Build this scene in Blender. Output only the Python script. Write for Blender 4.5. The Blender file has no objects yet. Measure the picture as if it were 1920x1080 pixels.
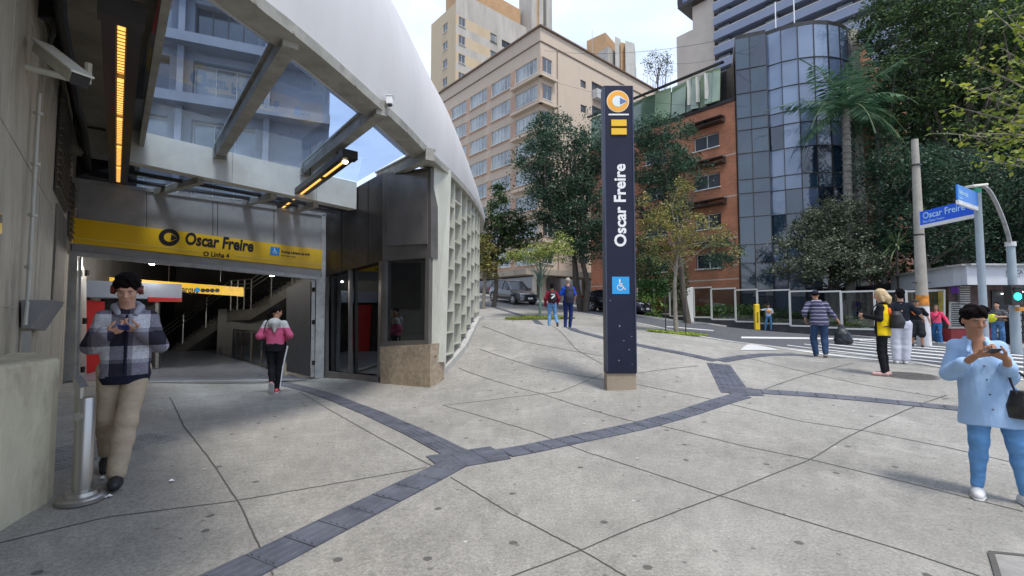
import bpy, math, random
import numpy as np
from mathutils import Vector, Matrix, Euler
R = math.radians
sc = bpy.context.scene
COL = sc.collection
# ------------------------------------------------------------------ camera
CAMZ = 1.5
PITCH = R(3.03)
FPX = 870.0
cd = bpy.data.cameras.new('camera'); cam = bpy.data.objects.new('camera', cd); COL.objects.link(cam)
cam.location = (0, 0, CAMZ); cam.rotation_euler = (R(90) + PITCH, 0, 0)
cd.sensor_width = 36; cd.lens = FPX/1920*36; cd.clip_start = 0.05; cd.clip_end = 900
sc.camera = cam
# ------------------------------------------------------------------ sky, sun, exposure
SUN_EL, SUN_AZ = R(66), R(150)      # azimuth clockwise from +Y
w = bpy.data.worlds.new('World'); sc.world = w; w.use_nodes = True
nt = w.node_tree; nt.nodes.clear()
def N(nt, t, **k):
    n = nt.nodes.new(t)
    for a, b in k.items():
        setattr(n, a, b)
    return n
out = N(nt, 'ShaderNodeOutputWorld'); bg = N(nt, 'ShaderNodeBackground')
sky = N(nt, 'ShaderNodeTexSky'); sky.sky_type = 'NISHITA'; sky.sun_disc = False
sky.sun_elevation = SUN_EL; sky.sun_rotation = SUN_AZ; sky.air_density = 1.0; sky.dust_density = 2.0
tc = N(nt, 'ShaderNodeTexCoord'); mp = N(nt, 'ShaderNodeMapping'); mp.inputs['Scale'].default_value = (1.6, 1.6, 3.6)
mp.inputs['Location'].default_value = (0.3, 1.7, 0.2)
no = N(nt, 'ShaderNodeTexNoise'); no.inputs['Scale'].default_value = 1.5; no.inputs['Detail'].default_value = 7; no.inputs['Roughness'].default_value = .55
cr = N(nt, 'ShaderNodeValToRGB'); cr.color_ramp.elements[0].position = .34; cr.color_ramp.elements[1].position = .66
cr.color_ramp.elements[0].color = (.45, .45, .45, 1); cr.color_ramp.elements[1].color = (1, 1, 1, 1)
mx = N(nt, 'ShaderNodeMixRGB'); mx.inputs['Color2'].default_value = (5.7, 6.6, 8.4, 1)
L = nt.links.new
L(tc.outputs['Generated'], mp.inputs['Vector']); L(mp.outputs[0], no.inputs['Vector']); L(no.outputs[0], cr.inputs[0])
L(cr.outputs[0], mx.inputs['Fac']); L(sky.outputs[0], mx.inputs['Color1']); L(mx.outputs[0], bg.inputs['Color'])
bg.inputs['Strength'].default_value = 0.12
L(bg.outputs[0], out.inputs['Surface'])
ld = bpy.data.lights.new('sun', 'SUN'); ld.energy = 2.1; ld.angle = R(10); ld.color = (1, .96, .9)
sun = bpy.data.objects.new('sun', ld); COL.objects.link(sun)
sd = Vector((math.sin(SUN_AZ)*math.cos(SUN_EL), math.cos(SUN_AZ)*math.cos(SUN_EL), math.sin(SUN_EL)))
sun.rotation_euler = sd.to_track_quat('Z', 'Y').to_euler(); sun.location = (5, -5, 40)
sc.view_settings.view_transform = 'Standard'; sc.view_settings.look = 'None'
sc.view_settings.exposure = 0.62; sc.view_settings.gamma = 1
sc.render.engine = 'CYCLES'
sc.cycles.max_bounces = 6; sc.cycles.transparent_max_bounces = 12; sc.cycles.glossy_bounces = 3; sc.cycles.transmission_bounces = 3
sc.cycles.use_denoising = True
# ------------------------------------------------------------------ geometry of the view: where things stand
CT, ST = math.cos(PITCH), math.sin(PITCH)
def ray(px, py):
    u = (px - 960)/FPX; v = (540 - py)/FPX
    return np.array([u, CT - v*ST, ST + v*CT])
def P(px, py, Y):
    r = ray(px, py); s = Y/r[1]
    return np.array([r[0]*s, Y, CAMZ + r[2]*s])
GC = []
for px, py, Y in [(1165,735,8),(220,905,4.05),(1860,942,3.75),(517,740,8.5),(130,715,9.3),(600,709,11.2),(1650,705,9.1),(1535,670,12),
                  (1690,683,10.4),(1440,621,27),(1045,616,15.8),(1718,651,17),(1868,648,19),(1120,584,31),(960,566,34.5),(1213,594,28.5),
                  (1290,605,31),(1270,627,15.5),(800,728,9.2),(888,603,13.5),(838,689,10.4),(1350,640,17)]:
    GC.append(P(px, py, Y))
for x, y, z in [(0,0,0),(-4,1,0),(4,1,0),(0,-8,0),(-10,-8,0),(12,-8,0),(0,3.2,0),(2.5,3,0),(-3,3.4,0),(-12,14,0.05),(-14,20,.1),(-6,18,.1),(12,5,.05),
                (-12,50,4.2),(-40,60,6.5),(0,60,4.0),(15,60,2.2),(30,50,.2),(30,25,-.1),(45,20,-.3),(60,50,-1.5),(40,5,0),(-30,20,1.5),(-30,0,.4),(14,38,.7)]:
    GC.append(np.array([x, y, z], float))
GC = np.array(GC)
def _tps(GCp, lam=.08):
    n = len(GCp); d = np.hypot(GCp[:,None,0]-GCp[None,:,0], GCp[:,None,1]-GCp[None,:,1])
    K = np.where(d > 0, d*d*np.log(d+1e-9), 0) + np.eye(n)*lam
    Q = np.c_[np.ones(n), GCp[:,:2]]
    A = np.block([[K, Q],[Q.T, np.zeros((3,3))]])
    return np.linalg.solve(A, np.r_[GCp[:,2], 0,0,0])
TW = _tps(GC)
def gz(x, y):
    x = np.asarray(x, float); y = np.asarray(y, float)
    d = np.hypot(x[...,None]-GC[:,0], y[...,None]-GC[:,1])
    v = (np.where(d > 0, d*d*np.log(d+1e-9), 0)*TW[:-3]).sum(-1) + TW[-3] + TW[-2]*x + TW[-1]*y
    v = np.clip(v, -3, 9)
    return float(v) if v.ndim == 0 else v
def G(px, py, far=75):
    r = ray(px, py); ys = np.linspace(1.2, far, 1500)
    X = r[0]*ys/r[1]; Z = CAMZ + r[2]*ys/r[1]
    b = np.nonzero(Z < gz(X, ys))[0]
    if len(b) == 0: i = len(ys)-1
    else: i = b[0]
    if i > 0 and len(b):
        a0 = Z[i-1]-gz(X[i-1], ys[i-1]); a1 = Z[i]-gz(X[i], ys[i]); t = a0/(a0-a1); Y = ys[i-1]+t*(ys[i]-ys[i-1])
    else: Y = ys[i]
    x = r[0]*Y/r[1]
    return np.array([x, Y, gz(x, Y)])
PD = np.array([-.652, .758, 0]); QD = np.array([.758, .652, 0])      # the two directions of the street grid
# ------------------------------------------------------------------ materials
MATS = {}
def lin(c):
    return tuple((x/12.92 if x <= .04045 else ((x+.055)/1.055)**2.4) for x in c)
def mat(name, col, rough=.7, metal=0, var=.12, scale=3, bump=.0, bscale=40, spec=.5, stain=0, stain_col=None, sscale=.8, stretch=None, emit=None, coat=0):
    """principled with noise variation of tone, grime patches and bump"""
    if name in MATS: return MATS[name]
    m = bpy.data.materials.new(name); m.use_nodes = True; nt = m.node_tree
    b = nt.nodes['Principled BSDF']; b.inputs['Roughness'].default_value = rough; b.inputs['Metallic'].default_value = metal
    b.inputs['Specular IOR Level'].default_value = spec
    if coat: b.inputs['Coat Weight'].default_value = coat
    L = nt.links.new
    tc = N(nt, 'ShaderNodeTexCoord'); vec = tc.outputs['Object']
    if stretch:
        mp = N(nt, 'ShaderNodeMapping'); mp.inputs['Scale'].default_value = stretch; L(vec, mp.inputs[0]); vec = mp.outputs[0]
    n1 = N(nt, 'ShaderNodeTexNoise'); n1.inputs['Scale'].default_value = scale; n1.inputs['Detail'].default_value = 6; n1.inputs['Roughness'].default_value = .62
    L(vec, n1.inputs['Vector'])
    mr = N(nt, 'ShaderNodeMapRange'); mr.inputs['From Min'].default_value = .3; mr.inputs['From Max'].default_value = .7
    mr.inputs['To Min'].default_value = 1-var; mr.inputs['To Max'].default_value = 1+var; L(n1.outputs[0], mr.inputs[0])
    mu = N(nt, 'ShaderNodeMixRGB'); mu.blend_type = 'MULTIPLY'; mu.inputs[0].default_value = 1; mu.inputs[1].default_value = (*col, 1); L(mr.outputs[0], mu.inputs[2])
    cur = mu.outputs[0]
    if stain:
        n2 = N(nt, 'ShaderNodeTexNoise'); n2.inputs['Scale'].default_value = sscale; n2.inputs['Detail'].default_value = 8; n2.inputs['Roughness'].default_value = .7
        L(vec, n2.inputs['Vector'])
        r2 = N(nt, 'ShaderNodeValToRGB'); r2.color_ramp.elements[0].position = .48; r2.color_ramp.elements[1].position = .68; L(n2.outputs[0], r2.inputs[0])
        ml = N(nt, 'ShaderNodeMath'); ml.operation = 'MULTIPLY'; ml.inputs[1].default_value = stain; L(r2.outputs[0], ml.inputs[0])
        m2 = N(nt, 'ShaderNodeMixRGB'); m2.inputs[2].default_value = (*(stain_col or tuple(c*.4 for c in col)), 1); L(cur, m2.inputs[1]); L(ml.outputs[0], m2.inputs[0]); cur = m2.outputs[0]
    L(cur, b.inputs['Base Color'])
    if bump:
        n3 = N(nt, 'ShaderNodeTexNoise'); n3.inputs['Scale'].default_value = bscale; n3.inputs['Detail'].default_value = 4; L(vec, n3.inputs['Vector'])
        bp = N(nt, 'ShaderNodeBump'); bp.inputs['Strength'].default_value = bump; bp.inputs['Distance'].default_value = .02; L(n3.outputs[0], bp.inputs['Height']); L(bp.outputs[0], b.inputs['Normal'])
    if emit:
        b.inputs['Emission Color'].default_value = (*emit[:3], 1); b.inputs['Emission Strength'].default_value = emit[3]
    MATS[name] = m; return m
def glass_mat(name, tint, gloss=.08, rough=.02, dirt=.05, dirtcol=(.5,.5,.5)):
    """thin tinted pane: clear light through it plus fresnel reflection and a little dirt"""
    if name in MATS: return MATS[name]
    m = bpy.data.materials.new(name); m.use_nodes = True; nt = m.node_tree; nt.nodes.clear(); L = nt.links.new
    o = N(nt, 'ShaderNodeOutputMaterial'); t = N(nt, 'ShaderNodeBsdfTransparent'); t.inputs[0].default_value = (*tint, 1)
    g = N(nt, 'ShaderNodeBsdfGlossy'); g.inputs['Roughness'].default_value = rough; g.inputs[0].default_value = (.9,.95,1,1)
    d = N(nt, 'ShaderNodeBsdfDiffuse'); d.inputs[0].default_value = (*dirtcol, 1)
    tc = N(nt, 'ShaderNodeTexCoord'); n = N(nt, 'ShaderNodeTexNoise'); n.inputs['Scale'].default_value = 1.7; n.inputs['Detail'].default_value = 7; L(tc.outputs['Object'], n.inputs[0])
    mr = N(nt, 'ShaderNodeMapRange'); mr.inputs['From Min'].default_value = .35; mr.inputs['From Max'].default_value = .75; mr.inputs['To Min'].default_value = dirt*.3; mr.inputs['To Max'].default_value = dirt*2.2; L(n.outputs[0], mr.inputs[0])
    fr = N(nt, 'ShaderNodeLayerWeight'); fr.inputs[0].default_value = .25
    mf = N(nt, 'ShaderNodeMapRange'); mf.inputs['To Min'].default_value = gloss; mf.inputs['To Max'].default_value = .95; L(fr.outputs['Fresnel'], mf.inputs[0])
    a = N(nt, 'ShaderNodeMixShader'); c = N(nt, 'ShaderNodeMixShader'); L(mr.outputs[0], a.inputs[0]); L(t.outputs[0], a.inputs[1]); L(d.outputs[0], a.inputs[2])
    L(mf.outputs[0], c.inputs[0]); L(a.outputs[0], c.inputs[1]); L(g.outputs[0], c.inputs[2]); L(c.outputs[0], o.inputs[0])
    MATS[name] = m; return m
def leaf_mat(name, c1, c2, c3=None, trans=.35, rough=.55):
    """leaves: tone differs from leaf to leaf, thin enough to let light through"""
    if name in MATS: return MATS[name]
    m = bpy.data.materials.new(name); m.use_nodes = True; nt = m.node_tree; L = nt.links.new
    b = nt.nodes['Principled BSDF']; b.inputs['Roughness'].default_value = rough
    ge = N(nt, 'ShaderNodeNewGeometry'); r = N(nt, 'ShaderNodeValToRGB')
    e = r.color_ramp.elements; e[0].color = (*c1, 1); e[1].color = (*c2, 1); e[0].position = 0; e[1].position = .7
    if c3: x = e.new(.97); x.color = (*c3, 1)
    L(ge.outputs['Random Per Island'], r.inputs[0])
    n = N(nt, 'ShaderNodeTexNoise'); n.inputs['Scale'].default_value = .8; n.inputs['Detail'].default_value = 3; tc = N(nt, 'ShaderNodeTexCoord'); L(tc.outputs['Object'], n.inputs[0])
    mr = N(nt, 'ShaderNodeMapRange'); mr.inputs['From Min'].default_value = .3; mr.inputs['From Max'].default_value = .7; mr.inputs['To Min'].default_value = .72; mr.inputs['To Max'].default_value = 1.25; L(n.outputs[0], mr.inputs[0])
    mu = N(nt, 'ShaderNodeMixRGB'); mu.blend_type = 'MULTIPLY'; mu.inputs[0].default_value = 1; L(r.outputs[0], mu.inputs[1]); L(mr.outputs[0], mu.inputs[2])
    L(mu.outputs[0], b.inputs['Base Color'])
    t = N(nt, 'ShaderNodeBsdfTranslucent'); L(mu.outputs[0], t.inputs[0]); ms = N(nt, 'ShaderNodeMixShader'); ms.inputs[0].default_value = trans
    o = nt.nodes['Material Output']; L(b.outputs[0], ms.inputs[1]); L(t.outputs[0], ms.inputs[2]); L(ms.outputs[0], o.inputs[0])
    MATS[name] = m; return m
# ------------------------------------------------------------------ objects
def link(name, me, m, parent=None, smooth=False):
    o = bpy.data.objects.new(name, me); COL.objects.link(o)
    if m is not None:
        for x in (m if isinstance(m, (list, tuple)) else [m]): me.materials.append(x)
    if parent is not None: o.parent = parent
    if smooth: me.shade_smooth()
    return o
def thing(name, label, cat, loc=(0,0,0), rz=0, group=None, s=1):
    o = bpy.data.objects.new(name, None); COL.objects.link(o); o.location = loc; o.rotation_euler = (0,0,rz); o.scale = (s,s,s)
    o.empty_display_size = .2
    return tag(o, label, cat, group)
def tag(o, label, cat, group=None, kind=None):
    o['label'] = label; o['category'] = cat
    if group: o['group'] = group
    if kind: o['kind'] = kind
    return o
def struct(o, kind='structure'):
    o['kind'] = kind; return o
class MB:
    def __init__(s): s.v = []; s.f = []; s.mi = []; s.m = 0
    def add(s, vs, fs):
        n = len(s.v); s.v.extend([tuple(map(float, q)) for q in vs]); s.f.extend([tuple(i+n for i in f) for f in fs]); s.mi.extend([s.m]*len(fs)); return s
    def quad(s, a, b, c, d): return s.add([a,b,c,d], [(0,1,2,3)])
    def hexa(s, b, t):
        "b, t: four corners each, same winding (ccw seen from above)"
        return s.add(list(b)+list(t), [(3,2,1,0),(4,5,6,7),(0,1,5,4),(1,2,6,5),(2,3,7,6),(3,0,4,7)])
    def box(s, c, d, rz=0):
        x,y,z = [q/2 for q in d]; cs, sn = math.cos(rz), math.sin(rz); c = np.asarray(c, float)
        q = [c+np.array([cs*a*x-sn*b*y, sn*a*x+cs*b*y, 0]) for a,b in ((-1,-1),(1,-1),(1,1),(-1,1))]
        return s.hexa([p-[0,0,z] for p in q], [p+[0,0,z] for p in q])
    def bar(s, a, b, w, h, up=(0,0,1)):
        "a rectangular bar from a to b, w across, h along up"
        a = Vector(a); b = Vector(b); d = (b-a).normalized(); u = Vector(up); x = d.cross(u)
        if x.length < 1e-4: x = d.cross(Vector((0,1,0)))
        x.normalize(); u = x.cross(d).normalized(); x *= w/2; u *= h/2
        return s.add([a-x-u,a+x-u,a+x+u,a-x+u,b-x-u,b+x-u,b+x+u,b-x+u], [(0,1,2,3),(7,6,5,4),(0,4,5,1),(1,5,6,2),(2,6,7,3),(3,7,4,0)])
    def tube(s, pts, r, n=8, cap=True):
        pts = [Vector(p) for p in pts]; rr = r if isinstance(r, (list, tuple)) else [r]*len(pts); rings = []; u = None
        for i, p in enumerate(pts):
            d = (pts[min(i+1,len(pts)-1)]-pts[max(i-1,0)])
            if d.length < 1e-9: d = Vector((0,0,1))
            d.normalize()
            if u is None: u = d.orthogonal().normalized()
            else:
                u = u - d*u.dot(d)
                if u.length < 1e-5: u = d.orthogonal()
                u.normalize()
            w = d.cross(u)
            rings.append([p+(u*math.cos(2*math.pi*k/n)+w*math.sin(2*math.pi*k/n))*rr[i] for k in range(n)])
        vs = [q for g in rings for q in g]; fs = []
        for i in range(len(pts)-1):
            for k in range(n):
                k2 = (k+1)%n; fs.append((i*n+k, i*n+k2, (i+1)*n+k2, (i+1)*n+k))
        if cap: fs.append(tuple(range(n))[::-1]); fs.append(tuple((len(pts)-1)*n+k for k in range(n)))
        return s.add(vs, fs)
    def lathe(s, c, prof, n=20):
        c = np.asarray(c, float); vs = []; fs = []
        for r, z in prof:
            for k in range(n): vs.append(c+[r*math.cos(2*math.pi*k/n), r*math.sin(2*math.pi*k/n), z])
        for i in range(len(prof)-1):
            for k in range(n): k2 = (k+1)%n; fs.append((i*n+k, i*n+k2, (i+1)*n+k2, (i+1)*n+k))
        fs.append(tuple(range(n))[::-1]); fs.append(tuple((len(prof)-1)*n+k for k in range(n)))
        return s.add(vs, fs)
    def prism(s, poly, z0, z1):
        n = len(poly); vs = [(p[0],p[1],z0 if np.isscalar(z0) else z0[i]) for i,p in enumerate(poly)]+[(p[0],p[1],z1 if np.isscalar(z1) else z1[i]) for i,p in enumerate(poly)]
        return s.add(vs, [tuple(range(n))[::-1], tuple(range(n,2*n))]+[(i,(i+1)%n,(i+1)%n+n,i+n) for i in range(n)])
    def build(s, name, m, parent=None, world=True, smooth=False, bevel=0):
        v = np.array(s.v, float).reshape(-1,3)
        if parent is not None and world: v = v - np.array(wloc(parent))
        me = bpy.data.meshes.new(name); me.from_pydata(v.tolist(), [], s.f); me.update()
        o = link(name, me, m, parent, smooth)
        if isinstance(m, (list, tuple)) and len(m) > 1: me.polygons.foreach_set('material_index', s.mi)
        if smooth:
            try: me.set_sharp_from_angle(angle=R(40))
            except Exception: pass
        if bevel:
            b = o.modifiers.new('bevel', 'BEVEL'); b.width = bevel; b.segments = 2; b.limit_method = 'ANGLE'; b.angle_limit = R(40)
        return o
def wloc(o):
    l = Vector((0,0,0))
    while o is not None: l += o.location; o = o.parent
    return l
def text_mesh(name, txt, size, m, parent, origin, xdir, updir, bold=0.0, depth=.004, align='LEFT', squash=1.0):
    """lettering laid on a surface: origin on the baseline, xdir the reading direction"""
    cu = bpy.data.curves.new(name, 'FONT'); cu.body = txt; cu.size = size; cu.extrude = depth/2; cu.offset = bold; cu.align_x = align; cu.resolution_u = 3
    o = bpy.data.objects.new(name+'_tmp', cu); COL.objects.link(o)
    dg = bpy.context.evaluated_depsgraph_get(); dg.update()
    me = bpy.data.meshes.new_from_object(o.evaluated_get(dg)); bpy.data.objects.remove(o)
    x = Vector(xdir).normalized(); u = Vector(updir).normalized(); n = x.cross(u)
    og = Vector(origin) - wloc(parent)
    v = np.empty(len(me.vertices)*3, np.float32); me.vertices.foreach_get('co', v); v = v.reshape(-1,3)
    M = np.array([[*(x*squash)],[*u],[*n]]); v = v @ M + np.array(og)
    me.vertices.foreach_set('co', v.astype(np.float32).ravel()); me.materials.clear(); me.update()
    return link(name, me, m, parent)
def catmull(pts, k=8):
    pts = [np.asarray(p, float) for p in pts]; out = []
    q = [2*pts[0]-pts[1]]+pts+[2*pts[-1]-pts[-2]]
    for i in range(1, len(q)-2):
        for j in range(k):
            t = j/k; a,b,c,d = q[i-1],q[i],q[i+1],q[i+2]
            out.append(.5*((2*b)+(-a+c)*t+(2*a-5*b+4*c-d)*t*t+(-a+3*b-3*c+d)*t**3))
    out.append(pts[-1]); return out
def hit(px, py, p0, n):
    r = ray(px, py); o = np.array([0,0,CAMZ]); t = np.dot(np.asarray(p0)-o, n)/np.dot(r, n); return o+r*t
# ------------------------------------------------------------------ ground materials
def plaza_mat():
    m = bpy.data.materials.new('plaza_concrete'); m.use_nodes = True; nt = m.node_tree; L = nt.links.new; b = nt.nodes['Principled BSDF']
    b.inputs['Roughness'].default_value = .85; b.inputs['Specular IOR Level'].default_value = .3
    tc = N(nt, 'ShaderNodeTexCoord'); V = tc.outputs['Object']
    def noise(s, d=6, r=.6):
        n = N(nt, 'ShaderNodeTexNoise'); n.inputs['Scale'].default_value = s; n.inputs['Detail'].default_value = d; n.inputs['Roughness'].default_value = r; L(V, n.inputs[0]); return n.outputs[0]
    def rng(x, a, b_, c, d):
        r = N(nt, 'ShaderNodeMapRange'); L(x, r.inputs[0]); r.inputs[1].default_value = a; r.inputs[2].default_value = b_; r.inputs[3].default_value = c; r.inputs[4].default_value = d; return r.outputs[0]
    def mul(a, c):
        n = N(nt, 'ShaderNodeMixRGB'); n.blend_type = 'MULTIPLY'; n.inputs[0].default_value = 1; L(a, n.inputs[1]); L(c, n.inputs[2]); return n.outputs[0]
    base = N(nt, 'ShaderNodeRGB'); base.outputs[0].default_value = (.285, .272, .245, 1)
    c = mul(base.outputs[0], rng(noise(.35, 5), .3, .7, .80, 1.18))
    c = mul(c, rng(noise(2.3, 8, .7), .3, .7, .86, 1.12)); c = mul(c, rng(noise(9, 8, .75), .3, .7, .84, 1.14))
    c = mul(c, rng(noise(45, 3, .8), .3, .7, .68, 1.3))
    c = mul(c, rng(noise(170, 2, .8), .3, .7, .72, 1.28))
    # pale worn patches
    mixp = N(nt, 'ShaderNodeMixRGB'); L(c, mixp.inputs[1]); mixp.inputs[2].default_value = (.41,.39,.355,1); L(rng(noise(1.1, 9, .75), .54, .68, 0, .6), mixp.inputs[0]); c = mixp.outputs[0]
    # trodden chewing-gum spots
    for sc_, th, dens, col in ((1.7, .048, .38, (.07,.068,.065,1)), (4.0, .06, .16, (.13,.125,.115,1)), (3.1, .04, .06, (.55,.54,.5,1))):
        vo = N(nt, 'ShaderNodeTexVoronoi'); vo.voronoi_dimensions = '2D'; vo.inputs['Scale'].default_value = sc_; L(V, vo.inputs['Vector']); vo.inputs['Randomness'].default_value = 1
        vv = N(nt, 'ShaderNodeTexNoise'); vv.inputs['Scale'].default_value = 30; L(V, vv.inputs[0])
        ad = N(nt, 'ShaderNodeMath'); ad.operation = 'MULTIPLY_ADD'; L(vv.outputs[0], ad.inputs[0]); ad.inputs[1].default_value = .05; L(vo.outputs['Distance'], ad.inputs[2])
        lt = N(nt, 'ShaderNodeMath'); lt.operation = 'LESS_THAN'; L(ad.outputs[0], lt.inputs[0]); lt.inputs[1].default_value = th+.025
        sp = N(nt, 'ShaderNodeSeparateColor'); L(vo.outputs['Color'], sp.inputs[0])
        l2 = N(nt, 'ShaderNodeMath'); l2.operation = 'LESS_THAN'; L(sp.outputs[0], l2.inputs[0]); l2.inputs[1].default_value = dens
        mm = N(nt, 'ShaderNodeMath'); mm.operation = 'MULTIPLY'; L(lt.outputs[0], mm.inputs[0]); L(l2.outputs[0], mm.inputs[1])
        m3 = N(nt, 'ShaderNodeMath'); m3.operation = 'MULTIPLY'; L(mm.outputs[0], m3.inputs[0]); m3.inputs[1].default_value = .8
        mi = N(nt, 'ShaderNodeMixRGB'); L(c, mi.inputs[1]); mi.inputs[2].default_value = col; L(m3.outputs[0], mi.inputs[0]); c = mi.outputs[0]
    L(c, b.inputs['Base Color'])
    bp = N(nt, 'ShaderNodeBump'); bp.inputs['Strength'].default_value = .5; bp.inputs['Distance'].default_value = .006; L(noise(90, 5, .7), bp.inputs['Height']); L(bp.outputs[0], b.inputs['Normal'])
    return m
M_plaza = plaza_mat()
M_asph = mat('asphalt', (.088,.09,.1), .85, var=.25, scale=6, bump=.5, bscale=120, stain=.4, stain_col=(.12,.12,.125), sscale=1.2)
M_far = mat('far_pavement', (.27,.265,.25), .85, var=.18, scale=1.5, bump=.3, bscale=60, stain=.4, stain_col=(.16,.155,.15))
M_kerb = mat('kerb_concrete', (.42,.41,.38), .85, var=.15, scale=4, bump=.3)
M_paint = mat('road_paint', (.66,.66,.64), .7, var=.15, scale=9, stain=.35, stain_col=(.2,.2,.2), sscale=5)
M_joint = mat('joint_filler', (.085,.08,.072), .9, var=.2)
M_tact = mat('tactile_rubber', (.085,.091,.115), .6, var=.3, scale=4, bump=.2, bscale=60, stain=.5, stain_col=(.16,.168,.19), sscale=2.2)
# the ground sheet: fine near, coarse far
gx = np.unique(np.r_[np.arange(-12, 24, .3), np.arange(-60, -12, 2.5), np.arange(24, 110, 3.0), [-220, -120, 180, 320]])
gy = np.unique(np.r_[np.arange(-2, 40, .3), np.arange(-30, -2, 3.0), np.arange(40, 130, 3.0), [-80, 190, 330, 500]])
XX, YY = np.meshgrid(gx, gy, indexing='ij'); ZZ = gz(np.clip(XX, -60, 110), np.clip(YY, -30, 130))
nx, ny = XX.shape; vv = np.c_[XX.ravel(), YY.ravel(), ZZ.ravel()]
ii, jj = np.meshgrid(np.arange(nx-1), np.arange(ny-1), indexing='ij'); a = (ii*ny+jj).ravel()
me = bpy.data.meshes.new('plaza_pavement'); me.from_pydata(vv.tolist(), [], np.c_[a, a+ny, a+ny+1, a+1].tolist()); me.update()
struct(link('plaza_pavement', me, M_plaza, smooth=True))
def drape(A, B, lift, n=None, m=6):
    "loft on the ground between two plan polylines"
    mb = MB(); A = np.array(A)[:, :2]; B = np.array(B)[:, :2]; k = len(A); vs = []
    for i in range(k):
        for j in range(m+1):
            p = A[i]+(B[i]-A[i])*j/m; vs.append((p[0], p[1], gz(p[0], p[1])+lift))
    fs = [(i*(m+1)+j, (i+1)*(m+1)+j, (i+1)*(m+1)+j+1, i*(m+1)+j+1) for i in range(k-1) for j in range(m)]
    return mb.add(vs, fs)
def resample(pts, n):
    pts = np.array(pts)[:, :2]; d = np.r_[0, np.cumsum(np.hypot(*np.diff(pts, axis=0).T))]; t = np.linspace(0, d[-1], n)
    return np.c_[np.interp(t, d, pts[:,0]), np.interp(t, d, pts[:,1])]
def gpts(l): return [G(*p) for p in l]
near = gpts([(985,571),(1075,585),(1150,598),(1220,611),(1290,627),(1345,637),(1400,645),(1440,650),(1500,657),(1620,667),(1760,690),(1919,712)])
far = gpts([(985,564.5),(1050,573),(1120,583),(1200,594),(1290,606),(1400,617),(1480,623),(1600,632),(1700,643),(1800,650),(1919,655)])
near = [near[0]+np.array([-22,24,0])]+[near[0]+np.array([-8,9.5,0])]+near+[near[-1]+np.array([14,-3.5,0])]
far = [far[0]+np.array([-22,24,0])]+[far[0]+np.array([-8,9.5,0])]+far+[far[-1]+np.array([16,-4,0])]
NR = resample(near, 150); FR = resample(far, 150)
struct(drape(NR, FR, .006, m=14).build('road', M_asph, smooth=True))
# the street on the right behind the far pavement corner
FF = FR + (QD[:2]*3.2)
struct(drape(FR, FF, .012, m=6).build('far_pavement', M_far, smooth=True))
def strip(path, w, h, lift, mb=None, n=120, off=0):
    "a kerb-like strip along a plan polyline"
    mb = mb or MB(); p = resample(path, n); d = np.gradient(p, axis=0); d /= np.hypot(*d.T)[:,None]+1e-9; nn = np.c_[-d[:,1], d[:,0]]
    a = p+nn*(off-w/2); b = p+nn*(off+w/2); vs = []
    for i in range(len(p)):
        z = gz(*p[i])+lift
        vs += [(a[i,0],a[i,1],z-.05),(a[i,0],a[i,1],z+h),(b[i,0],b[i,1],z+h),(b[i,0],b[i,1],z-.05)]
    fs = [(4*i+k, 4*i+4+k, 4*i+5+k, 4*i+k+1) for i in range(len(p)-1) for k in range(3)]
    return mb.add(vs, fs)
struct(strip(NR, .22, .03, 0).build('kerb', M_kerb))
struct(strip(FR, .16, .1, 0).build('kerb', M_kerb))
# pedestrian crossing and lane lines
mb = MB()
def pq(px4, lift=.011, k=14):
    "a painted patch given by its four ground corners"
    a, b, c, d = [G(*p)[:2] for p in px4]
    A = [a+(b-a)*i/k for i in range(k+1)]; B = [d+(c-d)*i/k for i in range(k+1)]
    s = drape(np.array(A), np.array(B), lift, m=2); mb.add(s.v, s.f)
lefts = [(1443,649.5),(1476,647),(1508,645),(1536,643),(1563,641.2),(1588,639.6),(1612,638),(1636,636.8)]
rights = [(1919,709),(1919,697),(1919,687),(1919,679),(1919,672),(1919,666.5),(1919,662),(1919,658)]
for (x0,y0), (x1,y1), i in zip(lefts, rights, range(8)):
    h0 = 1.1; h1 = 5.2*(.82**i)
    pq([(x0,y0),(x1,y1),(x1,y1+h1),(x0,y0+h0)])
pq([(1390,631.5),(1640,636),(1640,638),(1390,634.5)])
pq([(1250,612),(1338,619.5),(1338,620.8),(1250,613.2)])
struct(mb.build('road_markings', M_paint))
# pale kerb ramp
mb = MB()
pq([(1388,657.5),(1410,646),(1432,650),(1462,657.5)], .014, 6)
struct(mb.build('kerb_ramp', mat('ramp_concrete', (.52,.52,.51), .8, var=.08)))
# slab joints
J = [[(318,745),(345,800),(410,885),(455,955),(485,1022),(512,1079)], [(0,1018),(200,970),(440,940),(640,905),(800,877)],
     [(560,735),(700,815),(815,877)], [(845,895),(960,965),(1090,1032),(1180,1085)],
     [(955,1083),(1090,1032),(1200,985),(1350,930),(1440,893),(1520,862),(1580,824),(1640,795),(1720,760),(1775,741)],
     [(830,760),(900,780),(1000,810),(1100,848),(1200,880),(1350,930),(1500,975),(1700,1035),(1850,1085)],
     [(860,690),(1020,740),(1130,775),(1180,789),(1250,801),(1400,838),(1520,862),(1700,905),(1920,960)],
     [(1010,690),(1130,712),(1200,722),(1340,750),(1500,790),(1620,808),(1780,840),(1920,872)],
     [(1420,735),(1500,707),(1600,681)], [(1195,700),(1310,686)], [(830,760),(960,745),(1050,735),(1130,701)], [(900,655),(1010,690)],
     [(905,612),(980,640),(1130,668)], [(1400,671),(1620,722),(1780,748)], [(960,600),(1080,655),(1130,683)]]
mb = MB()
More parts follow.
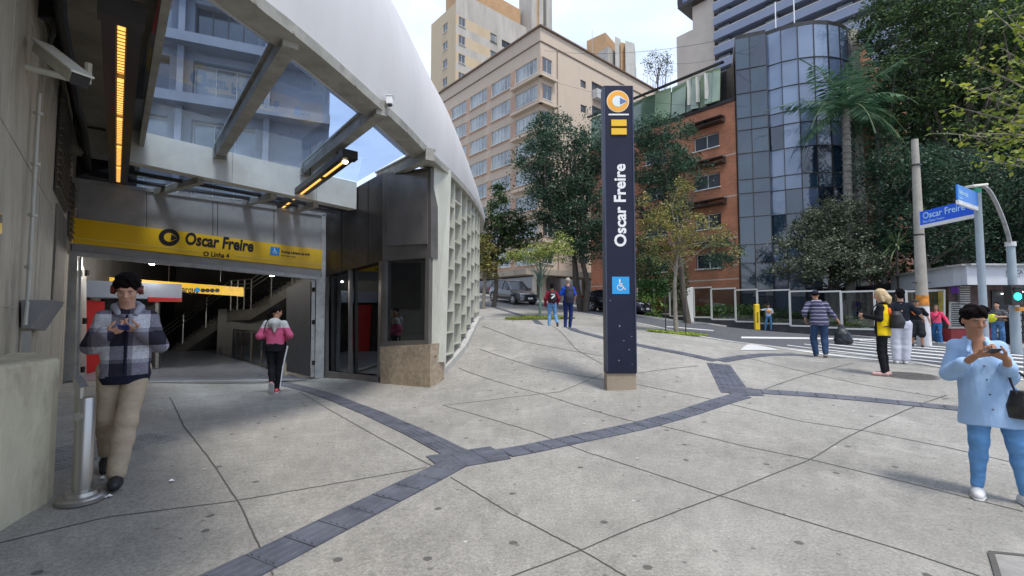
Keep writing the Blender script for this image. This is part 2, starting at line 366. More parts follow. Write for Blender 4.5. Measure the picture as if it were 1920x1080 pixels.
for l in J:
    p = np.array(gpts(l)); q = resample(p, 60); r_ = np.random.RandomState(len(l)); q = q+r_.normal(0, .002, q.shape)
    ww = .0026+.0007*np.hypot(*q.T); d = np.gradient(q, axis=0); d /= np.hypot(*d.T)[:,None]; nn = np.c_[-d[:,1], d[:,0]]
    s = drape(q-nn*ww[:,None], q+nn*ww[:,None], .004, m=1); mb.add(s.v, s.f)
struct(mb.build('pavement_joints', M_joint))
# raised rubber guide strips for blind people
def guide(name, pxl, w=.3, cell=.25, seed=0):
    q0 = np.array(gpts(pxl)); L_ = np.hypot(*np.diff(q0[:, :2], axis=0).T).sum(); n = max(2, int(L_/cell)); q = resample(q0, n+1)
    base = MB(); bars = MB(); rnd = random.Random(seed)
    for i in range(n):
        a, b = q[i], q[i+1]; d = (b-a)/np.hypot(*(b-a)); nn = np.array([-d[1], d[0]]); g = .004
        a2, b2 = a+d*g, b-d*g; dz = rnd.uniform(0, .003)
        def V(p, lift): return (p[0], p[1], gz(*p)+lift)
        lo = .006; hi = .011+dz
        base.hexa([V(a2-nn*w/2, lo-.02), V(b2-nn*w/2, lo-.02), V(b2+nn*w/2, lo-.02), V(a2+nn*w/2, lo-.02)], [V(a2-nn*w/2, hi), V(b2-nn*w/2, hi), V(b2+nn*w/2, hi), V(a2+nn*w/2, hi)])
        for k in range(4):
            o = (k-1.5)*w/4.3; e = .012; a3, b3 = a+d*.02, b-d*.02
            if rnd.random() < .12: continue
            bars.hexa([V(a3+nn*(o-e), hi), V(b3+nn*(o-e), hi), V(b3+nn*(o+e), hi), V(a3+nn*(o+e), hi)], [V(a3+nn*(o-e*.6), hi+.006), V(b3+nn*(o-e*.6), hi+.006), V(b3+nn*(o+e*.6), hi+.006), V(a3+nn*(o+e*.6), hi+.006)])
    base.add(bars.v, bars.f); return base
def dots(mb, c, d, nx_, ny_, cell=.25):
    "a patch of studded warning tiles"
    d = np.asarray(d[:2])/np.hypot(*d[:2]); nn = np.array([-d[1], d[0]])
    for i in range(nx_):
        for j in range(ny_):
            p = np.asarray(c[:2])+d*(i-(nx_-1)/2)*cell+nn*(j-(ny_-1)/2)*cell; z = gz(*p); e = cell/2-.003
            cs = [(p+d*sx*e+nn*sy*e) for sx, sy in ((-1,-1),(1,-1),(1,1),(-1,1))]
            mb.hexa([(*q, z-.01) for q in cs], [(*q, gz(*q)+.0125) for q in cs])
            for a in range(5):
                for b in range(5):
                    q = p+d*(a-2)*.047+nn*(b-2)*.047; zz = gz(*q)
                    mb.hexa([(q[0]+sx*.012, q[1]+sy*.012, zz+.012) for sx, sy in ((-1,-1),(1,-1),(1,1),(-1,1))], [(q[0]+sx*.007, q[1]+sy*.007, zz+.019) for sx, sy in ((-1,-1),(1,-1),(1,1),(-1,1))])
T = MB()
for k, (l, w_) in enumerate([([(528,718),(580,732),(640,752),(700,776),(780,812),(858,852)], .3), ([(860,866),(800,897),(700,947),(560,1018),(400,1098)], .3),
               ([(905,856),(960,849),(1080,824),(1200,799),(1290,774),(1350,754),(1392,742)], .3), ([(1380,738),(1362,708),(1347,683)], .45),
               ([(1343,677),(1290,665),(1200,648),(1135,635),(1080,621),(1000,597),(950,583),(905,570)], .3),
               ([(1350,677),(1400,669),(1450,665),(1500,666),(1530,670)], .3), ([(1395,733),(1500,739),(1620,749),(1790,766),(1919,780)], .3)]):
    s = guide('g', l, w_, seed=k); T.add(s.v, s.f)
dots(T, G(878,859), G(1080,824)-G(878,859), 3, 2)
dots(T, G(1392,735), G(1500,739)-G(1382,737), 2, 2)
struct(T.build('tactile_guide_path', M_tact))
T = MB(); s = guide('g', [(372,676),(450,698),(528,717)], .3, seed=9); T.add(s.v, s.f)
struct(T.build('tactile_guide_path', mat('tactile_blue', (.02,.04,.11), .5, var=.2)))
T = MB(); dots(T, G(195,845), np.array([.3,.95]), 5, 2); dots(T, G(122,850), np.array([.3,.95]), 4, 2)
struct(T.build('tactile_warning_patch', mat('tactile_worn', (.22,.215,.2), .8, var=.3, scale=5)))

# paler slabs: the paving between some joints was relaid
# ------------------------------------------------------------------ metro station entrance
M_conc = mat('wall_concrete', (.42,.375,.295), .85, var=.25, scale=1.3, bump=.35, bscale=25, stain=.75, stain_col=(.15,.13,.1), sscale=1.4, stretch=(1,1,.35))
M_conc2 = mat('soffit_concrete', (.40,.36,.29), .9, var=.2, scale=2, bump=.3, bscale=30, stain=.5, stain_col=(.14,.125,.105))
M_block = mat('block_concrete', (.50,.46,.34), .8, var=.22, scale=2.5, bump=.3, bscale=30, stain=.75, stain_col=(.2,.15,.095), sscale=2.2, stretch=(1,1,.5))
M_white = mat('canopy_white', (.68,.66,.65), .45, var=.05, scale=1.2, stain=.2, stain_col=(.46,.44,.42), sscale=1.4, stretch=(1,1,.3))
M_beam = mat('steel_beam_paint', (.33,.32,.28), .55, var=.2, scale=3, stain=.4, stain_col=(.1,.09,.07), sscale=4)
M_cream = mat('cream_paint', (.5,.5,.43), .6, var=.12, scale=2, stain=.45, stain_col=(.28,.26,.2), sscale=2.5, stretch=(1,1,.3))
M_panel = mat('header_metal', (.36,.355,.35), .42, metal=.2, var=.12, scale=2, stain=.3, stain_col=(.17,.165,.16), sscale=3)
M_dark = mat('dark_metal', (.05,.046,.044), .28, metal=.5, var=.25, scale=2, stain=.3, stain_col=(.02,.02,.02))
M_cladding = mat('dark_cladding_metal', (.085,.076,.07), .25, metal=.5, var=.3, scale=1.2, stain=.4, stain_col=(.04,.036,.034))
M_bronze = mat('bronze_metal', (.19,.175,.16), .3, metal=.5, var=.25, scale=1.5, stain=.4, stain_col=(.16,.15,.13), sscale=2)
M_alu = mat('aluminium', (.42,.415,.4), .4, metal=.4, var=.15, scale=5, stain=.4, stain_col=(.14,.13,.12), sscale=4)
M_yel = mat('sign_yellow', (.8,.48,.015), .45, var=.05, scale=2)
M_ink = mat('sign_black', (.012,.01,.012), .5)
M_blue = mat('sign_blue', (.01,.25,.62), .4, var=.03)
M_wht = mat('sign_white', (.8,.8,.8), .5, var=.04)
M_granite = mat('granite_base', (.32,.255,.18), .7, var=.3, scale=14, bump=.15, stain=.6, stain_col=(.09,.07,.05), sscale=2)
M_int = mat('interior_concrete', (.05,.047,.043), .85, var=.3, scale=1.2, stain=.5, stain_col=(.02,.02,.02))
M_red = mat('red_panel', (.45,.012,.01), .5, var=.1)
M_glassroof = glass_mat('roof_glass', (.66,.80,1.0), gloss=.10, dirt=.07, dirtcol=(.5,.62,.8))
M_glassdark = glass_mat('dark_glass', (.32,.36,.38), gloss=.10, dirt=.02, dirtcol=(.2,.2,.2))
M_lampw = mat('lamp_warm', (.9,.6,.2), .5, emit=(1,.48,.1,1.1))
M_lampb = mat('lamp_bulb', (1,.9,.7), .5, emit=(1,.85,.6,9))
M_lampi = mat('lamp_interior', (1,1,.95), .5, emit=(1,.95,.85,14))
DL = P(126,712,9.3); DR = P(603,709,11.2)
dd = (DR-DL)*[1,1,0]; dd = dd/np.linalg.norm(dd); dn = np.array([dd[1], -dd[0], 0]);            # dn points out towards the plaza
def D(px, py, off=0): return hit(px, py, DL+dn*off, dn)
def slab(mb, q, n, t):
    "front face q (ccw seen from the front) thickened backwards by t along -n"
    q = [np.asarray(p, float) for p in q]; b = [p-np.asarray(n)*t for p in q]; k = len(q)
    return mb.add(q+b, [tuple(range(k)), tuple(range(k,2*k))[::-1]]+[(i,i+k,(i+1)%k+k,(i+1)%k) for i in range(k)])
st = thing('metro_station_entrance', 'metro station entrance with white curved canopy, glass roof and yellow name board', 'station', DL)
RS = lambda q: q[::-1]
# header cladding, in four sheets with thin gaps
def lerp(a, b, t): return np.asarray(a)+(np.asarray(b)-np.asarray(a))*t
tl, tr_, br_, bl = (124,333),(611,402),(611,471),(124,408)
mb = MB()
cuts = [0,.045,.31,.565,.583,.80,1]
for a, b in zip(cuts[:-1], cuts[1:]):
    e = .0012
    q = [D(*lerp(bl,br_,a+e)), D(*lerp(bl,br_,b-e)), D(*lerp(tl,tr_,b-e)), D(*lerp(tl,tr_,a+e))]
    slab(mb, q, dn, .04)
mb.build('header_panel', M_panel, st)
mb = MB(); slab(mb, [D(122,413,-.05), D(612,474,-.05), D(612,399,-.05), D(122,331,-.05)], dn, .25)
mb.build('header_box', M_dark, st)
mb = MB(); slab(mb, [D(120,337,.03), D(614,406,.03), D(614,400,.03), D(120,330,.03)], dn, .3); mb.build('header_cap', M_alu, st)
# yellow board
sg = [(135.5,455),(603,505),(604,468.5),(137.5,408)]
mb = MB(); slab(mb, [D(*p, .09) for p in sg], dn, .08); board = mb.build('name_board', M_yel, st)
u0 = D(*sg[0], .094); u1 = D(*sg[1], .094); v1 = D(*sg[3], .094); xd = (u1-u0)/np.linalg.norm(u1-u0); ud = np.array([0,0,1.])
ud = ud-xd*np.dot(ud,xd); ud /= np.linalg.norm(ud)
SP = lambda px, py: D(px, py, .094)
text_mesh('lettering', 'Oscar Freire', .36, M_ink, board, SP(346,457), xd, ud, bold=.013, squash=.70)
text_mesh('lettering', 'Linha 4', .15, M_ink, board, SP(395,480.5), xd, ud, bold=.004, squash=.8)
def ring(mb, c, x, u, r0, r1, n=36, d=.003):
    x = np.asarray(x); u = np.asarray(u); nn = np.cross(x, u); c = np.asarray(c)+nn*d
    o = [c+(x*math.cos(2*math.pi*k/n)+u*math.sin(2*math.pi*k/n))*r1 for k in range(n)]
    if r0 <= 0: return mb.add(o, [tuple(range(n))])
    i = [c+(x*math.cos(2*math.pi*k/n)+u*math.sin(2*math.pi*k/n))*r0 for k in range(n)]
    return mb.add(o+i, [(k,(k+1)%n,(k+1)%n+n,k+n) for k in range(n)])
def flat(mb, c, x, u, pts, d=.003):
    x = np.asarray(x); u = np.asarray(u); nn = np.cross(x, u); c = np.asarray(c)+nn*d
    return mb.add([c+x*a+u*b for a, b in pts], [tuple(range(len(pts)))])
def drop_pts(s):
    "round drop with its point to the right"
    a0 = R(48); n = 18
    return [(s*.5*math.cos(a), s*.5*math.sin(a)) for a in np.linspace(a0, 2*math.pi-a0, n)]+[(s*.86, 0)]
lc = SP(317.5,445)
mb = MB(); ring(mb, lc, xd, ud, 0, .185); o_ = mb.build('line_emblem', M_ink, board)
mb = MB(); flat(mb, lc, xd, ud, drop_pts(.19), .006); mb.build('emblem_drop', M_yel, o_)
mb = MB(); flat(mb, lc, xd, ud, [(.03,.075),(.165,0),(.03,-.075)], .009); mb.build('emblem_arrow', M_ink, o_)
mb = MB(); ring(mb, SP(386.5,476), xd, ud, .03, .052); mb.build('line_symbol', M_ink, board)
def access_icon(parent, c, x, u, s, mbg, mfg):
    mb = MB(); flat(mb, c, x, u, [(-s/2,-s/2),(s/2,-s/2),(s/2,s/2),(-s/2,s/2)], .003); p = mb.build('access_plate', mbg, parent)
    mb = MB(); k = s; e = .035*k
    ring(mb, np.asarray(c)+np.asarray(x)*(-.04*k)+np.asarray(u)*(-.12*k), x, u, .15*k, .15*k+e, 24, .006)
    ring(mb, np.asarray(c)+np.asarray(x)*(-.06*k)+np.asarray(u)*(.30*k), x, u, 0, .055*k, 14, .006)
    def stroke(a, b, w):
        d = np.array([b[0]-a[0], b[1]-a[1]]); d /= np.hypot(*d); q = np.array([-d[1], d[0]])*w/2
        flat(mb, c, x, u, [tuple(np.array(a)*1-q), tuple(np.array(b)-q), tuple(np.array(b)+q), tuple(np.array(a)+q)], .006)
    stroke((-.06*k,.25*k), (-.06*k,-.06*k), .06*k); stroke((-.06*k,.09*k), (.11*k,.09*k), .04*k); stroke((-.06*k,-.05*k), (.14*k,-.05*k), .05*k)
    stroke((.13*k,-.04*k), (.22*k,-.25*k), .05*k); stroke((.2*k,-.25*k), (.3*k,-.21*k), .045*k)
    mb.build('wheelchair_symbol', mfg, p); return p
access_icon(board, SP(515.5,471), xd, ud, .19, M_blue, M_wht)
text_mesh('lettering', 'Domingo e feriados das 4h40', .083, M_ink, board, SP(527,473.5), xd, ud, bold=.003, squash=.62)
text_mesh('lettering', 'até meia noite', .055, M_ink, board, SP(527,480), xd, ud)
mb = MB()
for (a, b) in (((137,445.5),(378,471.5)),((440,478.5),(603,496.5))):
    mb.bar(SP(*a), SP(*b), .012, .004, up=dn)
mb.build('board_line', mat('sign_pale_line', (.8,.62,.2), .5), board)
# frame of the doorway
mb = MB(); slab(mb, [D(134,472,.02), D(601,519,.02), D(604,505.5,.02), D(135,456,.02)], dn, .18); mb.build('lintel_cladding', M_panel, st)
fr = MB()
fr.bar(D(131,475,.06), D(601,522,.06), .14, .09); fr.build('door_frame_head', M_alu, st, bevel=.006)
mb = MB(); mb.bar(D(130,714,.06), D(137,474,.06), .16, .2); mb.bar(D(142,712,.0), D(147,482,.0), .06, .12); mb.build('door_frame_post', M_alu, st)
mb = MB(); mb.bar(D(597,709,.06), D(600,520,.06), .1, .16); mb.build('door_frame_post', M_alu, st)
mb = MB(); slab(mb, [D(117,717,-.0), D(128,714,-.0), D(134,408,-.0), D(124,408,-.0)], dn, .3); mb.build('side_pier', M_conc, st)
mb = MB(); slab(mb, [D(603,709,.03), D(611,709,.03), D(611,402,.03), D(603,402,.03)], dn, .1); mb.build('side_post', M_alu, st)
# folded door leaves
inn = -dn
a = D(150,716,-.1); mb = MB(); slab(mb, [D(149,715,-.1), D(162,700,-1.2), D(162,512,-1.2), D(149,483,-.1)], dd, .05); lf = mb.build('door_leaf', M_alu, st)
mb = MB()
for t in (.1,.5,.9): mb.box(a+np.array([0,0,2.45*t])+dd*.03, (.05,.06,.12))
mb.build('hinge', M_dark, lf)
a = D(591,709,-.1); b_ = a+inn*1.3-dd*.1; mb = MB(); q = [D(537,696,-1.1), D(582,706,-.12), D(582,521,-.12), D(537,541,-1.1)]
slab(mb, q, dn, .05); lf = mb.build('door_leaf', mat('leaf_grey', (.075,.08,.088), .55, var=.12, scale=3), st)
mb = MB(); mb.bar(D(586,706,-.02), D(588,521,-.02), .1, .08); mb.build('leaf_edge', M_alu, lf)
mb = MB()
for py in (543,604,680): mb.box(D(588,py,.03), (.06,.05,.1))
mb.build('hinge', M_dark, lf)
mb = MB(); mb.bar(D(128,719,.02), D(603,711,.02), .12, .02); mb.build('threshold', M_alu, st)
# roof ----------------------------------------------------------------
ZR = 4.66                                               # underside of the glass roof
low = [(-2.9,3.0),(-2.68,3.7)]+[(P(px,py,1)[0]*0,0) for px,py in ()]
def onz(px, py, z): r = ray(px, py); t = (z-CAMZ)/r[2]; return np.array([0,0,CAMZ])+r*t
ZF = 4.5
edge_px = [(436,-30),(490,18),(545,60),(620,122),(700,192),(760,246),(812,300),(850,335),(880,368),(899,398)]
edge = [onz(px, py, ZF) for px, py in edge_px]
edge = [edge[0]+np.array([-.5,-3.2,0]), edge[0]+np.array([-.2,-1.4,0])]+edge
e_end = edge[-1]; edge += [e_end+np.array([-.02,2.0,0]), e_end+np.array([-.55,4.6,0]), e_end+np.array([-2.2,7.4,0]), e_end+np.array([-5,9.4,0])]
lowc = np.array(catmull(edge, 6))
def up_h(y): return float(np.interp(y, [0,4,6.5,8.5,10.5,12,13.3,14.6,16,22], [3.0,2.75,2.25,1.98,1.6,1.15,.72,.4,.3,.28]))
dl_ = np.gradient(lowc[:, :2], axis=0); dl_ /= np.hypot(*dl_.T)[:,None]; outw = np.c_[dl_[:,1], -dl_[:,0]]
def fascia():
    mb = MB(); n = len(lowc); K = 7; vs = []
    for i, p in enumerate(lowc):
        h = up_h(p[1]); o = outw[i]
        for k in range(K+1):
            t = k/K; off = .10*math.sin(t*math.pi*.9)-.22*t*t
            vs.append((p[0]+o[0]*off, p[1]+o[1]*off, p[2]+h*t))
        vs.append((p[0]-o[0]*.7, p[1]-o[1]*.7, p[2]+h+.02)); vs.append((p[0]-o[0]*.7, p[1]-o[1]*.7, p[2]+.22)); vs.append((p[0]-o[0]*.30, p[1]-o[1]*.30, p[2]+.0))
    m = K+4
    for i in range(n-1):
        for k in range(m):
            a = i*m+k; b = i*m+(k+1)%m; mb.f.append((a, a+m, b+m, b) if True else 0)
    mb.v = vs; mb.mi = [0]*len(mb.f); mb.f += [tuple(range(m)), tuple(range((n-1)*m, n*m))[::-1]]
    return mb
fascia().build('canopy_fascia', M_white, st, smooth=True)
# dull metal edge trim under the fascia with bolts
mb = MB(); n = len(lowc); vs = []
for i, p in enumerate(lowc):
    o = outw[i]
    for a_, z_ in ((.035,.10),(.035,-.03),(-.31,-.03),(-.31,.015)): vs.append((p[0]+o[0]*a_, p[1]+o[1]*a_, p[2]+z_))
mb.add(vs, [(i*4+k, (i+1)*4+k, (i+1)*4+(k+1)%4, i*4+(k+1)%4) for i in range(n-1) for k in range(4)])
mb.build('canopy_edge_trim', M_beam, st)
mb = MB()
for i in range(6, n-8, 9):
    p = lowc[i]; mb.box((p[0]+outw[i][0]*.04, p[1]+outw[i][1]*.04, p[2]-.02), (.02,.04,.03))
mb.build('trim_bracket', M_beam, st)
# pale cross beam and the dark strip of roof lights behind it
BL = P(232,300,8.55); BR = P(668,392,10.35); bh = .62
bn = np.cross((BR-BL)*[1,1,0], [0,0,1]); bn /= np.linalg.norm(bn)
q = [BL, BR, BR+[0,0,bh*.98], BL+[0,0,bh]]
mb = MB(); slab(mb, q, bn, .3)
M_pale = mat('cream_beam_paint', (.68,.66,.58), .6, var=.08, stain=.25, stain_col=(.4,.38,.32), sscale=2)
cb = mb.build('cross_beam', M_pale, st)
mb = MB()
for t in (.42,.8): mb.bar(lerp(BL,BR,t)+bn*.004, lerp(BL,BR,t)+bn*.004+np.array([0,0,bh*.99]), .008, .006, up=bn)
mb.build('beam_joint', M_beam, cb)
# rafters towards the curved edge
raf = [((545,72),(413,285)),((716,203),(575,318)),((806,290),(712,334))]
rr = []
for (a, b), zz in zip(raf, (4.50,4.50,4.42)):
    A = onz(*a, zz); B = None
    # meet the cross beam's plane
    B = hit(b[0], b[1], BL+bn*.0, bn)
    rr.append((A, B)); mb = MB(); mb.bar(A, B, .16, .2); mb.bar(A+[0,0,.11], B+[0,0,.11], .24, .03); r_ = mb.build('rafter', M_beam, st)
    if b[0] < 700:
        mb = MB(); mb.box(B+np.array([0,0,-.02]), (.24,.12,.26), math.atan2(dd[1], dd[0])); mb.build('rafter_bracket', M_beam, r_)
# glass sheets between rafters (roof surface follows beam top and canopy edge)
zt = .14
LF0 = onz(240,-40,4.3+.2); LF0 = np.array([-2.56,3.46,4.66])
LFx = np.array([BL[0]-.15, BL[1]-.05, BL[2]+bh])
ed = [p for p in lowc if p[1] < 13.6]
def glass_poly(pts, name='roof_glass'):
    mb = MB(); mb.add(pts, [tuple(range(len(pts)))]); return mb.build(name, M_glassroof, st)
A0 = LFx; beamtop = lambda t: lerp(BL, BR, t)+np.array([0,0,bh+.0])
def tof(B): return float(np.dot(B-BL, BR-BL)/np.dot(BR-BL, BR-BL))
iA = [int(np.argmin(np.hypot(*(lowc[:, :2]-A[:2]).T))) for A, B in rr]
up2 = np.array([0,0,.16])
pts1 = [beamtop(0)]+[beamtop(tof(rr[0][1]))]+[lowc[i]+up2 for i in range(iA[0], 11, -1)]+[LF0+[0,0,0]]
glass_poly([p for p in pts1])
pts2 = [beamtop(tof(rr[0][1])), beamtop(tof(rr[1][1]))]+[lowc[i]+up2 for i in range(iA[1], iA[0]-1, -1)]
glass_poly(pts2)
pts3 = [beamtop(tof(rr[1][1])), beamtop(1.0)]+[lowc[i]+up2 for i in range(iA[2], iA[1]-1, -1)]
glass_poly(pts3)
# purlins crossing the glass, pale blue
M_purlin = mat('purlin_paint', (.35,.4,.46), .5, var=.1)
# rear strip: sloped glass from header cap to the cross beam with dark bars
H0 = D(122,331,-.05); H1 = D(640,398,-.05)
rb = lambda t, s: lerp(lerp(H0,H1,t), lerp(BL,BR,t)+np.array([0,0,.05])-bn*.2, s)+np.array([0,0,.0])
mb = MB(); mb.quad(rb(0.02,0), rb(1,0), rb(1,1), rb(0.02,1)); mb.build('rear_roof_glass', M_glassroof, st)
mb = MB()
for s_ in (.3,.68): mb.bar(rb(0.02,s_)-[0,0,.04], rb(1,s_)-[0,0,.04], .07, .07)
mb.build('glazing_bar', M_dark, st)
mb = MB()
for t in (.285,.60,.80): mb.bar(rb(t,0)-[0,0,.09], rb(t,1)-[0,0,.09], .12, .13)
mb.build('rear_rafter', M_beam, st)
# roof slab over the hall behind
hall = [DL+inn*.35+[-.5,-.2,0], DL+inn*.35-dd*1.0+inn*12, np.array([-9,26,0]), np.array([-4.2,22,0]), e_end+np.array([-1.5,4.2,0]), e_end+np.array([-.75,.5,0]), np.array([-2.0,10.8,0]), np.array([-2.6,10.1,0]), DR+inn*.35]
hp = [(p[0], p[1]) for p in hall]
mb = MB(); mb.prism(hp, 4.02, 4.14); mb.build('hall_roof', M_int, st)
mb = MB()
for i in (0,1,2,3,4):
    a, b = hp[i], hp[i+1]; z0 = min(gz(*a), gz(*b))-.4
    mb.bar((a[0],a[1],(z0+4.02)/2), (b[0],b[1],(z0+4.02)/2), .2, 4.02-z0)
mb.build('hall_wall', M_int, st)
# side hall: dark clad box with shop windows on a stone base
c0 = P(611,709,11.1); c1 = P(716,718,9.75); c2 = P(806,728,9.25)
def face(a, b):
    d = (b-a)*[1,1,0]; n = np.cross(d, [0,0,1]); n /= np.linalg.norm(n); return n
n1 = face(c0, c1); n2 = face(c1, c2)
F1 = lambda px, py, o=0: hit(px, py, c0+n1*o, n1)
F2 = lambda px, py, o=0: hit(px, py, c1+n2*o, n2)
mb = MB(); slab(mb, [F1(611,517), F1(717,489), F1(717,324), F1(611,384)], n1, .25); mb.build('dark_cladding', M_cladding, st)
mb = MB()
for px in (640,690): mb.bar(F1(px,505 if px < 660 else 497,.004), F1(px,370 if px < 660 else 340,.004), .012, .006, up=n1)
mb.build('cladding_seam', M_ink, st)
mb = MB(); slab(mb, [F2(717,489), F2(808,483), F2(808,314), F2(717,324)], n2, .25); pnl = mb.build('bronze_frame', M_bronze, st)
mb = MB(); slab(mb, [F2(726,461,.03), F2(801,457,.03), F2(801,322,.03), F2(726,330,.03)], n2, .02); mb.build('bronze_panel', mat('bronze_brushed', (.30,.28,.26), .28, metal=.6, var=.3, scale=1.5, stretch=(1,1,.3)), pnl)
mb = MB(); slab(mb, [F1(611,708,-.12), F1(714,716,-.12), F1(714,488,-.12), F1(611,517,-.12)], n1, .012); mb.build('shop_window', M_glassdark, st)
mb = MB()
for (a, b, w_) in (((612,709),(612,517),.07),((657,712),(657,506),.05),((713,718),(716,489),.1)): mb.bar(F1(*a,-.05), F1(*b,-.05), w_, .08, up=n1)
mb.bar(F1(611,703,-.03), F1(713,714,-.03), .1, .18); mb.build('window_mullion', M_bronze, st)
mb = MB(); slab(mb, [F2(722,642,-.08), F2(800,638,-.08), F2(800,484,-.08), F2(722,489,-.08)], n2, .012); mb.build('shop_window', M_glassdark, st)
mb = MB()
for (a, b, w_) in (((721,650),(722,488),.09),((802,648),(804,484),.09)): mb.bar(F2(*a,-.04), F2(*b,-.04), w_, .1, up=n2)
mb.bar(F2(717,646,-.03), F2(806,643,-.03), .1, .12); mb.build('window_mullion', M_bronze, st)
mb = MB(); s0 = F2(712,650,.03); s1 = F2(807,645,.03); s0b = c1*[1,1,0]+[0,0,-.3]+n2*.03; s1b = s1*[1,1,0]+[0,0,-.3]
k1 = np.array([-1.25,11.2,0]); 
slab(mb, [s0b, s1b, s1, s0], n2, .5); mb.build('stone_base', M_granite, st)
# pale corner column standing on the base and the screen of vertical fins
mb = MB(); ca = P(809,679,9.35); cb_ = P(836,679,9.6)
ta = P(814,303,9.35); tb = P(846,320,9.9)
n3 = face(ca, cb_); slab(mb, [ca, cb_, tb, ta], n3, .3); col_ = mb.build('corner_column', M_cream, st)
mb = MB()
for p in ((812,652),(817,668),(812,668)): mb.lathe(P(p[0],p[1],9.34)-[0,0,.01], [(.0,0),(.018,0),(.018,.02)], 8)
mb.build('column_bolt', M_dark, col_)
fin_line = [(838,672),(853,657),(864,645),(872,636),(879,626),(884,617),(888,608),(890,602)]
fin_Y = [9.9,10.5,11.1,11.7,12.3,12.9,13.5,14.1]
prev = None
for k, ((px, py), Yd) in enumerate(zip(fin_line, fin_Y)):
    i = int(np.argmin(np.abs(lowc[:,1]-Yd))); o = outw[i]; t = dl_[i]; p = np.array([np.interp(Yd, lowc[:78,1], lowc[:78,0]), Yd, 0])
    p = p-np.array([o[0], o[1], 0])*.03
    z0 = gz(p[0], p[1])+.15; z1 = ZF-.02
    mb = MB(); a = p-np.array([o[0],o[1],0])*.28; mb.hexa([(*(a[:2]-t*.03),z0),(*(p[:2]-t*.03),z0),(*(p[:2]+t*.03),z0),(*(a[:2]+t*.03),z0)], [(*(a[:2]-t*.03),z1),(*(p[:2]-t*.03),z1),(*(p[:2]+t*.03),z1),(*(a[:2]+t*.03),z1)])
    f_ = mb.build('fin', M_cream, st)
    if prev is not None:
        mb = MB(); q0 = prev; q1 = p
        for z in np.arange(max(z0, prevz)+.12, z1-.2, .47):
            A_ = np.array([q0[0],q0[1],z])-np.array([o[0],o[1],0])*.02; B_ = np.array([q1[0],q1[1],z])-np.array([o[0],o[1],0])*.02
            mb.bar(A_, B_, .035, .035); C_ = lerp(A_, B_, .92)-np.array([o[0],o[1],0])*.2+[0,0,.32]
            mb.tube([A_, C_], .012, 6); mb.hexa([A_-[0,0,.02], B_-[0,0,.02], B_-np.array([o[0],o[1],0])*.22-[0,0,.02], A_-np.array([o[0],o[1],0])*.22-[0,0,.02]],[A_, B_, B_-np.array([o[0],o[1],0])*.22, A_-np.array([o[0],o[1],0])*.22])
        mb.build('fin_bracing', M_cream, f_)
    prev = p; prevz = z0
# infill wall behind the fins and its stone kerb
wl = [np.array([np.interp(y, lowc[:78,1], lowc[:78,0])-.32, y]) for y in np.arange(10.6, 17, .7)]
mb = MB()
for a, b in zip(wl[:-1], wl[1:]):
    za, zb = gz(*a), gz(*b); mb.hexa([(a[0]-.1,a[1],za-.3),(a[0],a[1],za-.3),(b[0],b[1],zb-.3),(b[0]-.1,b[1],zb-.3)], [(a[0]-.1,a[1],ZF),(a[0],a[1],ZF),(b[0],b[1],ZF),(b[0]-.1,b[1],ZF)])
mb.build('screen_wall', mat('screen_wall_paint', (.34,.34,.3), .7, var=.15), st)
mb = MB(); kl = [np.array([-1.5, 9.55])]+[w_+np.array([.36+.02,0]) for w_ in wl[1:]]
for a, b in zip(kl[:-1], kl[1:]):
    za, zb = gz(*a), gz(*b); mb.hexa([(a[0]-.4,a[1],za-.5),(a[0],a[1],za-.5),(b[0],b[1],zb-.5),(b[0]-.4,b[1],zb-.5)], [(a[0]-.4,a[1],za+.13),(a[0],a[1],za+.13),(b[0],b[1],zb+.13),(b[0]-.4,b[1],zb+.13)])
mb.build('stone_kerb', M_kerb, st)
# soffit on the left, its edge beam
wallp = lambda t: np.array([-8.9+.652*t, 9.3-.758*t, 0])
WO = np.array([-8.95,9.3,0])
mb = MB(); sp = [wallp(-1)[:2]-QD[:2]*.3, wallp(12)[:2]-QD[:2]*.3, wallp(12)[:2]+QD[:2]*.95, wallp(-1)[:2]+QD[:2]*.95]
mb.prism([tuple(p) for p in sp], 5.15, 5.5); mb.build('soffit', M_conc2, st)
mb = MB(); mb.bar(wallp(-.6)+QD*.99+[0,0,4.9], wallp(8.5)+QD*.99+[0,0,4.9], .08, .5); mb.build('soffit_edge_beam', M_beam, st)
mb = MB(); mb.bar(wallp(.55)+[0,0,4.85], wallp(.55)+QD*1.1+[0,0,4.85], .35, .5); mb.build('soffit_cross_beam', M_conc2, st)
mb = MB(); mb.bar(wallp(-.55)-QD*.2+[0,0,4.65], wallp(-.55)+QD*1.0+[0,0,4.65], .2, 1.1); mb.build('void_shade_panel', M_dark, st)  # dark sheet added here, standing for the unlit void above the header
# ---------------- left concrete wall, a building side
lw = thing('concrete_wall', 'tall stained concrete wall along the left side of the entrance', 'wall', wallp(4))
W = lambda px, py, o=0: hit(px, py, wallp(0)+QD*o, QD)
mb = MB(); a = wallp(-.6); b = wallp(14); mb.hexa([a-QD*.5+[0,0,-.5], b-QD*.5+[0,0,-.5], b+[0,0,-.5], a+[0,0,-.5]], [a-QD*.5+[0,0,6.2], b-QD*.5+[0,0,6.2], b+[0,0,6.2], a+[0,0,6.2]])
mb.build('wall_body', M_conc, lw)
mb = MB()
for t_ in (.9,3.1,5.3,7.5): mb.bar(wallp(t_)+QD*.002+[0,0,.1], wallp(t_)+QD*.002+[0,0,5.1], .012, .006, up=QD)
for z_ in (1.55,2.95,4.3): mb.bar(wallp(-.4)+QD*.002+[0,0,z_], wallp(11)+QD*.002+[0,0,z_], .012, .006, up=QD)
mb.build('formwork_seam', M_conc2, lw)
mb = MB()
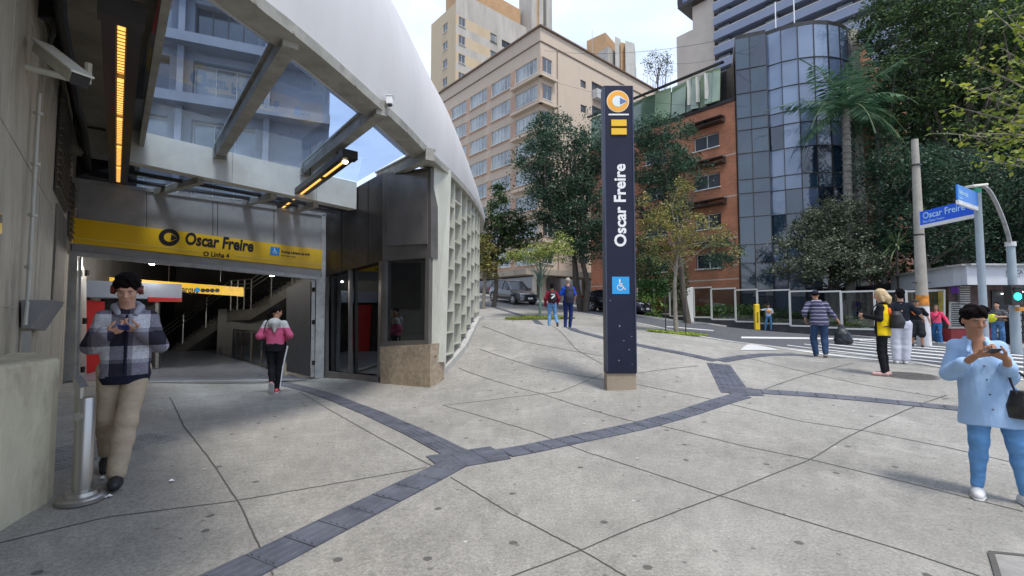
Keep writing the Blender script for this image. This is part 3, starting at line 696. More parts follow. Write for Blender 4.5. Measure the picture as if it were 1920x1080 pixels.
def wallrect(mb, t0, t1, z0, z1, o, th):
    slab(mb, [wallp(t1)+QD*o+[0,0,z0], wallp(t0)+QD*o+[0,0,z0], wallp(t0)+QD*o+[0,0,z1], wallp(t1)+QD*o+[0,0,z1]], QD, th)
wallrect(mb, 1.9, 3.9, 3.2, 4.7, .03, .02); gr = mb.build('vent_grille', M_dark, lw)
mb = MB()
for k in range(14): z_ = 3.25+k*.105; mb.bar(wallp(1.92)+QD*.05+[0,0,z_], wallp(3.88)+QD*.05+[0,0,z_], .04, .012)
mb.build('grille_slats', M_bronze, gr)
mb = MB(); wallrect(mb, .3, 1.2, 2.9, 4.0, .03, .02); gr = mb.build('vent_grille', M_dark, lw)
mb = MB()
for k in range(10): z_ = 2.95+k*.105; mb.bar(wallp(.32)+QD*.05+[0,0,z_], wallp(1.18)+QD*.05+[0,0,z_], .04, .012)
mb.build('grille_slats', M_bronze, gr)
mb = MB(); wallrect(mb, 1.5, 3.4, 1.6, 3.1, .025, .02); mb.build('access_panel', mat('wall_panel', (.16,.14,.115), .8, var=.25, stain=.5), lw)
# pipes and cables, fixed on the wall
M_pipe = mat('conduit_pale', (.42,.41,.36), .5, var=.1)
mb = MB(); pa = W(74,175,.06); pb = W(52,560,.06); pc = W(47,610,.06); mb.tube([pa, lerp(pa,pb,.5)+[0,0,0], pb, pc], .016, 8)
for t_ in (.1,.35,.6,.85): mb.box(lerp(pa,pb,t_), (.05,.05,.03))
tag(mb.build('conduit', M_pipe), 'thin pale vertical conduit pipe fixed to the left concrete wall', 'pipe')
mb = MB(); rnd = random.Random(4)
for k in range(6):
    o = .06+.03*k; zz = 4.95-.09*k
    mb.tube([wallp(t_)+QD*(o+rnd.uniform(-.02,.02))+[0,0,zz+rnd.uniform(-.03,.03)-.1*(t_<1)] for t_ in np.linspace(10,.2,12)], .022+.012*(k%3), 7)
mb.tube([wallp(6.3)+QD*.1+[0,0,5.0], wallp(6.2)+QD*.12+[0,0,4.4], wallp(6)+QD*.05+[0,0,4.2]], .02, 7)
for t_ in (6.2,5.3): mb.box(wallp(t_)+QD*.1+[0,0,4.62], (.14,.14,.2))
tag(mb.build('cable_bundle', mat('cable_black', (.02,.02,.02), .6, var=.3)), 'bundle of black cables and pipes running under the soffit along the wall', 'cables')
# wall telephone hood
mb = MB(); pa = W(60,565,.02)
wallrect(mb, 6.1, 6.45, 1.28, 1.62, .2, .19)
o_ = MB(); t0_ = 6.05
c = wallp(6.0); 
ph = thing('wall_box', 'small grey metal hood box fixed low on the left concrete wall', 'box', W(60,600,.02))
q0 = W(40,615,.02); q1 = W(72,620,.02); q2 = W(80,566,.02); q3 = W(40,562,.02)
mb = MB(); f0,f1,f2,f3 = [p+QD*g_ for p, g_ in ((q0,.06),(q1,.06),(q2,.2),(q3,.2))]
mb.add([q0,q1,q2,q3,f0,f1,f2,f3], [(4,5,6,7),(0,3,2,1),(0,1,5,4),(1,2,6,5),(2,3,7,6),(3,0,4,7)]); mb.build('hood', mat('box_grey', (.3,.31,.33), .4, metal=.4, var=.1), ph)
mb = MB(); mb.bar(W(50,620,.05), W(48,668,.05), .06, .05); mb.build('bracket', M_alu, ph)
mb = MB(); a = W(-18,398,.03); slab(mb, [W(-18,438,.04), W(4,438,.04), W(4,400,.04), W(-18,396,.04)], QD, .02)
ws = mb.build('wall_sign', M_yel); tag(ws, 'small yellow and black sign at the left edge on the concrete wall', 'sign')
mb = MB(); slab(mb, [W(-18,420,.045), W(4,418,.045), W(4,402,.045), W(-18,398,.045)], QD, .004); mb.build('sign_band', M_ink, ws)
# low concrete block with a rounded end
ba = G(92,938); bb = G(-6,1000)
bl_ = []
top = 1.14
for p in [bb+[-.4,-1.5,0], bb, lerp(bb,ba,.55)+[.0,0,0], lerp(bb,ba,.85)+[.015,.02,0], ba+[.0,.03,0], ba+[-.05,.08,0], ba+[-.2,.2,0], ba+[-.7,.55,0], ba+[-2.2,.3,0], bb+[-2.6,-1.5,0]]: bl_.append((p[0],p[1]))
mb = MB(); mb.prism(bl_, -.1, top); tag(mb.build('concrete_block', M_block, bevel=.03), 'stained low concrete block with chipped rounded end at the lower left edge', 'block')
# ---------------- lights hanging under the canopy
def light_bar(name, A, B, w_, h_, n, label, near_bulb=False):
    A = np.array(A); B = np.array(B); t = thing(name, label, 'light', A); d = (B-A)/np.linalg.norm(B-A)
    mb = MB(); sd_ = np.cross(d, [0,0,1]); sd_ /= np.linalg.norm(sd_)
    mb.bar(A+sd_*w_*.32, B+sd_*w_*.32, w_*.36, h_); mb.bar(A-sd_*w_*.32, B-sd_*w_*.32, w_*.36, h_); mb.bar(A+[0,0,h_*.3], B+[0,0,h_*.3], w_*.9, h_*.35)
    mb.bar(A-d*.04, A+d*.12, w_*1.15, h_*1.25); mb.build('housing', M_dark, t)
    Ln = np.linalg.norm(B-A)
    for k in range(n):
        a = A+d*(Ln*(k+.08)/n+.12*(k==0)); b = A+d*(Ln*(k+.92)/n)
        mb = MB(); mb.bar(a-[0,0,h_*.32], b-[0,0,h_*.32], w_*.2, h_*.2); tb_ = mb.build('lamp_tube', M_lampw, t)
        if not near_bulb or k > 5:
            mb = MB(); m_ = 14
            for j in range(m_): q = lerp(a,b,(j+.5)/m_)-np.array([0,0,h_*.44]); mb.bar(q-sd_*w_*.14, q+sd_*w_*.14, .012, .006)
            mb.build('lamp_louvre', M_bronze, tb_)
    return t
A = onz(231,-40,4.22); A = onz(229,18,4.24); B = onz(222,338,4.24)
light_bar('light_bar', A, B, .29, .16, 5, 'long dark light bar with amber tubes along the soffit edge at left')
A = P(655,290,8.0); B = P(527,388,10.9)
t = light_bar('light_bar', A, B, .24, .12, 3, 'dark light bar with glowing end bulb hung from the glass roof on rods', True)
mb = MB(); mb.lathe(A+(B-A)*.045-[0,0,.11], [(0,0),(.035,.01),(.05,.04),(.04,.07),(0,.08)], 12); mb.build('bulb', M_lampb, t, smooth=True)
mb = MB()
for s_ in (.1,.14,.5,.86): q = lerp(A,B,s_); mb.tube([q, q+[0,0,.42]], .014, 6)
mb.build('hanger_rod', M_dark, t)
# ---------------- inside the hall
I = lambda px, py, Y: P(px, py, Y)
hs = thing('hanging_sign', 'long yellow sign with Embarque lettering hung inside the hall', 'sign', I(320,540,13.5))
a0 = I(160,522,12.2); a1 = I(457,541,14.6); xd2 = a1-a0; xd2[2] = 0; xd2 /= np.linalg.norm(xd2); n4 = np.array([xd2[1],-xd2[0],0])
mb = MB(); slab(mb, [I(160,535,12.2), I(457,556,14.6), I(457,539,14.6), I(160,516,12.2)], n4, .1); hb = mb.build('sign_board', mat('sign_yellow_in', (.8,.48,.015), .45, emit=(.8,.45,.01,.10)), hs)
Hx = lambda px, py: hit(px, py, I(160,535,12.2)+n4*.004, n4)
text_mesh('lettering', 'Embarque', .27, M_ink, hb, Hx(316,546.5), (a1-a0), (0,0,1), bold=.006, squash=.66)
mb = MB()
for px in (380.5,389,398,407.5): ring(mb, Hx(px,544.6), xd2, (0,0,1), 0, .062, 16)
mb.build('round_icons', M_ink, hb); mb = MB(); ring(mb, Hx(370,543.5), xd2, (0,0,1), 0, .07, 16); mb.build('round_icon', M_blue, hb)
mb = MB()
for px, Yq in ((316,13.4),(413,14.2)): q = I(px,528,Yq); mb.tube([q, q*[1,1,0]+[0,0,4.0]], .015, 6)
mb.build('hanger_rod', M_dark, hs)
# kiosk with grey fascia and red shutter
kk = thing('kiosk', 'grey and red kiosk counter standing inside the hall at left', 'kiosk', I(200,700,11.3))
ka = I(150,690,10.7); kb = I(340,680,12.6); kd = (kb-ka)*[1,1,0]; kd /= np.linalg.norm(kd); kn = np.array([kd[1],-kd[0],0])
Kp = lambda px, py, o=0: hit(px, py, ka+kn*o, kn)
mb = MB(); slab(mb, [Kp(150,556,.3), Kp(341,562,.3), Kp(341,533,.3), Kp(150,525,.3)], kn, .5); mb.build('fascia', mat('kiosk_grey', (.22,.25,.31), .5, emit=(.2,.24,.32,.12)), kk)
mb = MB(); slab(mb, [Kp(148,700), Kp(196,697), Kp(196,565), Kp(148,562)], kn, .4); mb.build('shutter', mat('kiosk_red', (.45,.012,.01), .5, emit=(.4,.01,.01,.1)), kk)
mb = MB(); slab(mb, [Kp(278,566,.32), Kp(341,566,.32), Kp(341,559,.32), Kp(278,557,.32)], kn, .05); mb.build('red_band', M_red, kk)
mb = MB(); slab(mb, [Kp(196,695,-.3), Kp(300,690,-.3), Kp(300,560,-.3), Kp(196,560,-.3)], kn, .2); mb.build('back_panel', M_int, kk)
mb = MB(); mb.bar(Kp(293,690,.2), Kp(293,560,.2), .07, .07); mb.build('post', M_alu, kk)
# staircase rising to the right
sr = thing('staircase', 'dark staircase with steel handrails rising to the right in the hall', 'stairs', I(330,665,17))
S0 = I(300,668,17.0); S1 = I(432,577,16.2); S2 = I(470,575,16.0); S3 = I(590,500,15.2)
dp = np.array([.5,1.6,0])
mb = MB()
for a, b in ((S0,S1),(S1,S2),(S2,S3)):
    mb.hexa([a-[0,0,.45], b-[0,0,.45], b+dp-[0,0,.45], a+dp-[0,0,.45]], [a-[0,0,.08], b-[0,0,.08], b+dp-[0,0,.08], a+dp-[0,0,.08]])
mb.build('stringer', mat('stair_concrete', (.10,.095,.085), .7, var=.2), sr)
mb = MB()
for a, b, n_ in ((S0,S1,17),(S2,S3,14)):
    for k in range(n_):
        p = lerp(a,b,(k+.5)/n_); w_ = (b-a)/n_; mb.hexa([p-w_*.5*[1,1,0]-[0,0,.1], p+w_*.5*[1,1,0]-[0,0,.1], p+w_*.5*[1,1,0]+dp-[0,0,.1], p-w_*.5*[1,1,0]+dp-[0,0,.1]], [p-w_*.5*[1,1,0]+[0,0,.05], p+w_*.5*[1,1,0]+[0,0,.05], p+w_*.5*[1,1,0]+dp+[0,0,.05], p-w_*.5*[1,1,0]+dp+[0,0,.05]])
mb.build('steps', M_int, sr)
mb = MB(); M_steel = mat('brushed_steel', (.42,.41,.39), .3, metal=.85, var=.1, scale=8, stretch=(1,1,.2))
for off in (0, 1):
    for h_ in (.95,.8,.65):
        mb.tube([q+dp*off+[0,0,h_] for q in (S0,S1,S2,S3)], .022, 6)
    for a, b in ((S0,S1),(S1,S2),(S2,S3)):
        for s_ in (0,.33,.66): q = lerp(a,b,s_)+dp*off; mb.tube([q-[0,0,.1], q+[0,0,.95]], .025, 6)
mb.build('handrail', M_steel, sr)
mb = MB()
for a, b in ((S0,S1),(S2,S3)): mb.quad(a+[0,0,.0], b+[0,0,.0], b+[0,0,.6], a+[0,0,.6])
mb.build('balustrade_glass', M_glassdark, sr)
# glass barrier to the right in the hall
gb = thing('glass_barrier', 'low glass barrier with steel frame inside the hall beside the doorway', 'barrier', I(470,700,12.6))
a, b = I(437,668,15.2), I(512,688,12.6); a[2] = gz(a[0],a[1]); b[2] = gz(b[0],b[1]); mb = MB()
for z_ in (.06,1.0): mb.bar(a+[0,0,z_], b+[0,0,z_], .05, .05)
for s_ in (0,.25,.5,.75,1): q = lerp(a,b,s_); mb.bar(q, q+[0,0,1.0], .05, .05)
mb.build('frame', M_bronze, gb); mb = MB(); mb.quad(a+[0,0,.08], b+[0,0,.08], b+[0,0,.96], a+[0,0,.96]); mb.build('glass', M_glassdark, gb)
q = I(455,620,16.5); q[2] = gz(q[0],q[1]); mb = MB(); mb.box(q+[0,0,.85], (1.5,.25,1.7), .3); mb.build('partition_panel', mat('partition_grey', (.13,.13,.125), .7)); tag(bpy.data.objects['partition_panel'], 'plain grey partition panel under the staircase behind the glass barrier', 'panel')
# two lit ceiling lamps in the hall
for k, (px, py, Y, lb) in enumerate(((285,494,11.6,'small bright ceiling lamp in the hall above the kiosk'),(510,516,13,'small bright ceiling lamp in the hall above the staircase'))):
    q = I(px,py,Y); t = thing('ceiling_lamp', lb, 'lamp', q, group='ceiling lamps in the hall')
    pl = bpy.data.lights.new('lamp_light', 'POINT'); pl.energy = 75; pl.shadow_soft_size = .1; pl.color = (1,.95,.88); po = bpy.data.objects.new('lamp_light', pl); COL.objects.link(po); po.parent = t; po.location = (0,0,-.12)
    mb = MB(); mb.lathe(q-[0,0,.03], [(0,0),(.05,.0),(.06,.03),(0,.03)], 12); mb.build('bulb', M_lampi, t)
    mb = MB(); mb.lathe(q+[0,0,.002], [(.13,0),(.12,.05),(.03,.07)], 14); mb.tube([q+[0,0,.06], q*[1,1,0]+[0,0,4.02]], .012, 6); mb.build('shade', M_dark, t)
# cameras
sc1 = thing('security_camera', 'long beige security camera on an arm at the top of the left wall', 'camera', W(62,128,0))
ca_ = W(48,125,.0); cb2 = ca_+QD*.42+np.array([0,0,-.02])
mb = MB(); mb.tube([ca_, cb2], .03, 8); mb.tube([cb2, cb2+[0,0,.2]], .03, 8); mb.build('arm', M_cream, sc1)
mb = MB(); h0 = P(78,92,4.15); h1 = P(150,150,3.75); mb.bar(h0, h1, .12, .1); hd = mb.build('housing', M_cream, sc1, bevel=.01)
mb = MB(); mb.bar(h0+[0,0,.065], h1+(h1-h0)*.06+[0,0,.065], .15, .015); mb.build('sunshield', M_pale, hd)
mb = MB(); mb.bar(h1, h1+(h1-h0)*.01, .12, .1); mb.build('lens_glass', M_ink, hd)
q = onz(733,195,4.6); sc2 = thing('security_camera', 'small white square camera fixed to the curved canopy edge', 'camera', q)
mb = MB(); mb.box(q+[0,-.06,.02], (.09,.1,.12)); mb.box(q+[0,-.06,.085], (.11,.12,.015)); mb.build('housing', M_wht, sc2, bevel=.01); mb = MB(); mb.lathe(q+[0,-.07,-.075], [(0,0),(.03,.01),(.035,.04)], 12); mb.build('lens', M_dark, sc2)

mb = MB(); s_ = drape(np.array([DL[:2]+inn[:2]*.12, DL[:2]+inn[:2]*12-dd[:2]*1.0]), np.array([DR[:2]+inn[:2]*.12, DR[:2]+inn[:2]*12+dd[:2]*1.5]), .005, m=10); mb.add(s_.v, s_.f)
struct(mb.build('hall_floor', mat('hall_floor_tile', (.17,.19,.23), .35, var=.15, scale=2)))
# ------------------------------------------------------------------ buildings
M_b1 = mat('b1_cream', (.57,.465,.36), .85, var=.07, scale=1.2, stain=.25, stain_col=(.42,.33,.26), sscale=1.2, stretch=(1,1,.4))
M_b1s = mat('b1_salmon', (.52,.34,.24), .85, var=.09, scale=3, stain=.2, stain_col=(.36,.2,.15))
M_b2 = mat('b2_ochre', (.52,.41,.27), .85, var=.12, scale=.5, stain=.5, stain_col=(.36,.3,.23), sscale=.5, stretch=(1,1,.25))
M_b2w = mat('b2_grey', (.45,.42,.37), .85, var=.12, scale=.6, stain=.5, stain_col=(.25,.23,.2), sscale=.8, stretch=(1,1,.2))
M_org = mat('render_orange', (.47,.29,.15), .85, var=.12, stain=.3)
M_frame = mat('window_frame_white', (.6,.6,.57), .5, var=.05)
M_frameb = mat('window_frame_bronze', (.13,.11,.09), .5, var=.1)
def pane_mat(name, c1, c2, sc_=.6, rough=.08):
    if name in MATS: return MATS[name]
    m = bpy.data.materials.new(name); m.use_nodes = True; nt = m.node_tree; b = nt.nodes['Principled BSDF']; L = nt.links.new
    tc = N(nt,'ShaderNodeTexCoord'); n = N(nt,'ShaderNodeTexNoise'); n.inputs['Scale'].default_value = sc_; n.inputs['Detail'].default_value = 2; L(tc.outputs['Object'], n.inputs[0])
    ge = N(nt,'ShaderNodeNewGeometry'); ad = N(nt,'ShaderNodeMath'); ad.operation='MULTIPLY_ADD'; L(ge.outputs['Random Per Island'], ad.inputs[0]); ad.inputs[1].default_value=.5; L(n.outputs[0], ad.inputs[2])
    r = N(nt,'ShaderNodeValToRGB'); r.color_ramp.elements[0].position=.45; r.color_ramp.elements[1].position=.95; r.color_ramp.elements[0].color=(*c1,1); r.color_ramp.elements[1].color=(*c2,1); L(ad.outputs[0], r.inputs[0])
    L(r.outputs[0], b.inputs['Base Color']); b.inputs['Roughness'].default_value = rough; b.inputs['Specular IOR Level'].default_value = 1.0; b.inputs['Coat Weight'].default_value = .5; b.inputs['Coat Roughness'].default_value = .03
    MATS[name] = m; return m
M_pane = pane_mat('pane_curtained', (.05,.06,.07), (.38,.42,.42))
M_paned = pane_mat('pane_dark', (.012,.016,.022), (.07,.08,.09))
def facade(parent, O, e, length, z0, z1, wins, n, m_wall, band=None, name='wall', rec=.14, cs=None):
    """wall sheet with real openings; wins: (a0,a1,z0,z1,kind); reveals, frames and panes set back"""
    O = np.array([O[0],O[1],0.]); e = np.asarray(e); n = np.asarray(n)
    xs = sorted({0., length}|{v for w_ in wins for v in w_[:2] if 0 < v < length}); zs = sorted({z0, z1}|{v for w_ in wins for v in w_[2:4]}|({v for b in band[0] for v in b if z0 < v < z1} if band else set()))
    X = lambda a, z, d=0: O+e*a+n*d+np.array([0,0,z])
    mb = MB()
    for a0, a1 in zip(xs[:-1], xs[1:]):
        for c0_, c1_ in zip(zs[:-1], zs[1:]):
            am, cm = (a0+a1)/2, (c0_+c1_)/2
            if any(w_[0] < am < w_[1] and w_[2] < cm < w_[3] for w_ in wins): continue
            mb.m = 1 if band and any(b[0] < cm < b[1] for b in band[0]) and band[2] < am < band[3] else 0
            mb.quad(X(a0,c0_), X(a1,c0_), X(a1,c1_), X(a0,c1_))
    mb.m = 0
    for a0,a1,c0_,c1_,k in wins:
        a0 = max(a0,0); a1 = min(a1,length)
        mb.quad(X(a0,c0_), X(a0,c0_,-rec), X(a1,c0_,-rec), X(a1,c0_)); mb.quad(X(a0,c1_), X(a1,c1_), X(a1,c1_,-rec), X(a0,c1_,-rec))
        mb.quad(X(a0,c0_), X(a0,c1_), X(a0,c1_,-rec), X(a0,c0_,-rec)); mb.quad(X(a1,c0_), X(a1,c0_,-rec), X(a1,c1_,-rec), X(a1,c1_))
    w = mb.build(name, [m_wall]+([band[1]] if band else []), parent)
    for a0,a1,c0_,c1_,k in wins:
        nm, mf, mp_, nd, sill = KIND[k]
        mb = MB(); f_ = .05; d = -rec+.04
        for z in (c0_+f_/2, c1_-f_/2): mb.bar(X(a0,z,d), X(a1,z,d), .06, f_)
        for j in range(nd+1):
            a = a0+f_/2+(a1-a0-f_)*j/nd; mb.bar(X(a,c0_,d), X(a,c1_,d), f_, .05, up=n)
        if sill: mb.bar(X(a0-.06,c0_-.04,.05), X(a1+.06,c0_-.04,.05), .16, .07)
        fo = mb.build('window', mf, parent)
        mb = MB()
        for j in range(nd):
            p0 = a0+(a1-a0)*j/nd; p1 = a0+(a1-a0)*(j+1)/nd; mb.quad(X(p0,c0_,d-.01), X(p1,c0_,d-.01), X(p1,c1_,d-.01), X(p0,c1_,d-.01))
        mb.build('pane', mp_, fo)
    return w
KIND = {'w6': ('window', M_frame, M_pane, 6, 1), 'w3': ('window', M_frame, M_pane, 3, 1), 'w2': ('window', M_frame, M_paned, 2, 1), 'w1': ('window', M_frameb, M_paned, 1, 0), 'wd': ('window', M_frameb, M_paned, 4, 0), 'w4': ('window', M_frameb, M_pane, 4, 1)}
# --- cream and salmon apartment block on the corner
C1 = np.array([2.85,45,0]); b1 = thing('apartment_block', 'cream and salmon apartment block with bands of white framed windows behind the trees', 'building', (2.85,45,2))
Z1 = 30.1; rows = [27.15-2.75*k for k in range(8)]
wl_ = []; wr_ = []; bands = []
for k, zt_ in enumerate(rows):
    for j in range(5):
        a = .55+j*4.1; wl_.append((a, a+3.3, zt_-1.6, zt_, 'w6'))
    bands.append((zt_-1.95, zt_+.02))
    wr_.append((.25, 1.65, zt_-1.6, zt_, 'w2')); 
    wr_.append((6.0, 6.9, zt_-1.25, zt_-.45, 'w1'))
    wr_.append((7.9, 10.2, zt_-1.9, zt_, 'wd')); wr_.append((14, 16, zt_-1.3, zt_, 'w2'))
facade(b1, C1, PD, 21, 1.5, Z1, wl_, -QD, M_b1, (bands, M_b1s, .3, 21)); facade(b1, C1, QD, 22, 1.5, Z1, wr_, -PD, M_b1, (bands, M_b1s, -.1, .26))
far_c = C1+PD*21+QD*22
mb = MB(); mb.prism([tuple(p[:2]) for p in (C1+PD*.3+QD*.3, C1+QD*21.7+PD*.3, far_c-PD*.3-QD*.3, C1+PD*20.7+QD*.3)], Z1-.6, Z1-.2); mb.build('roof', M_b2w, b1)
mb = MB()
for e_, l_, n_ in ((PD,21,-QD),(QD,22,-PD)):
    mb.bar(C1+n_*.06-e_*.1+[0,0,Z1+.05], C1+e_*l_+n_*.06+[0,0,Z1+.05], .3, .14)
    mb.bar(C1+n_*.03+[0,0,Z1-1.5], C1+e_*l_+n_*.03+[0,0,Z1-1.5], .1, .1)
mb.build('cornice', mat('cornice_brown', (.18,.12,.09), .8), b1)
mb = MB()
for zt_ in rows[:-1]:
    zz = zt_-2.15
    mb = MB(); mb.bar(C1-QD*.22-PD*.35+[0,0,zz], C1+PD*4.2-QD*.22+[0,0,zz], .5, .28); mb.bar(C1-PD*.22-QD*.35+[0,0,zz], C1+QD*1.95-PD*.22+[0,0,zz], .5, .28); mb.build('corner_ledge', M_b1, b1)
mb = MB(); mb.tube([C1+QD*2.35-PD*.08+[0,0,3], C1+QD*2.35-PD*.08+[0,0,Z1-1.5]], .05, 6); mb.build('drain_pipe', mat('pipe_brown', (.3,.22,.17), .7), b1)
mb = MB()
for zt_ in rows[:5]: mb = MB(); q = C1+QD*9.05-PD*.35+[0,0,zt_-1.55]; mb.hexa([q-QD*1.1-PD*.35-[0,0,.5], q+QD*1.1-PD*.35-[0,0,.5], q+QD*1.1+PD*.33-[0,0,.5], q-QD*1.1+PD*.33-[0,0,.5]], [q-QD*1.1-PD*.35+[0,0,.5], q+QD*1.1-PD*.35+[0,0,.5], q+QD*1.1+PD*.33+[0,0,.5], q-QD*1.1+PD*.33+[0,0,.5]]); mb.build('balcony', mat('balcony_grey', (.5,.5,.49), .7), b1)
mb = MB()
for a, b, h_ in ((5,3,1.6),(9,12,1.3)): q = C1+QD*a+PD*5; mb.bar(q+[0,0,Z1+.5], q+QD*b+[0,0,Z1+.5], 6, h_)
mb.build('roof_room', M_b1, b1)
mb = MB(); q = C1+PD*1.5+QD*3.0; mb.tube([q+[0,0,Z1], q+[0,0,Z1+5.2]], [.05,.02], 6); q2_ = C1+PD*2+QD*10.5; mb.tube([q2_+[0,0,Z1], q2_+[0,0,Z1+5.0]], [.05,.02], 6); mb.build('mast', M_alu, b1)
# garage and shopfront at its foot
mb = MB()
g0 = C1-QD*1.1; 
for a, b in ((0,4.5),(5.2,9.5),(10.2,15)):
    slab(mb, [g0+PD*b+[0,0,1.5], g0+PD*a+[0,0,1.5], g0+PD*a+[0,0,5.0], g0+PD*b+[0,0,5.0]], -QD, .1)
for a, b in ((.6,5.5),(6.2,11),(11.6,18)):
    slab(mb, [C1-PD*.35+QD*a+[0,0,1.2], C1-PD*.35+QD*b+[0,0,1.2], C1-PD*.35+QD*b+[0,0,4.9], C1-PD*.35+QD*a+[0,0,4.9]], -PD, .1)
mb.build('ground_floor_glazing', M_paned, b1)
mb = MB(); mb.bar(g0-PD*.4+[0,0,5.35], g0+PD*20+[0,0,5.35], 2.6, .55); mb.bar(g0+QD*0-PD*.3+[0,0,5.35], g0+QD*20-PD*1+[0,0,5.35], 1.6, .55)
mb.build('ground_floor_slab', mat('slab_beige', (.36,.31,.25), .85, var=.15, stain=.4), b1)
mb = MB()
for a in (-.2,4.85,9.85,15.2): mb = MB(); mb.bar(g0+PD*a-QD*.05+[0,0,1.3], g0+PD*a-QD*.05+[0,0,5.1], .45, .45); mb.build('pillar', mat('pillar_grey', (.26,.25,.23), .8), b1)
# --- tall ochre tower behind
C2 = np.array([-8.5,68,0]); b2 = thing('tower_block', 'tall ochre and grey tower block, upper left behind the cream block', 'building', (-8.5,68,4))
w_ = [];wl2 = []; bd = []
for k in range(17):
    zt_ = 46.6-2.9*k
    w_ += [(.55,1.75,zt_-1.4,zt_,'w2'), (6.6,7.9,zt_-1.5,zt_-.1,'w4'), (9.0,13.5,zt_-1.5,zt_-.3,'wd')]
    wl2 += [(2.3,3.6,zt_-1.4,zt_,'w2')]; bd.append((zt_-1.5, zt_+.1))
facade(b2, C2, QD, 24, 3, 50.5, w_, -PD, M_b2w, (bd, M_b2, -.1, 6.3)); facade(b2, C2, PD, 7.2, 3, 48.5, wl2, -QD, M_b2)
mb = MB(); mb.prism([tuple(p[:2]) for p in (C2+QD*.3+PD*.3, C2+QD*24+PD*.3, C2+QD*24+PD*7, C2+PD*7+QD*.3)], 47, 48.2); mb.build('roof', M_b2w, b2)
mb = MB()
for a, w2_ in ((14.6,1.2),(16.4,1.0),(18.2,1.4)): mb.prism([tuple(p[:2]) for p in (C2+QD*a-PD*1.2, C2+QD*(a+w2_)-PD*1.2, C2+QD*(a+w2_)+PD*2, C2+QD*a+PD*2)], 3, 58)
mb.build('rib', M_b2w, b2)
mb = MB(); mb.prism([tuple(p[:2]) for p in (C2+QD*15.8-PD*1.0, C2+QD*16.4-PD*1.0, C2+QD*16.4+PD*2, C2+QD*15.8+PD*2)], 3, 58); mb.prism([tuple(p[:2]) for p in (C2+QD*2+PD*1, C2+QD*14+PD*1, C2+QD*14+PD*6, C2+QD*2+PD*6)], 48, 54)
mb.build('stair_shaft', M_org, b2)
# --- far top with orange tank room and ribs
def far_top():
    t = thing('far_apartment_tower', 'distant pale tower top with orange tank room and ribbed flank, right of the cream block', 'building', P(1150,120,95)*[1,1,0])
    Y = 95; A = P(1102,82,Y); A[2] = 0; z = lambda py: CAMZ+(586-py)/870*Y*1.0
    mb = MB(); mb.prism([tuple(p[:2]) for p in (P(1100,60,Y), P(1135,60,Y-3), P(1158,60,Y+2), P(1125,60,Y+6))], 10, z(62)); mb.build('tank_room', M_org, t)
    mb = MB(); mb.prism([tuple(p[:2]) for p in (P(1092,60,Y+1), P(1140,60,Y-5), P(1192,60,Y+3), P(1150,60,Y+12))], 5, z(100)); mb.build('tower_wall', M_b2w, t)
    mb = MB()
    for a, b in ((1153,1163),(1172,1189)): mb.prism([tuple(p[:2]) for p in (P(a,60,Y-4.5), P(b,60,Y-3.5), P(b+2,60,Y), P(a+2,60,Y))], 5, z(78 if a < 1170 else 86))
    mb.build('rib', M_wht2, t); mb = MB(); mb.prism([tuple(p[:2]) for p in (P(1163,60,Y-4), P(1172,60,Y-3.5), P(1174,60,Y), P(1165,60,Y))], 5, z(86)); mb.build('rib_recess', M_org, t)
M_wht2 = mat('b3_grey_white', (.52,.51,.47), .85, var=.15, stain=.4, stain_col=(.35,.33,.3))
far_top()
# --- orange brick office with green glass attic
def brick_mat(name, c1, c2, mortar, scale=6.0):
    m = bpy.data.materials.new(name); m.use_nodes = True; nt = m.node_tree; b = nt.nodes['Principled BSDF']; L = nt.links.new
    tc = N(nt,'ShaderNodeTexCoord'); sx = N(nt,'ShaderNodeSeparateXYZ'); L(tc.outputs['Object'], sx.inputs[0])
    a1 = N(nt,'ShaderNodeMath'); a1.operation='MULTIPLY'; a1.inputs[1].default_value=1.3; L(sx.outputs[1], a1.inputs[0])
    ad = N(nt,'ShaderNodeMath'); ad.operation='SUBTRACT'; L(sx.outputs[0], ad.inputs[0]); L(a1.outputs[0], ad.inputs[1])
    cx = N(nt,'ShaderNodeCombineXYZ'); L(ad.outputs[0], cx.inputs[0]); L(sx.outputs[2], cx.inputs[1])
    br = N(nt,'ShaderNodeTexBrick'); br.inputs['Scale'].default_value=1; br.inputs['Brick Width'].default_value=.42; br.inputs['Row Height'].default_value=.11; br.inputs['Mortar Size'].default_value=.008
    br.inputs['Color1'].default_value=(*c1,1); br.inputs['Color2'].default_value=(*c2,1); br.inputs['Mortar'].default_value=(*mortar,1); L(cx.outputs[0], br.inputs['Vector'])
    n = N(nt,'ShaderNodeTexNoise'); n.inputs['Scale'].default_value=.7; n.inputs['Detail'].default_value=6; L(tc.outputs['Object'], n.inputs[0])
    mr = N(nt,'ShaderNodeMapRange'); mr.inputs[1].default_value=.3; mr.inputs[2].default_value=.7; mr.inputs[3].default_value=.75; mr.inputs[4].default_value=1.2; L(n.outputs[0], mr.inputs[0])
    mu = N(nt,'ShaderNodeMixRGB'); mu.blend_type='MULTIPLY'; mu.inputs[0].default_value=1; L(br.outputs[0], mu.inputs[1]); L(mr.outputs[0], mu.inputs[2]); L(mu.outputs[0], b.inputs['Base Color']); b.inputs['Roughness'].default_value=.85
    return m
M_brick = brick_mat('orange_brick', (.43,.165,.08), (.35,.13,.065), (.32,.19,.13))
M_green = pane_mat('green_glass', (.05,.09,.055), (.24,.32,.2), .35, .12)
C4 = np.array([16.2,33,0]); b4 = thing('brick_office', 'orange brick office building with green glass attic and dark window awnings', 'building', (16.2,33,0))
w4 = []; rowsz = [15.0,11.95,8.9,5.9]
bnd = [(zt_-2.02, zt_-1.94) for zt_ in rowsz]
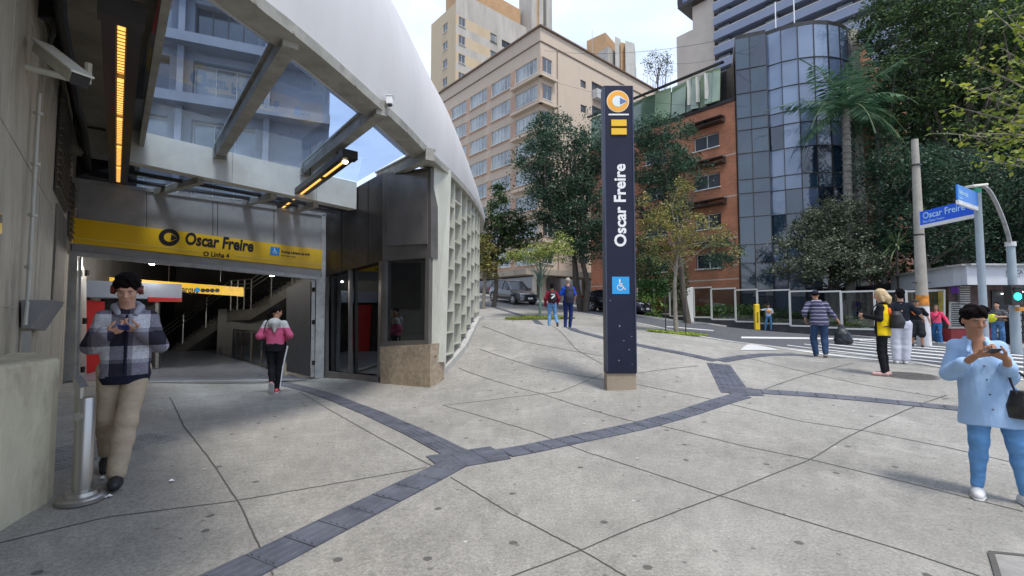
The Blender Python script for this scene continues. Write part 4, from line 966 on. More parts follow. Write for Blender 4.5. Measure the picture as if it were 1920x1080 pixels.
for zt_ in rowsz:
    for a in (1.2,5.6,9.6): w4.append((a, a+2.0, zt_-1.1, zt_, 'w2'))
facade(b4, C4, PD, 13.5, -.5, 17.1, w4, -QD, M_brick, (bnd, M_b2w, -1, 99), rec=.25)
facade(b4, C4, QD, 3, -.5, 19.9, [], -PD, M_brick)
mb = MB()
for zt_ in rowsz:
    for a in (.75,5.2,9.2):
        mb = MB(); q0 = C4+PD*a-QD*.02; q1 = C4+PD*(a+2.9)-QD*.02
        for h_, o in ((.55,.75),(.95,.55)): mb.bar(q0-QD*o*.5+[0,0,zt_+h_], q1-QD*o*.5+[0,0,zt_+h_], o, .07)
        for q in (q0,q1,lerp(q0,q1,.5)): mb.bar(q-QD*.03+[0,0,zt_+.5], q-QD*.03+[0,0,zt_+1.05], .06, .06); mb.tube([q-QD*.05+[0,0,zt_+1.0], q-QD*.7+[0,0,zt_+.55]], .025, 5)
        mb.build('awning', M_dark, b4)
mb = MB(); slab(mb, [C4+[0,0,16.9]+PD*13.5-QD*.1, C4+[0,0,16.9]-QD*.1, C4+[0,0,17.15]-QD*.1, C4+[0,0,17.15]+PD*13.5-QD*.1], -QD, .3)
mb.bar(C4+PD*.6-QD*.3+[0,0,19.95], C4+PD*13.5-QD*.3+[0,0,19.95], .25, .12); mb.build('attic_rail', M_dark, b4)
mb = MB(); rnd = random.Random(5); a = 1.0
while a < 12.8:
    w_g = 1.35 if a > 3.4 else .55
    o = rnd.uniform(.05,.28); q0 = C4+PD*a-QD*o; q1 = C4+PD*(a+w_g-.04)-QD*(o+rnd.uniform(-.15,.25)); mb.hexa([q0+[0,0,17.2+rnd.uniform(0,.12)], q1+[0,0,17.2], q1+QD*.05+[0,0,17.2], q0+QD*.05+[0,0,17.2]], [q0+QD*.25+[0,0,19.85], q1+QD*.25+[0,0,19.85], q1+QD*.3+[0,0,19.85], q0+QD*.3+[0,0,19.85]]); a += w_g
mb.build('attic_glass', M_green, b4)
mb = MB()
for a in (1.9,2.6,3.3): q = C4+PD*a-QD*.35; mb.bar(q+[0,0,17.6], q+[0,0,19.6], .3, .06)
mb.build('attic_fins', M_cream, b4)
mb = MB(); mb.prism([tuple(p[:2]) for p in (C4+QD*.02, C4+QD*3, C4+QD*3+PD*13, C4+PD*13+QD*.6, C4+PD*.8+QD*.6)], 17.0, 19.7); mb.build('roof', M_dark, b4)
mb = MB(); slab(mb, [C4-QD*.04+PD*2.2+[0,0,-.6], C4-QD*.04+[0,0,-.6], C4-QD*.04+[0,0,1.9], C4-QD*.04+PD*2.2+[0,0,1.9]], -QD, .05); mb.build('beige_plinth', mat('plinth_beige', (.42,.34,.2), .85), b4)
# --- round glass tower
gt = thing('glass_tower', 'rounded dark blue glass tower with gridded panes beside the brick office', 'building', (20,33,0))
gp = [C4[:2]+[.08,-.1], C4[:2]+[.95,-.45], C4[:2]+[1.9,-.85]]
cen = np.array([21.3,35.2]); 
for ang in np.linspace(R(222), R(318), 8): gp.append(cen+np.array([4.15*math.cos(ang), 4.15*math.sin(ang)]))
zs_ = [-.6,1.2,3.1,5.0,6.3,8.3,10.0,11.0,12.9,14.6,15.5,17.3,19.1,21.4]
M_gtA = pane_mat('tower_pane_sky_reflection', (.07,.10,.17), (.17,.23,.34), .35, .06); M_gtB = pane_mat('tower_pane_dark', (.006,.014,.03), (.02,.045,.07), .5, .05)  # sky reflection painted as pale panes, tree reflection as dark ones
mb = MB(); mull = MB()
for i in range(len(gp)-1):
    a, b = gp[i], gp[i+1]; d = (b-a)/np.hypot(*(b-a)); n_ = np.array([d[1],-d[0]])
    for k in range(len(zs_)-1):
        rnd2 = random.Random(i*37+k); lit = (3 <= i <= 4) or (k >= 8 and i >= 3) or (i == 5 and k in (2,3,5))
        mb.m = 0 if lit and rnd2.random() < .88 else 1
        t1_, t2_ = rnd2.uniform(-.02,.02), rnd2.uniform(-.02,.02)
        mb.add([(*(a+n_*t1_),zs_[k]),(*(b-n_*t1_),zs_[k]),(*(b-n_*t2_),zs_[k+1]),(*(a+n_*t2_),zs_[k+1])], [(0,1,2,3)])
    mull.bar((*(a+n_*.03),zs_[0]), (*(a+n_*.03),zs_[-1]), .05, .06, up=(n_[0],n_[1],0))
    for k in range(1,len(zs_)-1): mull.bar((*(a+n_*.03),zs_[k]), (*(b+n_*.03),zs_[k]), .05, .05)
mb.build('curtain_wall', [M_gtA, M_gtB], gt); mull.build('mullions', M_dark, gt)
mb = MB(); gp2 = [tuple(p) for p in gp]+[(25.5,40),(18,42)]
mb.prism(gp2[:-2]+[(24.6,37),(18,37)], 21.4, 21.7); mb.build('roof_rim', M_dark, gt)
mb = MB(); mb.prism([tuple(gp[-1]+[.02,.1]), tuple(gp[-1]+[.75,.15]), tuple(gp[-1]+[.9,5]), tuple(gp[-1]+[.02,5])], -1, 22.0); mb.build('side_pilaster', M_b2w, gt)
mb = MB(); q = np.array([20.5,36,21.6]); mb.prism([(19.5,34.6),(22.6,34.2),(22.6,37),(19.5,37)], 21.7, 22.4); mb.add([(19.5,34.6,22.4),(22.6,34.2,22.4),(22.6,37,22.4),(19.5,37,22.4),(21.4,35.5,23.6)],[(0,1,4),(1,2,4),(2,3,4),(3,0,4)]); mb.build('roof_hut', M_b2w, gt)
mb = MB()
for x_, y_ in ((19.6,33.4),(20.8,33.1)): mb.tube([(x_,y_,21.6),(x_,y_,24.6)], .04, 6)
mb.build('mast', M_wht, gt)
# --- brick wall right of the tower, behind the trees
b6 = thing('brick_block', 'orange brick block half hidden by trees right of the glass tower', 'building', (26,37,0))
O6 = np.array(gp[-1])+np.array([.8,.6]); facade(b6, (O6[0],O6[1]), QD, 18, -1, 21.8, [(2+4*k,3.6+4*k,zt_-1.2,zt_,'w2') for k in range(4) for zt_ in (17,13.9,10.8,7.7,4.6)], -PD, M_brick)
mb = MB(); mb.prism([(O6[0]+.1,O6[1]+.2),(O6[0]+13.5,O6[1]+11.7),(O6[0]+9,O6[1]+18),(O6[0]-3,O6[1]+8)], 20.8, 21.6); mb.build('roof', M_b2w, b6)
# --- striped tower behind
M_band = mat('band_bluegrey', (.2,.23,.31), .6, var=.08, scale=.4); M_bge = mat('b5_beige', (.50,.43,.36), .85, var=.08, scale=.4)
b5 = thing('balcony_tower', 'blue grey balcony tower with beige flank rising behind the brick office', 'building', (39.3,90,0))
C5 = np.array([41.4,90.0,0])
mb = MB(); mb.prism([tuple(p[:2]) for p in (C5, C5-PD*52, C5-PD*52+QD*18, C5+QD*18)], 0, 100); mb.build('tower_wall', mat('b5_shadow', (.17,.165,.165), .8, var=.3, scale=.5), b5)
for k in range(16):
    z = 86-3.0*k
    mb = MB(); mb.bar(C5+PD*.3-QD*.9+[0,0,z], C5-PD*52-QD*.9+[0,0,z], 1.8, 1.5); mb.build('balcony', M_band, b5)
    mb = MB()
    mb.bar(C5+PD*.3-QD*1.75+[0,0,z+.85], C5-PD*52-QD*1.75+[0,0,z+.85], .08, .12); mb.build('railing', M_wht2, b5)
for k in range(15):
    z = 86-3.0*k-1.5
    for a in (0.3,9,20,31,42): mb = MB(); mb.bar(C5-PD*a-QD*.5+[0,0,z], C5-PD*(a+2.2)-QD*.5+[0,0,z], .9, 1.5); mb.build('balcony_divider', M_paned, b5)
D5 = C5+PD*.8-QD*.3
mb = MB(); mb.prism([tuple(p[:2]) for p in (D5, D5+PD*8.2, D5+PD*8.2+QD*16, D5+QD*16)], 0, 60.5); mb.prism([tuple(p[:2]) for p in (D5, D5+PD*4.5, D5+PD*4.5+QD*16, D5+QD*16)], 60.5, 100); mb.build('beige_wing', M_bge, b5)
mb = MB(); mb.prism([tuple(p[:2]) for p in (D5+PD*1.2-QD*1.6, D5+PD*6.6-QD*1.6, D5+PD*6.6+QD*5, D5+PD*1.2+QD*5)], 66.0, 76); mb.build('bay_window', pane_mat('bay_glass', (.03,.04,.1), (.1,.14,.25), .4), b5)
mb = MB(); mb.prism([tuple(p[:2]) for p in (D5+PD*1-QD*1.8, D5+PD*6.8-QD*1.8, D5+PD*6.8+QD*5, D5+PD*1+QD*5)], 65.3, 66.0); mb.prism([tuple(p[:2]) for p in (D5+PD*5.9-QD*1.8, D5+PD*6.85-QD*1.8, D5+PD*6.85+QD*5, D5+PD*5.9+QD*5)], 66.0, 76); mb.build('bay_frame', M_dark, b5)
# --- blue glazed block seen through the canopy glass
b7 = thing('framed_block', 'large block with pale concrete bands and dark windows seen through the canopy glass', 'building', (-22,24,0))
e7 = np.array([dd[0],dd[1],0]); n7 = np.array([dn[0],dn[1],0]); O7 = DL*[1,1,0]+inn*16-e7*14; O7[2] = 0
M_b7 = mat('b7_concrete', (.24,.25,.28), .8, var=.15, scale=.4, stain=.4, stain_col=(.3,.3,.3), sscale=.5); M_b7b = mat('b7_brown', (.2,.16,.13), .8, var=.3, scale=.4)
w7 = []
for k in range(14):
    zt_ = 6+3.1*k+2.4
    a = 1.0
    for j in range(4): w7.append((a+j*3.9, a+j*3.9+2.9, zt_-1.9, zt_-.05, 'w3' if (j*5+k*3)%4 else 'wd'))
facade(b7, O7, e7, 19.3, 0, 50, w7, n7, M_b7, rec=.5)
mb = MB()
for k in range(15): z = 6+3.1*k-.05; mb.bar(O7+n7*.5+[0,0,z], O7+e7*19.3+n7*.5+[0,0,z], 1.1, .5)
mb.build('floor_band', M_b7, b7)
mb = MB()
for j in range(5): q = O7+e7*(.55+3.9*j)+n7*.35; mb.bar(q+[0,0,0], q+[0,0,50], .28, .35, up=n7)
mb.build('column', M_b7, b7)
mb = MB()
for k in range(14):
    for j in range(4):
        if (j*7+k*5)%3 == 0: q = O7+e7*(1.0+j*3.9)+n7*.05+[0,0,6+3.1*k+.3]; mb.bar(q, q+e7*2.9, .06, .6)
mb.build('spandrel', M_b7b, b7)
mb = MB(); mb.prism([tuple(p[:2]) for p in (O7+e7*19.3-inn*0, O7+e7*19.3+inn*12, O7+inn*12, O7+inn*.6, O7+e7*18.7+inn*.6)], 0, 50); mb.build('side_wall', M_b7, b7)
# ------------------------------------------------------------------ newsstand shop on the right corner
sh = thing('corner_newsstand', 'low corner newsstand shop with wide white fascia and posters', 'shop', (20,21,0))
k0 = P(1670,526,27.5); k1 = P(1786,500,21.2); k2 = P(1812,498,20.5); k3 = P(1812,498,20.5)+np.array([12,.6,0])
zt_ = k2[2]
poly = [k0, k1, k2, k3]
mb = MB(); hts = [.95,.95,.95,.95]
for a, b in zip(poly[:-1], poly[1:]):
    n_ = face(a, b); a_ = a*[1,1,0]; b_ = b*[1,1,0]
    slab(mb, [a_+[0,0,zt_-.85], b_+[0,0,zt_-.85], b_+[0,0,zt_], a_+[0,0,zt_]], n_, .12)
fo = mb.build('fascia', mat('fascia_white', (.5,.52,.55), .5, var=.06), sh)
mb = MB()
for a, b in zip(poly[:-1], poly[1:]): n_ = face(a, b); mb.bar((a*[1,1,0])+n_*.05+[0,0,zt_+.04], (b*[1,1,0])+n_*.05+[0,0,zt_+.04], .3, .08)
mb.build('fascia_cap', M_alu, sh)
mb = MB(); n_ = face(k2,k3); rf_ = [p[:2]+np.array([.1,.12]) for p in poly]+[np.array([34,31]), np.array([24,33])]
mb.prism([tuple(p) for p in rf_], zt_-.7, zt_-.3); mb.build('roof', M_dark, sh)
pw = [p*[1,1,0]+np.array([.55,1.5,0]) for p in (k0,k1,k2,k3)]
mb = MB()
for a, b in zip(pw[:-1], pw[1:]):
    n_ = face(a, b); slab(mb, [a+[0,0,-.6], b+[0,0,-.6], b+[0,0,zt_-.75], a+[0,0,zt_-.75]], n_, .15)
mb.build('shop_wall', mat('shop_wall_dark', (.09,.06,.055), .7, var=.4, scale=4, stain=.5, stain_col=(.16,.11,.1), sscale=3), sh)
mb = MB()
for a, b in zip(pw[:-1], pw[1:]):
    n_ = face(a, b); slab(mb, [a+n_*.03+[0,0,-.6], b+n_*.03+[0,0,-.6], b+n_*.03+[0,0,.75], a+n_*.03+[0,0,.75]], n_, .06)
mb.build('red_plinth', mat('plinth_red', (.3,.03,.035), .6, var=.2), sh)
nA = face(pw[0],pw[1]); nB = face(pw[2],pw[3])
WA = lambda px, py, o=.1: hit(px, py, pw[1]+nA*o, nA)
WB = lambda px, py, o=.1: hit(px, py, pw[2]+nB*o, nB)
def poster(Wf, x0, y0, x1, y1, n_, m, name, frame=None, o=.1):
    mb = MB(); q = [Wf(x0,y1,o), Wf(x1,y1,o), Wf(x1,y0,o), Wf(x0,y0,o)]; slab(mb, q, n_, .04); p = mb.build(name, m, sh)
    if frame:
        mb = MB()
        for a, b in zip(q, q[1:]+q[:1]): mb.bar(a+n_*.01, b+n_*.01, .07, .05, up=n_)
        mb.build('poster_frame', frame, p)
    return p
def grad_poster(name, cols, sc_=1.5):
    m = bpy.data.materials.new(name); m.use_nodes = True; nt = m.node_tree; b = nt.nodes['Principled BSDF']; L = nt.links.new; tc = N(nt,'ShaderNodeTexCoord')
    n = N(nt,'ShaderNodeTexNoise'); n.inputs['Scale'].default_value = sc_; n.inputs['Detail'].default_value = 3; mp = N(nt,'ShaderNodeMapping'); mp.inputs['Scale'].default_value=(.5,.5,2); L(tc.outputs['Object'], mp.inputs[0]); L(mp.outputs[0], n.inputs[0])
    r = N(nt,'ShaderNodeValToRGB'); r.color_ramp.interpolation='B_SPLINE'; e = r.color_ramp.elements
    for i, c in enumerate(cols):
        x = e[i] if i < 2 else e.new(.5)
        x.position = .3+.4*i/(len(cols)-1); x.color = (*c,1)
    L(n.outputs[0], r.inputs[0]); L(r.outputs[0], b.inputs['Base Color']); b.inputs['Roughness'].default_value=.35; return m
poster(WA, 1742, 544, 1771, 592, nA, grad_poster('poster_landscape', [(.05,.2,.08),(.5,.3,.05),(.15,.35,.2),(.55,.5,.1)]), 'poster', M_frame)
poster(WA, 1700, 548, 1713, 575, nA, grad_poster('poster_orange', [(.5,.2,.05),(.3,.2,.1)]), 'poster')
poster(WA, 1783, 538, 1796, 550, nA, mat('poster_purple', (.1,.02,.22), .5), 'poster')
pp = poster(WB, 1780, 566, 1816, 616, nB, mat('poster_list', (.4,.4,.37), .6, var=.3, scale=8), 'price_board')
mb = MB()
for k in range(11): py = 570+k*4.1; mb.bar(WB(1784,py,.112), WB(1784+random.Random(k).uniform(14,29),py,.112), .05, .012, up=nB)
mb.build('price_rows', M_ink, pp)
mb = MB()
for k in range(8): py = 538+k*4.2; mb.bar(WB(1797,py,.12), WB(1817,py,.12), .12, .05)
mb.build('magazine_shelf', M_alu, sh)
mb = MB(); slab(mb, [WB(1860,640,.06), WB(1985,640,.06), WB(1985,545,.06), WB(1860,545,.06)], nB, .03); mb.build('shop_opening', mat('shop_inside', (.012,.014,.018), .5, var=.5, scale=3), sh)
mb = MB(); mb.bar(WB(1878,551,.15), WB(1918,547,.15), .06, .05); mb.build('strip_light', mat('strip_light', (1,1,1), .5, emit=(1,1,1,2)), sh)
mb = MB(); rnd = random.Random(8)
for k in range(5):
    for j in range(9): a = WB(1868+j*11, 585+k*11, .12); mb.box(a, (.16,.05,.2))
mb.build('magazines', pane_mat('magazine_covers', (.12,.1,.1), (.5,.5,.45), 3, .4), sh)
mb = MB(); slab(mb, [WB(1850,531,1.2), WB(1990,531,1.2), WB(1990,527,1.2), WB(1850,527,1.2)], nB, 1.1); mb.build('shop_canopy', M_frame, sh)
nF = face(k2,k3); Fs = lambda px, py: hit(px, py, k2+nF*.006, nF)
text_mesh('lettering', 'BANCA', .24, mat('letter_grey', (.16,.16,.17), .5), fo, Fs(1886,513.5), (k3-k2), (0,0,1), bold=.004)
text_mesh('lettering', 'Freire  11', .17, MATS['letter_grey'], fo, Fs(1886,520.5), (k3-k2), (0,0,1), bold=.003)
# ------------------------------------------------------------------ vegetation
M_lA = leaf_mat('leaves_dark', (0.012,0.031,0.012), (0.070,0.132,0.046), (0.155,0.217,0.078)); M_lB = leaf_mat('leaves_deep', (0.009,0.028,0.019), (0.054,0.116,0.070), (0.109,0.186,0.109))
M_lC = leaf_mat('leaves_olive', (0.078,0.085,0.023), (0.264,0.248,0.070), (0.465,0.403,0.124)); M_lD = leaf_mat('leaves_bright', (0.031,0.093,0.016), (0.155,0.310,0.054), (0.310,0.465,0.078))
M_lE = leaf_mat('leaves_grey', (0.031,0.046,0.031), (0.139,0.171,0.109), (0.279,0.295,0.202)); M_lY = leaf_mat('leaves_yellow', (.08,.13,.015), (.27,.34,.04), (.45,.45,.07))
M_lP = leaf_mat('palm_leaves', (0.019,0.062,0.031), (0.078,0.186,0.093), (0.155,0.264,0.139), trans=.25)
M_bark = mat('bark', (.085,.07,.055), .9, var=.35, scale=6, bump=.6, bscale=18, stretch=(1,1,.3)); M_barkp = mat('bark_pale', (.24,.21,.17), .9, var=.35, scale=7, bump=.5, bscale=20)
def leaves_mesh(C, size, rs, aspect=.5, flat=.6):
    """C: leaf centres. each leaf a folded pointed blade of four vertices"""
    n = len(C); nrm = rs.normal(size=(n,3)); nrm[:,2] = np.abs(nrm[:,2])+flat; nrm /= np.linalg.norm(nrm,axis=1)[:,None]
    d = rs.normal(size=(n,3)); d -= nrm*(d*nrm).sum(1)[:,None]; d /= np.linalg.norm(d,axis=1)[:,None]; b = np.cross(nrm, d)
    s = size*rs.uniform(.6,1.35,(n,1)); a = C-d*s*.5; e = C+d*s*.5-nrm*s*.12; l = C+b*s*aspect*.5; r = C-b*s*aspect*.5
    V = np.stack([a,l,e,r],1).reshape(-1,3); F = np.arange(4*n).reshape(-1,4); return V, F
def mesh_np(name, V, F, m, parent):
    me = bpy.data.meshes.new(name); V = V-np.array(wloc(parent)) if parent is not None else V
    me.vertices.add(len(V)); me.vertices.foreach_set('co', V.astype(np.float32).ravel()); me.loops.add(F.size); me.loops.foreach_set('vertex_index', F.astype(np.int32).ravel())
    me.polygons.add(len(F)); me.polygons.foreach_set('loop_start', (np.arange(len(F))*F.shape[1]).astype(np.int32)); me.update(calc_edges=True); me.validate()
    return link(name, me, m, parent)
def tree(name, label, base, lobes, trunk_r, nleaf, size, m, seed, bark=None, cl=.55, per=60, group=None, cat='tree', stems=1, aspect=.5, trunk_top=None, flatc=.55, shell=.55):
    """lobes: (cx,cy,cz,rx,ry,rz) world; leaves gathered in clumps on the shells of the lobes, limbs run to the clumps"""
    rs = np.random.RandomState(seed); base = np.array(base, float); t = thing(name, label, cat, base, group=group)
    lob = np.array(lobes, float); vol = lob[:,3]*lob[:,4]*lob[:,5]; ncl = max(6, nleaf//per); pick = rs.choice(len(lob), ncl, p=vol**.67/(vol**.67).sum())
    dr = rs.normal(size=(ncl,3)); dr /= np.linalg.norm(dr,axis=1)[:,None]; rad = rs.uniform(shell**2,1.08,(ncl,1))**.5
    rad *= 1+.18*np.sin(dr[:,:1]*5+seed)*np.cos(dr[:,2:]*4)
    CC = lob[pick,:3]+dr*rad*lob[pick,3:6]
    idx = np.repeat(np.arange(ncl), per); off = rs.normal(size=(len(idx),3))*np.array([1,1,flatc])*cl*rs.uniform(.5,1.2,(ncl,1))[idx]*.6
    off[:,2] -= (off[:,0]**2+off[:,1]**2)*.25/cl
    V, F = leaves_mesh(CC[idx]+off, size, rs, aspect); mesh_np('crown', V, F, m, t)
    mb = MB(); cz = lob[:,2].min(); top = np.average(lob[:,:3], axis=0, weights=vol); top[2] = trunk_top if trunk_top else top[2]
    for s in range(stems):
        o = rs.normal(size=3)*[.25,.25,0]*(stems > 1); a = base+o*.4; bN = lerp(base, top, 1)+o*2.0
        pts = [a-[0,0,.2]]+[lerp(a,bN,f)+rs.normal(size=3)*[.04,.04,0]*np.linalg.norm(bN-a)*.35*(f < 1) for f in (.2,.4,.6,.8,1)]
        rr_ = [trunk_r*q/(stems**.5) for q in (1.25,1,.85,.72,.55,.3)]; mb.tube(pts, rr_, 9)
        for c in CC[s::stems][:34]:
            f = np.clip(.45+.5*rs.rand(),0,1); k = int(f*5); k = min(k,4); st_ = lerp(pts[k],pts[k+1],f*5-k); mid = lerp(st_,c,.5)+rs.normal(size=3)*.12*np.linalg.norm(c-st_)*[1,1,.5]+[0,0,.05]
            mb.tube([st_, mid, c], [trunk_r*.3/(stems**.4), trunk_r*.17, trunk_r*.05], 5, cap=False)
    mb.build('trunk', bark or M_bark, t, smooth=True); return t
def L3(px, py, Y, rx, ry, rz): p = P(px, py, Y); return (p[0],p[1],p[2],rx,ry,rz)
def gb_(px, Y): x = (px-960)/870*Y; return (x, Y, gz(x, Y))
def px2m(n, Y): return n/870*Y
# dark tree left of the totem
tree('street_tree', 'big dark leafy tree in front of the cream block, left of the totem', gb_(1092,29.5),
     [L3(1050,300,29,2.6,2.4,2.6), L3(1085,400,28.5,2.4,2.2,2.6), L3(1010,290,29.5,1.8,1.8,1.6), L3(1115,280,29.5,1.8,1.8,2.3), L3(1040,380,29,2.2,1.9,1.6), L3(1105,450,29,1.6,1.5,1.3), L3(1030,236,29.5,1.2,1.2,.9)],
       .3, 38000, .155, M_lB, 11, stems=3, cl=.6, trunk_top=P(0,330,29)[2])
tree('street_tree', 'dark tree with layered foliage behind the totem against the brick office', gb_(1290,26),
     [L3(1235,250,26,1.7,1.6,1.0), L3(1225,310,26,2.2,1.8,1.4), L3(1280,320,26.5,1.6,1.6,1.3), L3(1240,390,26.5,1.8,1.8,1.5), L3(1285,240,27,.9,.9,.5), L3(1350,470,26,1.2,1.2,.8)],
       .16, 21000, .14, M_lB, 12, cl=.5, trunk_top=P(0,340,26)[2])
tb1 = G(1268,626); Yt = tb1[1]
tree('young_tree', 'slender olive leaved young tree in the round planting bed right of the totem', tb1,
     [L3(1265,420,Yt,1.4,1.3,.95), L3(1225,400,Yt,.8,.8,.8), L3(1330,440,Yt,1.0,.9,.55), L3(1260,470,Yt,1.1,1.0,.45), L3(1275,355,Yt,.5,.5,.5), L3(1370,465,Yt,.35,.35,.3)],
     .085, 5200, .115, M_lC, 13, bark=M_barkp, per=36, cl=.32, trunk_top=P(0,400,Yt)[2], shell=.3)
tree('street_tree', 'tall thin dark tree beside the canopy end, left of the cars', gb_(925,31),
     [L3(932,375,31,.8,.8,1.1), L3(945,420,31,1.5,1.2,1.0), L3(975,440,31,1.4,1.3,.9), L3(925,470,31,1.4,1.2,1.0), L3(905,440,32,.9,.9,1.2)],
     .14, 9000, .2, M_lA, 14, cl=.45, trunk_top=P(0,400,31)[2])
tree('young_tree', 'small yellow green tree with green painted trunk behind the walking couple', gb_(1012,25.5),
     [L3(1030,470,25.5,1.3,1.1,.55), L3(985,480,25.5,1.0,.9,.4), L3(1050,450,25.5,.7,.7,.5), L3(960,480,26,.7,.7,.4)],
     .07, 3600, .13, leaf_mat('leaves_olive_bright', (0.078,0.124,0.023), (0.310,0.372,0.078), (0.542,0.527,0.155)), 15, bark=mat('trunk_green_paint', (.1,.17,.13), .8, var=.3), per=36, cl=.35, trunk_top=P(0,480,25.5)[2], shell=.3)
tree('street_tree', 'low olive tree with white painted trunk at the end of the canopy fins', gb_(906,30),
     [L3(905,470,30,.8,.8,1.0), L3(915,500,30,.7,.7,.6)], .12, 2400, .18, M_lC, 16, bark=M_barkp, per=40, cl=.35)
# the green mass on the right
big = [('tall_tree', 'huge dark green tree filling the upper right behind the street signs', gb_(1800,29), [L3(1760,80,29,4.4,3.5,3.2), L3(1850,40,28,4.2,3.5,3.4), L3(1700,180,29.5,3.2,3,2.8), L3(1800,210,29,4.2,3.2,3.0), L3(1900,190,28.5,3.6,3,3.4), L3(1960,60,28,4,3,4), L3(1680,50,31,2.6,2.4,1.9), L3(1740,-40,29,3.5,3,2.5)],   .5, 56000, .21, M_lA, 21),
       ('tall_tree', 'dark mid height tree behind the concrete utility pole', gb_(1735,27), [L3(1700,330,27,2.4,2.2,2.0), L3(1760,340,27,2.8,2.2,2.2), L3(1690,420,27,1.8,1.8,1.7), L3(1760,430,27,2.4,2,1.6), L3(1655,290,28,1.5,1.5,1.3)],   .35, 26000, .17, M_lB, 22),
       ('tall_tree', 'dense dark tree rising over the newsstand roof at the right edge', gb_(1880,29), [L3(1850,370,29,3.2,2.4,2.6), L3(1920,350,28,3.2,2.4,3.0), L3(1850,450,29,3.2,2.4,1.5), L3(1940,450,28.5,3,2.4,1.6), L3(1985,250,28,3,2.4,3)],   .4, 28000, .18, M_lB, 23),
       ('round_tree', 'broad grey green layered tree behind the glass fence under the palm', gb_(1560,29.5), [L3(1565,400,28.5,1.6,1.5,.9), L3(1520,455,28.5,2.0,1.8,.9), L3(1590,450,28,2.2,1.8,1.0), L3(1555,500,27.6,2.9,2.0,.95), L3(1620,490,27.8,1.6,1.6,1.0), L3(1490,505,28,1.1,1.1,.8), L3(1560,440,29,2.4,1.5,2.2)], .2, 24000, .17, M_lE, 24)]
for nm, lb, bs, lo, r_, nl, sz, mm, sd_ in big:
    tree(nm, lb, bs, lo, r_, nl, sz, mm, sd_, cl=.8 if sd_ < 24 else .5, per=70)
# shadowy hedge mass behind them so that the bank of trees has depth
def shrub_mass(name, label, boxes, n, size, m, seed):
    rs = np.random.RandomState(seed); C = []
    tot = sum(b[3]*b[4]*b[5] for b in boxes)
    for b in boxes:
        k = int(n*b[3]*b[4]*b[5]/tot); C.append(np.array(b[:3])+rs.uniform(-1,1,(k,3))*np.array(b[3:]))
    V, F = leaves_mesh(np.concatenate(C), size, rs); o = mesh_np(name, V, F, m, None); tag(o, label, 'shrubs', kind='stuff'); return o
shrub_mass('far_foliage', 'dark wooded bank behind the big trees at the right', [L3(1760,330,35,8,1.5,8), L3(1900,300,34,7,1.5,11), L3(1960,60,34,8,1.5,8)], 26000, .5, M_lA, 31)
fence_px = [(1296,603),(1440,615),(1600,627),(1690,636)]
shrub_mass('garden_shrubs', 'low green plants growing behind the glass fence', [tuple(P(px,py,Y))+(rx,.5,rz) for px,py,Y,rx,rz in ((1330,588,33,1.6,.55),(1375,590,31.5,1.8,.7),(1430,595,30,1.6,.6),(1500,600,28.5,2,.5),(1240,572,35,2,.9),(1580,608,27,1.5,.5))], 3600, .3, M_lD, 32)
shrub_mass('climbing_shrub', 'bright green fern like shrub hanging over the fence right of the totem', [tuple(P(1222,540,30))+(.9,.4,.55)], 900, .2, leaf_mat('leaves_fresh2', (.02,.06,.015), (.06,.16,.04), (.1,.2,.06)) if True else leaf_mat('leaves_fresh', (0.046,0.186,0.031), (0.124,0.465,0.078), (0.232,0.600,0.124)), 33)
shrub_mass('street_understorey', 'dark undergrowth between the trunks behind the parked cars', [tuple(P(1240,510,31))+(1.6,.6,1.1), tuple(P(1190,490,33))+(1.8,.6,1.9), tuple(P(1262,535,30.5))+(1.0,.5,.7)], 6500, .2, M_lA, 34)
# planting beds
for k, (c, rx, ry) in enumerate(((G(1270,626)[:2], 1.25, .8), (gb_(1012,25.2)[:2], 1.9, .8))):
    rs = np.random.RandomState(40+k); n = 3000; a = rs.uniform(0,6.283,n); r_ = rs.rand(n)**.5; x = c[0]+np.cos(a)*r_*rx; y = c[1]+np.sin(a)*r_*ry
    C = np.c_[x, y, gz(x,y)+.03+rs.rand(n)*.05]; V, F = leaves_mesh(C, .07, rs, .6, 1.2); o = mesh_np('ground_cover', V, F, M_lY if k else leaf_mat('cover_lime', (0.093,0.155,0.016), (0.310,0.419,0.046), (0.558,0.589,0.124)), None)
    tag(o, ['low yellow green ground cover in the bed round the slender olive tree','low ground cover in the bed under the small green trunked tree'][k], 'ground cover', kind='stuff')
    mb = MB(); pts = [(c[0]+math.cos(t_)*rx*1.02, c[1]+math.sin(t_)*ry*1.02) for t_ in np.linspace(0,6.283,40)[:-1]]
    mb.add([(*p, gz(*p)+.008) for p in pts], [tuple(range(39))]); struct(mb.build('bed_soil', mat('soil', (.05,.04,.025), .95, var=.3)))
# stakes of the young tree
mb = MB()
for dx in (-.42,.42): x, y = tb1[0]+dx, tb1[1]+.05; mb.tube([(x,y,gz(x,y)), (x,y,gz(x,y)+1.55)], .022, 6)
tag(mb.build('tree_stakes', M_dark), 'pair of thin dark stakes beside the slender olive tree', 'stakes')
